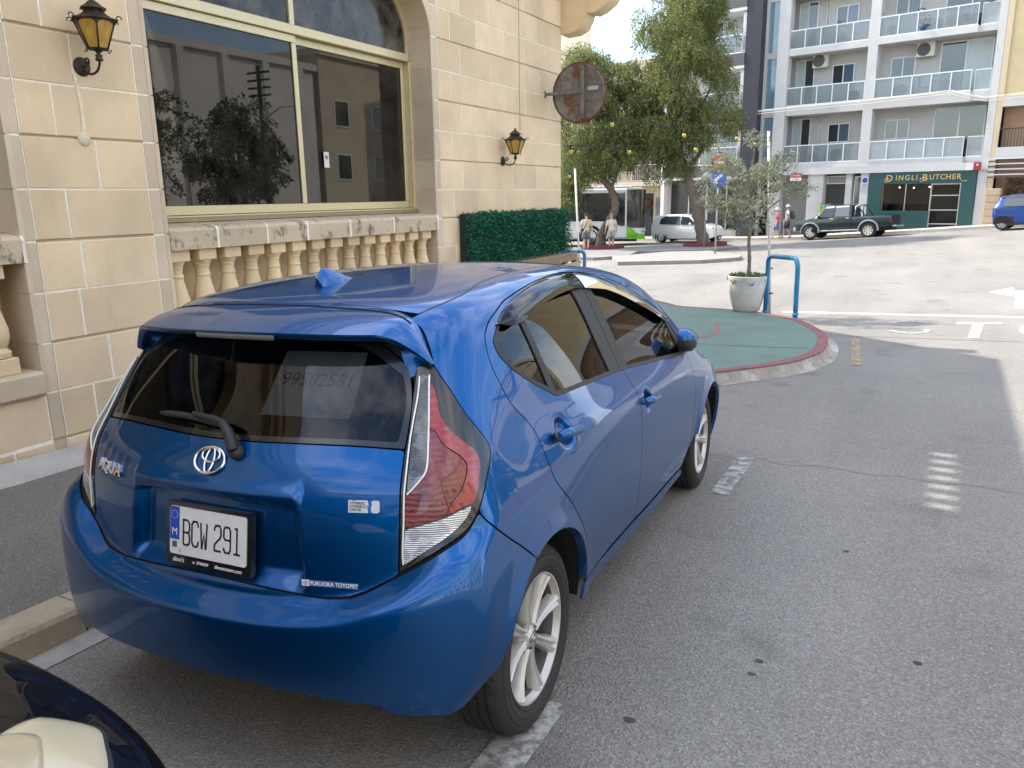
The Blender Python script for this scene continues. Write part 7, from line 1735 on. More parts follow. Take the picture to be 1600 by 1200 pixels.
# ---------------------------------------------------------------- parked vehicles across the junction and the car behind
def spin_wheel(par, x, y, r, w, m_rim, n=7, cap=.55, flip=1, turn=0.0):
    """wheel with its outer face towards +x * flip"""
    W_ = empty('wheel'); W_.parent = par; W_.location = (x, y, r); W_.rotation_euler = (0, 0, turn)
    f = flip; h = w / 2
    MB().lathe([(r * .64, h * f), (r * .72, h * 1.05 * f), (r * .9, h * .95 * f), (r * .99, h * .6 * f), (r, 0), (r * .99, -h * .6 * f), (r * .8, -h * f), (r * .5, -h * f)], 32, axis='x').build('tyre', M_RUBBER, W_)
    mb = MB().lathe([(r * .66, h * .9 * f), (r * .64, h * .98 * f), (r * .60, h * .8 * f), (r * .57, -h * .6 * f)], 32, axis='x').lathe([(.0001, h * .8 * f), (r * .16, h * .75 * f), (r * .2, h * .3 * f)], 16, axis='x')
    for k in range(n):
        a = 2 * math.pi * k / n; ca, sa = math.cos(a), math.sin(a); hw = r * cap * .5 * math.pi / n
        q = [(h * .72 * f, r * .12, -hw * .5), (h * .72 * f, r * .12, hw * .5), (h * .86 * f, r * .62, hw), (h * .86 * f, r * .62, -hw)]; b = [(t[0] - .04 * f, t[1], t[2]) for t in q]
        vs = [(t[0], t[1] * ca - t[2] * sa, t[1] * sa + t[2] * ca) for t in q + b]; mb.add(vs, [(0, 1, 2, 3), (7, 6, 5, 4), (0, 4, 5, 1), (2, 6, 7, 3), (1, 5, 6, 2), (3, 7, 4, 0)])
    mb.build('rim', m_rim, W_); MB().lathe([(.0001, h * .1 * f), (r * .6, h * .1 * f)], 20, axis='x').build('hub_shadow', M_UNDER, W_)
def loft_car(root, secs, m, name='body', ns=26, pw=3.2):
    """secs: (y, zlow, zhigh, half width at low, at waist, at top, waist z)"""
    S = np.array(secs, float); sp = [Spl(np.c_[S[:, 0], S[:, k]]) if len(S) > 2 else None for k in range(1, 7)]
    ys = np.unique(np.r_[S[:, 0], np.linspace(S[0, 0], S[-1, 0], 46)]); rows = []
    lin_ = lambda k, y: float(np.interp(y, S[:, 0], S[:, k]))
    for y in ys:
        zl, zh, wl, ww, wt, zw = [lin_(k, y) for k in range(1, 7)]
        prof = [(0, zl), (wl * .9, zl), (wl, zl + .03), (ww, zl + (zw - zl) * .45), (ww * .995, zw - .06), (ww * .965, zw), (wt + (ww - wt) * .12, zw + (zh - zw) * .82 if zh > zw + .02 else zw), (wt * .92, zh - (.012 if zh > zw + .02 else 0)), (wt * .6, zh), (0, zh + .01)]
        q = np.array(cat_rom(prof, 3)); rows.append([(a, y, b) for a, b in q] + [(-a, y, b) for a, b in q[::-1][1:]])
    mb = MB().grid(rows); mb.add(rows[0], [tuple(range(len(rows[0])))[::-1]]); mb.add(rows[-1], [tuple(range(len(rows[0])))])
    return mb.build(name, m, root, sharp=42), lin_
def side_panel(root, name, poly, xf, m, off=.006, sides=(1, -1), th=.012):
    for s in sides:
        mb = MB(); mb.prism(poly, lambda a, b, d: (s * (xf(a, b) + off - (th if d else 0)), a, b), 0, 1); mb.build(name, m, root)
def vehicle(name, label, loc, ang, slope=0.0, group=None):
    o = empty(name, loc, 0, label, 'car' if 'bus' not in name and 'pickup' not in name else name.split('_')[-1] if 'bus' in name else 'pickup'); o.rotation_euler = (slope, 0, ang); return o
M_WCAR = mat('white_car_paint', (.84, .84, .83), .25, coat=1, spec=.5); M_TYREW = mat('hubcap_silver', (.6, .6, .6), .35, .6)
def fveh(s, o): p = fw(s, o); return (p[0], p[1], gz(*p))
# heading along the street: local +y forward
# --- white small hatchback, nose to the right
wc = vehicle('white_hatchback', 'small white hatchback parked behind the leaning tree by the bus', fveh(-3.45, 3.6), FA - math.pi / 2 + .06, rad(1.0))
S_w = [(-1.78, .32, .98, .70, .76, .62, .90), (-1.74, .24, 1.22, .74, .80, .63, .95), (-1.58, .20, 1.43, .76, .82, .65, .96), (-.9, .20, 1.49, .76, .82, .66, .95), (-.1, .20, 1.49, .76, .82, .66, .93), (.35, .20, 1.38, .76, .82, .63, .92), (.95, .20, 1.02, .76, .82, .62, .92), (1.15, .20, .95, .76, .82, .66, .90), (1.55, .22, .86, .74, .79, .62, .82), (1.76, .30, .72, .66, .70, .56, .68)]
_, _ = loft_car(wc, S_w, M_WCAR)
def xw_(y, z): return .818 - max(0, z - .93) * .31
for poly, nm in (([(-.02, .95), (.86, .95), (.40, 1.33), (-.02, 1.39)], 'front_side_window'), ([(-1.28, .99), (-.10, .95), (-.10, 1.39), (-.98, 1.39), (-1.22, 1.28)], 'rear_side_window')): side_panel(wc, nm, poly, xw_, M_DARKGL, .012)
MB().add([(-.56, 1.10, 1.0), (.56, 1.10, 1.0), (.50, .42, 1.375), (-.50, .42, 1.375)], [(0, 1, 2, 3)]).build('windscreen', M_DARKGL, wc)
for s in (1, -1):
    MB().blob((s * .60, 1.67, .70), .13, 10, 8, (1, .6, .9)).build('headlamp', mat('headlamp_grey', (.55, .56, .57), .1, .3, 1), wc); MB().blob((s * .90, .55, .98), .10, 10, 8, (1, .7, .7)).build('wing_mirror', M_WCAR, wc); MB().blob((s * .72, -1.73, .85), .10, 8, 6, (.5, .5, 1.6)).build('tail_lamp', M_RED, wc)
    for y in (-1.18, 1.22): spin_wheel(wc, s * .72, y, .285, .17, M_TYREW, 8, .9, s)
    for y in (-1.18, 1.22): MB().lathe([(.31, .0), (.355, .012), (.345, -.05)], 28, at=(s * .805, y, .285), axis='x').build('arch_trim', M_UNDER, wc)
    MB().box(s * .80 - .03, s * .80 + .03, -.85, .85, .18, .22).build('sill', M_BLACK, wc)
MB().box(-.26, .26, 1.765, 1.775, .36, .47).build('front_plate', M_PLATE, wc); MB().box(-.5, .5, 1.72, 1.765, .27, .34).build('lower_grille', M_BLACK, wc)
# --- dark green pickup, nose to the left
M_PGR = mat('dark_green_metallic', (.014, .030, .034), .28, .35, coat=.9, var=.2, scale=3, stain=(2.5, .6, (.12, .10, .08), .35)); M_FLARE = mat('faded_flare', (.22, .25, .27), .45, var=.15, scale=6)
pk = vehicle('green_pickup', 'dark green double-cab pickup parked in front of the butcher shop', fveh(4.75, 3.15), FA + math.pi / 2, -.055); pk.scale = (.9, .9, .9)
S_p = [(-2.45, .55, .70, .72, .78, .7, .68), (-2.44, .55, 1.08, .76, .82, .80, 1.07), (-2.0, .50, 1.09, .78, .84, .80, 1.08), (-.50, .48, 1.09, .78, .84, .80, 1.08)]
loft_car(pk, S_p, M_PGR, 'cargo_bed')
S_c = [(-.48, .48, 1.70, .78, .84, .62, 1.12), (-.40, .48, 1.74, .78, .84, .64, 1.12), (.45, .46, 1.75, .78, .84, .64, 1.10), (.85, .46, 1.70, .78, .84, .62, 1.09), (1.45, .46, 1.14, .78, .84, .68, 1.07), (1.75, .46, 1.08, .78, .84, .70, 1.05), (2.25, .48, 1.00, .76, .82, .68, .97), (2.45, .55, .86, .70, .74, .62, .84)]
loft_car(pk, S_c, M_PGR, 'cab')
def xp_(y, z): return .835 - max(0, z - 1.10) * .33
side_panel(pk, 'front_side_window', [(.42, 1.14), (1.22, 1.14), (.82, 1.60), (.42, 1.63)], xp_, mat('black_window', (.012, .014, .016), .1, coat=.5), .012); side_panel(pk, 'rear_side_window', [(-.38, 1.14), (.34, 1.14), (.34, 1.63), (-.36, 1.62)], xp_, M_DARKGL, .012)
side_panel(pk, 'wind_deflector', [(.40, 1.60), (.84, 1.58), (.80, 1.68), (.40, 1.70)], xp_, mat('pale_visor', (.55, .56, .57), .3), .03); side_panel(pk, 'wind_deflector', [(-.36, 1.60), (.32, 1.60), (.32, 1.68), (-.34, 1.68)], xp_, MATS['pale_visor'], .03)
MB().add([(-.62, 1.40, 1.17), (.62, 1.40, 1.17), (.55, .92, 1.63), (-.55, .92, 1.63)], [(0, 1, 2, 3)]).build('windscreen', M_DARKGL, pk)
for s in (1, -1):
    for y in (-1.35, 1.62):
        spin_wheel(pk, s * .76, y, .385, .27, mat('white_steel_rim', (.60, .57, .50), .45, .2), 8, .75, s, turn=(.28 if y > 0 else 0))
        A = []
        for a in np.linspace(-.15, math.pi + .15, 22): A.append([(s * x, y + r * math.cos(a), .42 + r * math.sin(a) * .94) for x, r in ((.82, .43), (.915, .445), (.925, .50), (.84, .53))])
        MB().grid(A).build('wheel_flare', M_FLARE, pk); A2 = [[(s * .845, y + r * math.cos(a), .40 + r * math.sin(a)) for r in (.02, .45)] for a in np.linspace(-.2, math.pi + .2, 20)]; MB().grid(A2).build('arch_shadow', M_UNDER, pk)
    MB().cbox(s * .85 - .06, s * .85 + .06, -.85, 1.05, .40, .46, .015).build('side_step', mat('step_silver', (.45, .44, .41), .4, .5), pk)
    MB().blob((s * .62, 2.40, .80), .11, 10, 8, (1.1, .5, 1)).build('headlamp', mat('headlamp_bright', (.7, .7, .68), .15, coat=1), pk); MB().blob((s * .95, 1.15, 1.16), .11, 10, 8, (.8, .6, .9)).build('wing_mirror', M_BLACK, pk); MB().cbox(s * .80 - .03, s * .80 + .03, -2.46, -2.36, .72, 1.02, .01).build('tail_lamp', mat('dull_red_lamp', (.12, .02, .02), .4), pk)
    for y, z in ((.50, 1.04), (-.30, 1.05)): MB().cbox(s * .845 - .012, s * .845 + .018, y - .08, y + .08, z - .015, z + .02, .006).build('door_handle', M_PVC, pk)
    MB().tube([(s * .70, -.62, 1.08), (s * .66, -.66, 1.60), (s * .64, -.75, 1.66)], .035, 8).build('roll_bar_leg', M_CHROME, pk); MB().tube([(s * .64, -.75, 1.66), (s * .66, -1.15, 1.10)], .03, 8).build('roll_bar_brace', M_BLACK, pk)
MB().tube([(-.64, -.75, 1.66), (.64, -.75, 1.66)], .035, 8).build('roll_bar', M_CHROME, pk); MB().cbox(-.78, .78, 2.40, 2.58, .46, .66, .03).build('front_bumper', mat('bumper_chrome', (.5, .5, .49), .2, .9), pk); MB().cbox(-.75, .75, -2.66, -2.46, .50, .60, .02).build('rear_bumper', MATS['bumper_chrome'], pk); MB().box(-.5, .5, 2.43, 2.46, .70, .86).build('grille', M_BLACK, pk)
MB().box(-.70, .70, -2.3, 2.2, .34, .50).build('chassis', M_UNDER, pk)
# --- blue and black two-seater, right edge
M_SB = mat('two_seater_blue', (.008, .065, .28), .28, .4, coat=1); M_SBK = mat('two_seater_black', (.015, .015, .017), .2, coat=1)
sm_ = vehicle('blue_two_seater', 'blue and black two-seater car parked at the right edge', fveh(12.15, 3.45), FA - math.pi / 2, .055); sm_.scale = (.92, .92, .92)
S_s = [(-1.34, .38, .95, .66, .74, .62, .90), (-1.28, .28, 1.15, .70, .80, .60, .98), (-1.05, .24, 1.46, .72, .82, .60, 1.0), (-.6, .24, 1.54, .74, .82, .60, 1.0), (.2, .24, 1.52, .74, .82, .60, .98), (.55, .24, 1.35, .74, .82, .60, .96), (.95, .24, 1.00, .72, .80, .62, .94), (1.25, .28, .88, .70, .76, .60, .84), (1.36, .36, .72, .64, .68, .55, .70)]
loft_car(sm_, S_s, M_SB)
def xs_(y, z): return .815 - max(0, z - .98) * .40
side_panel(sm_, 'door_panel', [(-.45, .30), (.62, .30), (.66, .98), (-.45, 1.0)], xs_, M_SB, .010); side_panel(sm_, 'pillar_shell', [(-1.12, 1.02), (-.5, 1.0), (-.5, .32), (.62, .30), (.62, .20), (-.75, .20), (-.66, .60), (-.80, .80), (-1.2, .86)], xs_, M_SBK, .006); side_panel(sm_, 'side_window', [(-.95, 1.04), (.62, 1.0), (.35, 1.36), (-.85, 1.42)], xs_, M_DARKGL, .012)
MB().add([(-.55, -1.31, 1.02), (.55, -1.31, 1.02), (.50, -1.09, 1.42), (-.50, -1.09, 1.42)], [(0, 1, 2, 3)]).build('rear_window', M_DARKGL, sm_)
for s in (1, -1):
    side_panel(sm_, 'roof_rail', [(-1.05, 1.42), (.35, 1.40), (.25, 1.47), (-1.0, 1.50)], lambda y, z: .665 - max(0, z - 1.40) * .9, M_SBK, .01, (s,)); MB().blob((s * .72, -1.25, .92), .09, 8, 8, (.7, .7, 1.2)).build('tail_lamp', mat('tail_pink', (.45, .22, .2), .2, coat=1), sm_)
    for y in (-.94, .94):
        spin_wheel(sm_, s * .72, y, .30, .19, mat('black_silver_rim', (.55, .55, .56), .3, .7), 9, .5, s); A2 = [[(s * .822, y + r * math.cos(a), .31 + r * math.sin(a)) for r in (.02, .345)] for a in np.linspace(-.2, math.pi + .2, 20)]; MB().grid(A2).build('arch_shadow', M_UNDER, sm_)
# --- white and green bus
M_BUSW = mat('bus_white', (.72, .72, .70), .3, coat=.6, var=.04, scale=1.5); M_BUSG = mat('bus_green', (.16, .52, .02), .35, coat=.5); M_BUSB = mat('bus_glass', (.012, .015, .018), .06, coat=.8)
ba = rad(20); bp_ = Vector((-11.55, 38.0)); bd = Vector((math.cos(ba), math.sin(ba)))
bus = vehicle('city_bus', 'white and green city bus stopped behind the bent tree', (bp_.x, bp_.y, gz(bp_.x, bp_.y) - .03), ba - math.pi / 2, 0)
# local +y forward, +x kerb side (towards the camera); front corner at origin
HW = 1.25
def bx(n_, m_, x0, x1, y0, y1, z0, z1, c=.03): return MB().cbox(x0, x1, y0, y1, z0, z1, c).build(n_, m_, bus)
bx('body', M_BUSW, -2 * HW, -.02, -12, -.02, .34, 2.98, .10); bx('roof', M_BUSW, -2 * HW + .1, -.12, -11.8, -.6, 2.981, 3.08, .04); bx('roof_unit', M_BUSW, -2 * HW + .4, -.5, -9.5, -5.0, 3.081, 3.30, .08)
MB().prism([(-11.8, 1.28), (-2.1, 1.28), (-1.15, 1.02), (-.95, 1.02), (-.95, 2.72), (-11.8, 2.72)], lambda a, b, d: (d, a, b), -.03, .004).build('side_window', M_BUSB, bus)
MB().box(-.0, .009, -.94, -.86, .95, 2.80).build('corner_post', M_BUSW, bus)
fr = []
for t in np.linspace(0, 1, 12): a = t * math.pi / 2; fr.append((-.30 + .30 * math.cos(a), -.30 + .42 * math.sin(a)))
fr = [(0.006, -.86)] + [(0.006 + p[0], p[1]) for p in fr] + [(-2 * HW + .3, .12), (-2 * HW, -.3)]
def wrap(n_, m_, z0, z1, off=.0, sl=None): MB().grid([[(p[0] + off * (1 if i < 8 else 0), p[1] + off, z) for z in (z0 + (sl(i) if sl else 0), z1)] for i, p in enumerate(fr)]).build(n_, m_, bus)
wrap('front_skin', M_BUSW, .34, 2.95); wrap('windscreen', M_BUSB, .92, 2.88, .010); wrap('green_front', M_BUSG, .34, .62, .010)
MB().prism([(-.84, .36), (-.84, 1.02), (-.62, .95), (-.35, .70), (-.15, .60), (-.15, .36)], lambda a, b, d: (d, a, b), -.02, .016).build('green_corner', M_BUSG, bus); MB().prism([(-12, .36), (-12, .70), (-9.5, .36)], lambda a, b, d: (d, a, b), -.02, .012).build('green_tail', M_BUSG, bus); MB().prism([(-6.9, .36), (-5.0, .36), (-5.4, .55), (-6.2, .62)], lambda a, b, d: (d, a, b), -.02, .011).build('green_swoosh', M_BUSG, bus)
MB().blob((-.12, .02, .78), .13, 10, 8, (.8, 1.2, .8)).build('headlamp', mat('bus_lamp', (.4, .42, .45), .15, .4, 1), bus)
MB().tube([(-.05, .05, 2.45), (.10, .35, 2.40), (.12, .42, 2.0)], .025, 6).blob((.12, .42, 1.75), .17, 10, 8, (.5, .6, 1.4)).build('wing_mirror', M_BLACK, bus)
for y in (-2.75, -8.7): spin_wheel(bus, -.16, y, .48, .28, mat('bus_rim', (.12, .12, .12), .5, .3), 8, .7, 1); A2 = [[(.006, y + r * math.cos(a), .46 + r * math.sin(a)) for r in (.02, .60)] for a in np.linspace(-.2, math.pi + .2, 22)]; 
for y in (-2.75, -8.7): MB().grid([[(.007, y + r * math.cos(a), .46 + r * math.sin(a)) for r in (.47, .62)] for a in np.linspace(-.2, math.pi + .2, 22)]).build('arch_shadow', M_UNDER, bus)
bx('underbody', M_UNDER, -2 * HW + .1, -.1, -11.8, -.3, .22, .339, .02)
for k in range(5): MB().box(-.9 - .22 * k + 0, -.9 - .22 * k + .008, -.02, .0, 1, 2).build('seat_post', M_UNDER, bus) if False else None
MB().box(.0045, .009, -6.6, -6.52, .40, 2.7).box(.0045, .009, -3.9, -3.86, .40, 1.27).build('panel_joint', mat('bus_joint', (.3, .3, .3), .5), bus)
# --- dark car close behind: only the front corner shows
M_NAVY = paint_mat('black_blue_paint', (.006, .006, .008), .0); M_NAVY.node_tree.nodes['Principled BSDF'].inputs['Coat Weight'].default_value = .35
bk = empty('black_car', (0, 0, 0), 0, 'black car parked close behind with a yellowed headlamp', 'car'); bk.matrix_world = CARM
OUT = np.array(cat_rom([(-.96, -3.4), (-.96, -2.3), (-.94, -1.72), (-.86, -1.42), (-.70, -1.23), (-.42, -1.13), (-.10, -1.095), (.22, -1.125), (.46, -1.185), (.61, -1.27), (.715, -1.43), (.76, -1.70), (.775, -2.3), (.775, -3.4)], 8)) + [0, .07]
TZ = [(0, .20), (.0, .46), (.012, .54), (.045, .615), (.10, .670), (.20, .725), (.34, .765), (.60, .815), (.95, .87)]
def out_dist(x, y):
    a = OUT[:-1]; b = OUT[1:]; ab = b - a; t = np.clip(((x - a[:, 0]) * ab[:, 0] + (y - a[:, 1]) * ab[:, 1]) / (ab ** 2).sum(1), 0, 1); return float(np.min(np.hypot(x - a[:, 0] - t * ab[:, 0], y - a[:, 1] - t * ab[:, 1])))
def zb(x, y): return float(np.interp(out_dist(x, y), [t for t, z in TZ], [z for t, z in TZ]))
rows = []; nO = len(OUT)
for i in range(nO):
    tg = OUT[min(i + 1, nO - 1)] - OUT[max(i - 1, 0)]; tg /= np.linalg.norm(tg); nr = np.array([tg[1], -tg[0]])
    row = []
    for t, z in cat_rom(TZ[:7], 3):
        q = OUT[i] + nr * t; row.append((q[0], q[1], z))
    for f_ in (.25, .5, .75, 1.0):
        q0 = OUT[i] + nr * .34; c = np.array([-.09, min(q0[1] - .2, -1.75)]); q = q0 + (c - q0) * f_; row.append((q[0], q[1], .765 + .085 * math.sin(f_ * math.pi / 2)))
    rows.append(row)
MB().grid(rows).build('body', M_NAVY, bk, sharp=60)
def patch(n_, poly, off, m_, k=10):
    P_ = np.array(poly); c = P_.mean(0); R_ = [[(*(c + (p - c) * t),) for t in np.linspace(1, 0.02, k)] for p in list(P_) + [P_[0]]]
    MB().grid([[(x, y, zb(x, y) + off * (1 if j else -.6)) for j, (x, y) in enumerate(r_)] for r_ in R_]).build(n_, m_, bk)
M_YLAMP = mat('yellowed_lamp', (.50, .44, .29), .3, coat=.6, var=.05, scale=6)
lampP = [(p[0] + .035, p[1] + .005) for p in cat_rom([(.405, -1.235), (.47, -1.262), (.555, -1.325), (.61, -1.42), (.63, -1.60), (.56, -1.66), (.44, -1.52), (.36, -1.385), (.345, -1.30)], 4, True)]
patch('headlamp_seal', [tuple(np.array(p) + (np.array(p) - np.array([.535, -1.415])) * .05) for p in lampP], .004, M_BLACK); patch('headlamp', lampP, .007, M_YLAMP); patch('lens_facet', [(.50 + (p[0] - .535) * .62, -1.45 + (p[1] + 1.415) * .62) for p in lampP], .0105, mat('lamp_inner', (.42, .36, .23), .25, coat=.8, var=.1, scale=9))
for sgn in (1,):
    hs = cat_rom([(-.55, -1.30), (-.1, -1.255), (.12, -1.285), (.24, -1.345), (.285, -1.40), (.30, -1.50), (.42, -1.75), (.52, -2.2)], 6); MB().tube([(x, y, zb(x, y) - .0015) for x, y in hs], .006, 6).build('bonnet_gap', M_UNDER, bk)
MB().grid([[(.45 + .12 * t + .03 * math.sin(a), -1.215 - .10 * t, .44 + .03 * math.cos(a)) for a in np.linspace(0, 2 * math.pi, 9)] for t in np.linspace(0, 1, 6)]).build('bumper_rub_strip', M_BLACK, bk)
cab_ = loft_car(bk, [(-5.1, .3, .9, .78, .83, .6, .85), (-4.8, .25, 1.2, .78, .84, .58, .92), (-4.3, .22, 1.42, .80, .86, .58, .92), (-3.2, .22, 1.45, .80, .86, .60, .90), (-2.7, .22, 1.30, .80, .86, .58, .88), (-2.15, .22, .87, .80, .86, .62, .86), (-1.95, .25, .84, .80, .86, .62, .83)], M_NAVY, 'cabin')[0]; cab_.location = (-.095, 0, 0)
MB().add([(-.62, -2.20, .90), (.44, -2.20, .90), (.38, -2.72, 1.30), (-.56, -2.72, 1.30)], [(0, 1, 2, 3)]).build('windscreen', M_DARKGL, bk)
for s in (1, -1):
    for y in (-1.85, -4.4): spin_wheel(bk, -.095 + s * .76, y, .30, .19, M_TYREW, 7, .8, s)
    MB().box(-.095 + s * .862, -.095 + s * .868, -4.0, -2.6, .95, 1.25).build('side_window', M_DARKGL, bk)
# ---------------------------------------------------------------- people
M_SKIN = mat('skin', (.48, .27, .18), .6); M_SKINP = mat('sunlit_skin', (.56, .34, .25), .6)
def skin_mesh(name, verts, edges, m, parent, sub=2):
    """verts: (x, y, z, rx, ry); one continuous surface grown round the skeleton"""
    me = bpy.data.meshes.new(name); me.from_pydata([v[:3] for v in verts], edges, []); o = link(name, me, m, parent)
    sm_d = o.modifiers.new('skin', 'SKIN'); sm_d.use_smooth_shade = True
    for i, v in enumerate(verts): me.skin_vertices[0].data[i].radius = (v[3], v[4] if len(v) > 4 else v[3]); me.skin_vertices[0].data[i].use_root = (i == 0)
    sb = o.modifiers.new('sub', 'SUBSURF'); sb.levels = sub; sb.render_levels = sub
    dg = bpy.context.evaluated_depsgraph_get(); m2 = bpy.data.meshes.new_from_object(o.evaluated_get(dg)); o.modifiers.clear(); o.data = m2
    if not m2.materials: m2.materials.append(m)
    m2.polygons.foreach_set('use_smooth', [True] * len(m2.polygons)); return o
def person(label, loc, face, H, top, bottom, shoe, hair, hat=None, stride=0.0, armL=None, armR=None, long_top=.52, short_leg=.29, seed=0, bag=None, skin=None, sleeve=.45):
    """face: heading angle of the chest (local +y). Heights as fractions of H."""
    skin = skin or M_SKINP
    Pn = empty('person', loc, face, label, 'person'); h = H
    sh, hp_, kn = .815 * h, .515 * h, .285 * h; sw, hw = .115 * h, .055 * h
    fl = (hw, stride * .5 * .24 * h, .045 * h); frr = (-hw, -stride * .5 * .24 * h, .045 * h)
    kl = (hw, stride * .22 * .24 * h + .02 * h, kn); kr = (-hw, -stride * .10 * .24 * h + .03 * h * stride, kn)
    aL = armL or ((sw + .035 * h, .0, .63 * h), (sw + .045 * h, .05 * h, .48 * h)); aR = armR or ((-sw - .035 * h, .0, .63 * h), (-sw - .045 * h, .05 * h, .48 * h))
    V = [(0, 0, hp_ + .02 * h, .075 * h, .055 * h), (0, 0, .60 * h, .070 * h, .050 * h), (0, .005, .70 * h, .082 * h, .056 * h), (0, 0, .785 * h, .080 * h, .050 * h), (0, .004 * h, .835 * h, .030 * h, .030 * h), (0, .010 * h, .865 * h, .029 * h, .031 * h), (0, .012 * h, .905 * h, .042 * h, .050 * h), (0, .010 * h, .95 * h, .045 * h, .052 * h), (0, .004 * h, .985 * h, .026 * h, .030 * h),
         (hw, 0, hp_ - .03 * h, .055 * h, .058 * h), (*kl, .036 * h), (kl[0], (kl[1] + fl[1]) / 2 - .008 * h, .17 * h, .033 * h), (*fl, .022 * h), (fl[0], fl[1] + .055 * h, .022 * h, .020 * h), (fl[0], fl[1] + .09 * h, .017 * h, .014 * h),
         (-hw, 0, hp_ - .03 * h, .055 * h, .058 * h), (*kr, .036 * h), (kr[0], (kr[1] + frr[1]) / 2 - .008 * h, .17 * h, .033 * h), (*frr, .022 * h), (frr[0], frr[1] + .055 * h, .022 * h, .020 * h), (frr[0], frr[1] + .09 * h, .017 * h, .014 * h),
         (sw, 0, sh - .012 * h, .034 * h), (*aL[0], .025 * h), (*aL[1], .017 * h), (-sw, 0, sh - .012 * h, .034 * h), (*aR[0], .025 * h), (*aR[1], .017 * h)]
    E_ = [(0, 1), (1, 2), (2, 3), (3, 4), (4, 5), (5, 6), (6, 7), (7, 8), (0, 9), (9, 10), (10, 11), (11, 12), (12, 13), (13, 14), (0, 15), (15, 16), (16, 17), (17, 18), (18, 19), (19, 20), (3, 21), (21, 22), (22, 23), (3, 24), (24, 25), (25, 26)]
    for a, side in ((aL, 1), (aR, -1)):
        w = Vector(a[1]); d = (Vector(a[1]) - Vector(a[0])).normalized(); k = len(V); ix = 23 if side > 0 else 26
        V.append((*(w + d * .035 * h), .017 * h, .012 * h)); E_.append((ix, k))
        for j, (sp_, ln) in enumerate(((-.5, .036), (-.18, .043), (.15, .041), (.45, .034))):
            lat = Vector((0, 1, 0)) * sp_ * .018 * h; V.append((*(w + d * .055 * h + lat), .0052 * h)); E_.append((k, len(V) - 1)); V.append((*(w + d * (.055 + ln * .8) * h + lat * 1.2 + Vector((-side * .006 * h, 0, 0))), .0042 * h)); E_.append((len(V) - 2, len(V) - 1))
        V.append((*(w + d * .03 * h + Vector((0, .022 * h, 0))), .0058 * h)); E_.append((k, len(V) - 1)); V.append((*(w + d * .055 * h + Vector((0, .030 * h, 0))), .0048 * h)); E_.append((len(V) - 2, len(V) - 1))
    body = skin_mesh('body', V, E_, skin, Pn)
    # face
    MB().blob((0, .064 * h, .925 * h), .010 * h, 8, 6, (.8, 1.1, 1.2)).build('nose', skin, Pn)
    for s in (1, -1): MB().blob((s * .046 * h, .008 * h, .925 * h), .013 * h, 8, 6, (.35, .8, 1.2)).build('ear', skin, Pn); MB().blob((s * .018 * h, .056 * h, .938 * h), .006 * h, 8, 6, (1.2, .5, .7)).build('eye', mat('eye_dark', (.03, .025, .02), .3), Pn)
    MB().blob((0, .058 * h, .897 * h), .012 * h, 8, 5, (1.3, .4, .35)).build('mouth', mat('lips', (.40, .16, .13), .5), Pn)
    # hair
    MB().blob((0, -.004 * h, .958 * h), .056 * h, 14, 10, (.92, 1.05, .86)).build('hair', mat('hair_%d' % seed, hair, .7, bump=.5, bscale=90), Pn)
    # top: torso tube plus sleeves
    rows = []
    for z, rx, ry, yo in ((long_top, .090, .070, 0), (.58, .086, .066, 0), (.66, .092, .068, .003), (.73, .102, .068, .004), (.785, .112, .062, .002), (.815, .090, .050, 0), (.835, .046, .042, .002)):
        rows.append([(rx * h * np.sign(math.cos(a)) * abs(math.cos(a)) ** .8, yo * h + ry * h * math.sin(a), z * h) for a in np.linspace(0, 2 * math.pi, 25)])
    tm_ = top if not isinstance(top, tuple) else mat('top_%d' % seed, top, .85, var=.08, scale=20, bump=.25, bscale=25)
    MB().grid(rows).build('top', tm_, Pn)
    for s, a in ((1, aL), (-1, aR)):
        p0 = Vector((s * sw * .8, 0, sh - .005 * h)); p1 = Vector(a[0]); p2 = p0.lerp(p1, .95 if sleeve > .4 else .5)
        MB().tube([p0, p0.lerp(p2, .5), p2], [.042 * h, .041 * h, .040 * h], 12).build('sleeve', tm_, Pn)
    bm_ = mat('bottom_%d' % seed, bottom, .85, var=.1, scale=15, bump=.25, bscale=25)
    MB().grid([[(rx * h * math.cos(a), ry * h * math.sin(a), z * h) for a in np.linspace(0, 2 * math.pi, 25)] for z, rx, ry in ((.585, .083, .063), (.53, .092, .070), (.47, .096, .074))]).build('waistband', bm_, Pn)
    for s, kp in ((1, kl), (-1, kr)):
        p0 = Vector((s * hw, 0, .50 * h)); p1 = Vector(kp); t = min(1, (.50 * h - short_leg * h) / (.50 * h - kp[2])); q = p0.lerp(p1, t); MB().tube([p0, p0.lerp(q, .5), q], [.062 * h, .060 * h, .056 * h], 14).build('trouser_leg', bm_, Pn)
    for f_ in (fl, frr):
        MB().blob((f_[0], f_[1] + .035 * h, .022 * h), .030 * h, 12, 8, (.85, 2.2, .75)).build('shoe', mat('shoe_%d' % seed, shoe, .7), Pn)
    if hat:
        MB().lathe([(.098 * h, .952 * h), (.100 * h, .958 * h), (.058 * h, .968 * h), (.054 * h, 1.0 * h), (.040 * h, 1.018 * h), (.0001, 1.022 * h)], 22, at=(0, .004 * h, 0)).build('hat', mat('hat_%d' % seed, hat, .85), Pn)
    return Pn
def gl_(x, y, o=0.0): return (x, y, gz(x, y) + o)
vang = math.atan2(.858, -.456)                                     # walking/looking away from the camera
person('person in beige t-shirt and grey shorts with a shoulder strap, back turned, by the bus', gl_(-12.35, 32.2, .12), vang - math.pi / 2 - .1, 1.68, (.56, .44, .30), (.13, .135, .135), (.10, .08, .06), (.05, .035, .025), seed=1, short_leg=.30, long_top=.50)
pA_ = bpy.data.objects['person']
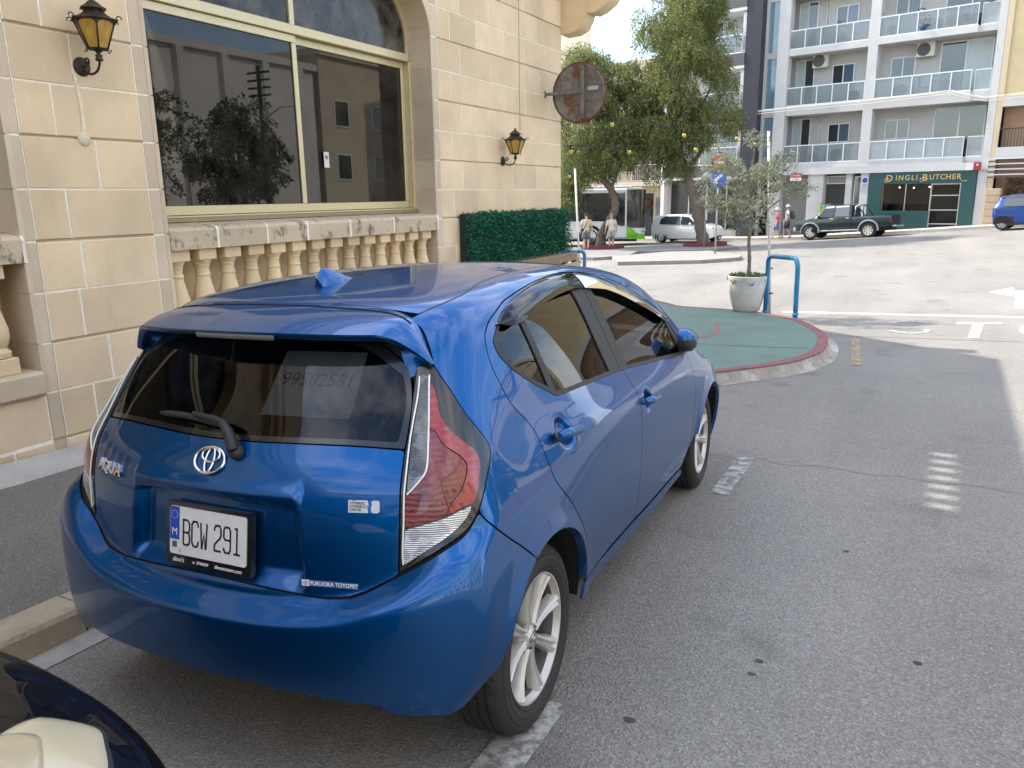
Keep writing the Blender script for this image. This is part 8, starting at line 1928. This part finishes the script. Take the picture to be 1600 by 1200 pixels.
MB().tube([(.10, .06, 1.37), (0.02, .13, 1.22), (-.10, .09, 1.02), (-.15, -.02, .88)], .012, 6).tube([(.10, .06, 1.37), (.06, -.09, 1.30), (-.06, -.13, 1.08), (-.15, -.06, .88)], .014, 6).build('bag_strap', M_BLACK, pA_)
person('person in pale top half hidden behind the bent tree trunk', gl_(-11.42, 33.0, .12), vang - math.pi / 2 + .15, 1.62, (.62, .52, .44), (.35, .33, .30), (.12, .1, .08), (.36, .25, .12), seed=2, short_leg=.22, armR=None)
person('person in pink top, blue shorts and pale sun hat walking past the garage', gl_(-5.15, 40.15, .13), FA - math.pi / 2 + math.pi + .5, 1.50, (.60, .07, .16), (.13, .19, .30), (.45, .42, .38), (.45, .36, .24), hat=(.62, .55, .44), stride=.8, seed=3, short_leg=.27)
def stripes():
    m, b, N = base_mat('striped_shirt', (.6, .6, .58), .85); geo = N.new('ShaderNodeNewGeometry'); sp = N.new('ShaderNodeSeparateXYZ'); N.link(geo.outputs['Position'], sp.inputs[0])
    mu = N.new('ShaderNodeMath', operation='MULTIPLY'); mu.inputs[1].default_value = 16; N.link(sp.outputs[2], mu.inputs[0]); fr_ = N.new('ShaderNodeMath', operation='FRACT'); N.link(mu.outputs[0], fr_.inputs[0]); gt = N.new('ShaderNodeMath', operation='GREATER_THAN'); gt.inputs[1].default_value = .55; N.link(fr_.outputs[0], gt.inputs[0])
    mx = N.new('ShaderNodeMixRGB'); mx.inputs[1].default_value = (.66, .66, .64, 1); mx.inputs[2].default_value = (.05, .055, .08, 1); N.link(gt.outputs[0], mx.inputs[0]); N.link(mx.outputs[0], b.inputs['Base Color']); return m
pw = person('person in striped shirt with rucksack, sun hat and walking pole beside the garage', gl_(-4.62, 40.0, .13), FA - math.pi / 2 + math.pi + .6, 1.62, stripes(), (.022, .026, .045), (.25, .2, .16), (.35, .3, .22), hat=(.62, .58, .50), stride=.9, seed=4, short_leg=.29, armR=((-.225, .03, 1.05), (-.26, .19, .92)))
rk = empty('rucksack', pw.location, pw.rotation_euler.z, 'dark rucksack with a red pocket on the back of the striped-shirt walker', 'rucksack'); MB().cbox(-.15, .15, -.30, -.115, .92, 1.34, .05).build('bag', mat('rucksack_grey', (.07, .075, .09), .8, var=.2, scale=12), rk); MB().cbox(-.11, .11, -.345, -.302, .96, 1.14, .03).build('pocket', mat('rucksack_red', (.28, .06, .08), .8), rk)
for s in (1, -1): MB().tube([(s * .09, -.13, 1.32), (s * .10, .02, 1.37), (s * .10, .12, 1.22), (s * .12, .02, 1.0), (s * .12, -.12, .95)], .014, 6).build('strap', MATS['rucksack_grey'], rk)
wp_ = empty('walking_pole', pw.location, pw.rotation_euler.z, 'thin walking pole held by the striped-shirt walker', 'pole'); MB().tube([(-.265, .22, .0), (-.265, .23, .97)], .009, 6).build('shaft', M_ALLOY, wp_); MB().tube([(-.265, .23, .87), (-.265, .232, .99)], .015, 8).build('grip', M_BLACK, wp_)
# ---------------------------------------------------------------- signs on poles
M_GALV = mat('galvanised_pole', (.42, .42, .41), .45, .6, var=.15, scale=12); M_SRED = mat('sign_red', (.50, .06, .02), .4); M_SBLUE = mat('sign_blue2', (.02, .09, .42), .4); M_SWHITE = mat('sign_white', (.70, .70, .68), .45)
sp0 = (-5.47, 28.53); sg = empty('road_sign', (*sp0, gz(*sp0) + .12), 0, 'red no-entry disc above a blue arrow disc on a slim pole', 'sign')
MB().tube([(0, 0, -.1), (0, 0, 3.75)], .034, 10).build('pole', M_GALV, sg)
ca = Vector((1.7546 - sp0[0], -1.92 - sp0[1], 0)).normalized(); RT = Matrix((Vector((-ca.y, ca.x, 0)), Vector((0, 0, 1)), ca)).transposed()
RT = Matrix.Rotation(.25, 3, 'Z') @ RT
def disc(n_, m_, z, r, d, par): MB().lathe([(.0001, d), (r, d), (r, d - .006)], 32, at=Vector((0, 0, z)), rot=RT).build(n_, m_, par)
disc('no_entry_disc', M_SRED, 3.40, .30, .052, sg); MB().add([Vector((0, 0, 3.40)) + RT @ Vector(p) for p in ((-.21, -.05, .055), (.21, -.05, .055), (.21, .05, .055), (-.21, .05, .055))], [(0, 1, 2, 3)]).build('white_bar', M_SWHITE, sg)
disc('blue_disc', M_SBLUE, 2.76, .30, .052, sg); MB().add([Vector((0, 0, 2.76)) + RT @ Vector((*p, .055)) for p in ((.13, .16), (-.10, -.03), (-.02, -.11), (-.20, -.16), (-.16, .03), (-.14, .0), (-.16, .02), (.08, .20))][:3] + [Vector((0, 0, 2.76)) + RT @ Vector((*p, .055)) for p in ((-.19, -.18), (-.17, .05), (.07, .22))], [(0, 1, 2, 3, 4, 5)]).build('white_arrow', M_SWHITE, sg)
p2 = (-7.1, 33.3); q2 = empty('bare_pole', (*p2, gz(*p2) + .1), 0, 'slim grey pole standing right of the leaning tree', 'pole'); MB().tube([(0, 0, -.1), (0, 0, 3.3)], .032, 8).build('shaft', M_GALV, q2); MB().lathe([(.0001, .04), (.2, .04), (.2, .03)], 24, at=(0, 0, 3.1), rot=RT).build('plate_back', M_GALV, q2)
p3 = fw(1.9, 1.2)
# cafe chair by the dark frontage
c3 = fw(-3.6, .8); cc = empty('cafe_chair', (*c3, gz(*c3) + .13), FA, 'pale cafe chair with wooden legs in front of the dark cafe window', 'chair')
MB().lathe([(.0001, .46), (.22, .46), (.25, .50), (.27, .62), (.26, .62), (.23, .5)], 20).build('tub_seat', mat('chair_grey', (.45, .45, .44), .6), cc)
for a in range(4): t = math.pi / 4 + a * math.pi / 2; MB().tube([(.12 * math.cos(t), .12 * math.sin(t), .46), (.22 * math.cos(t), .22 * math.sin(t), 0)], .016, 6).build('leg', mat('pale_wood', (.38, .24, .12), .6), cc)
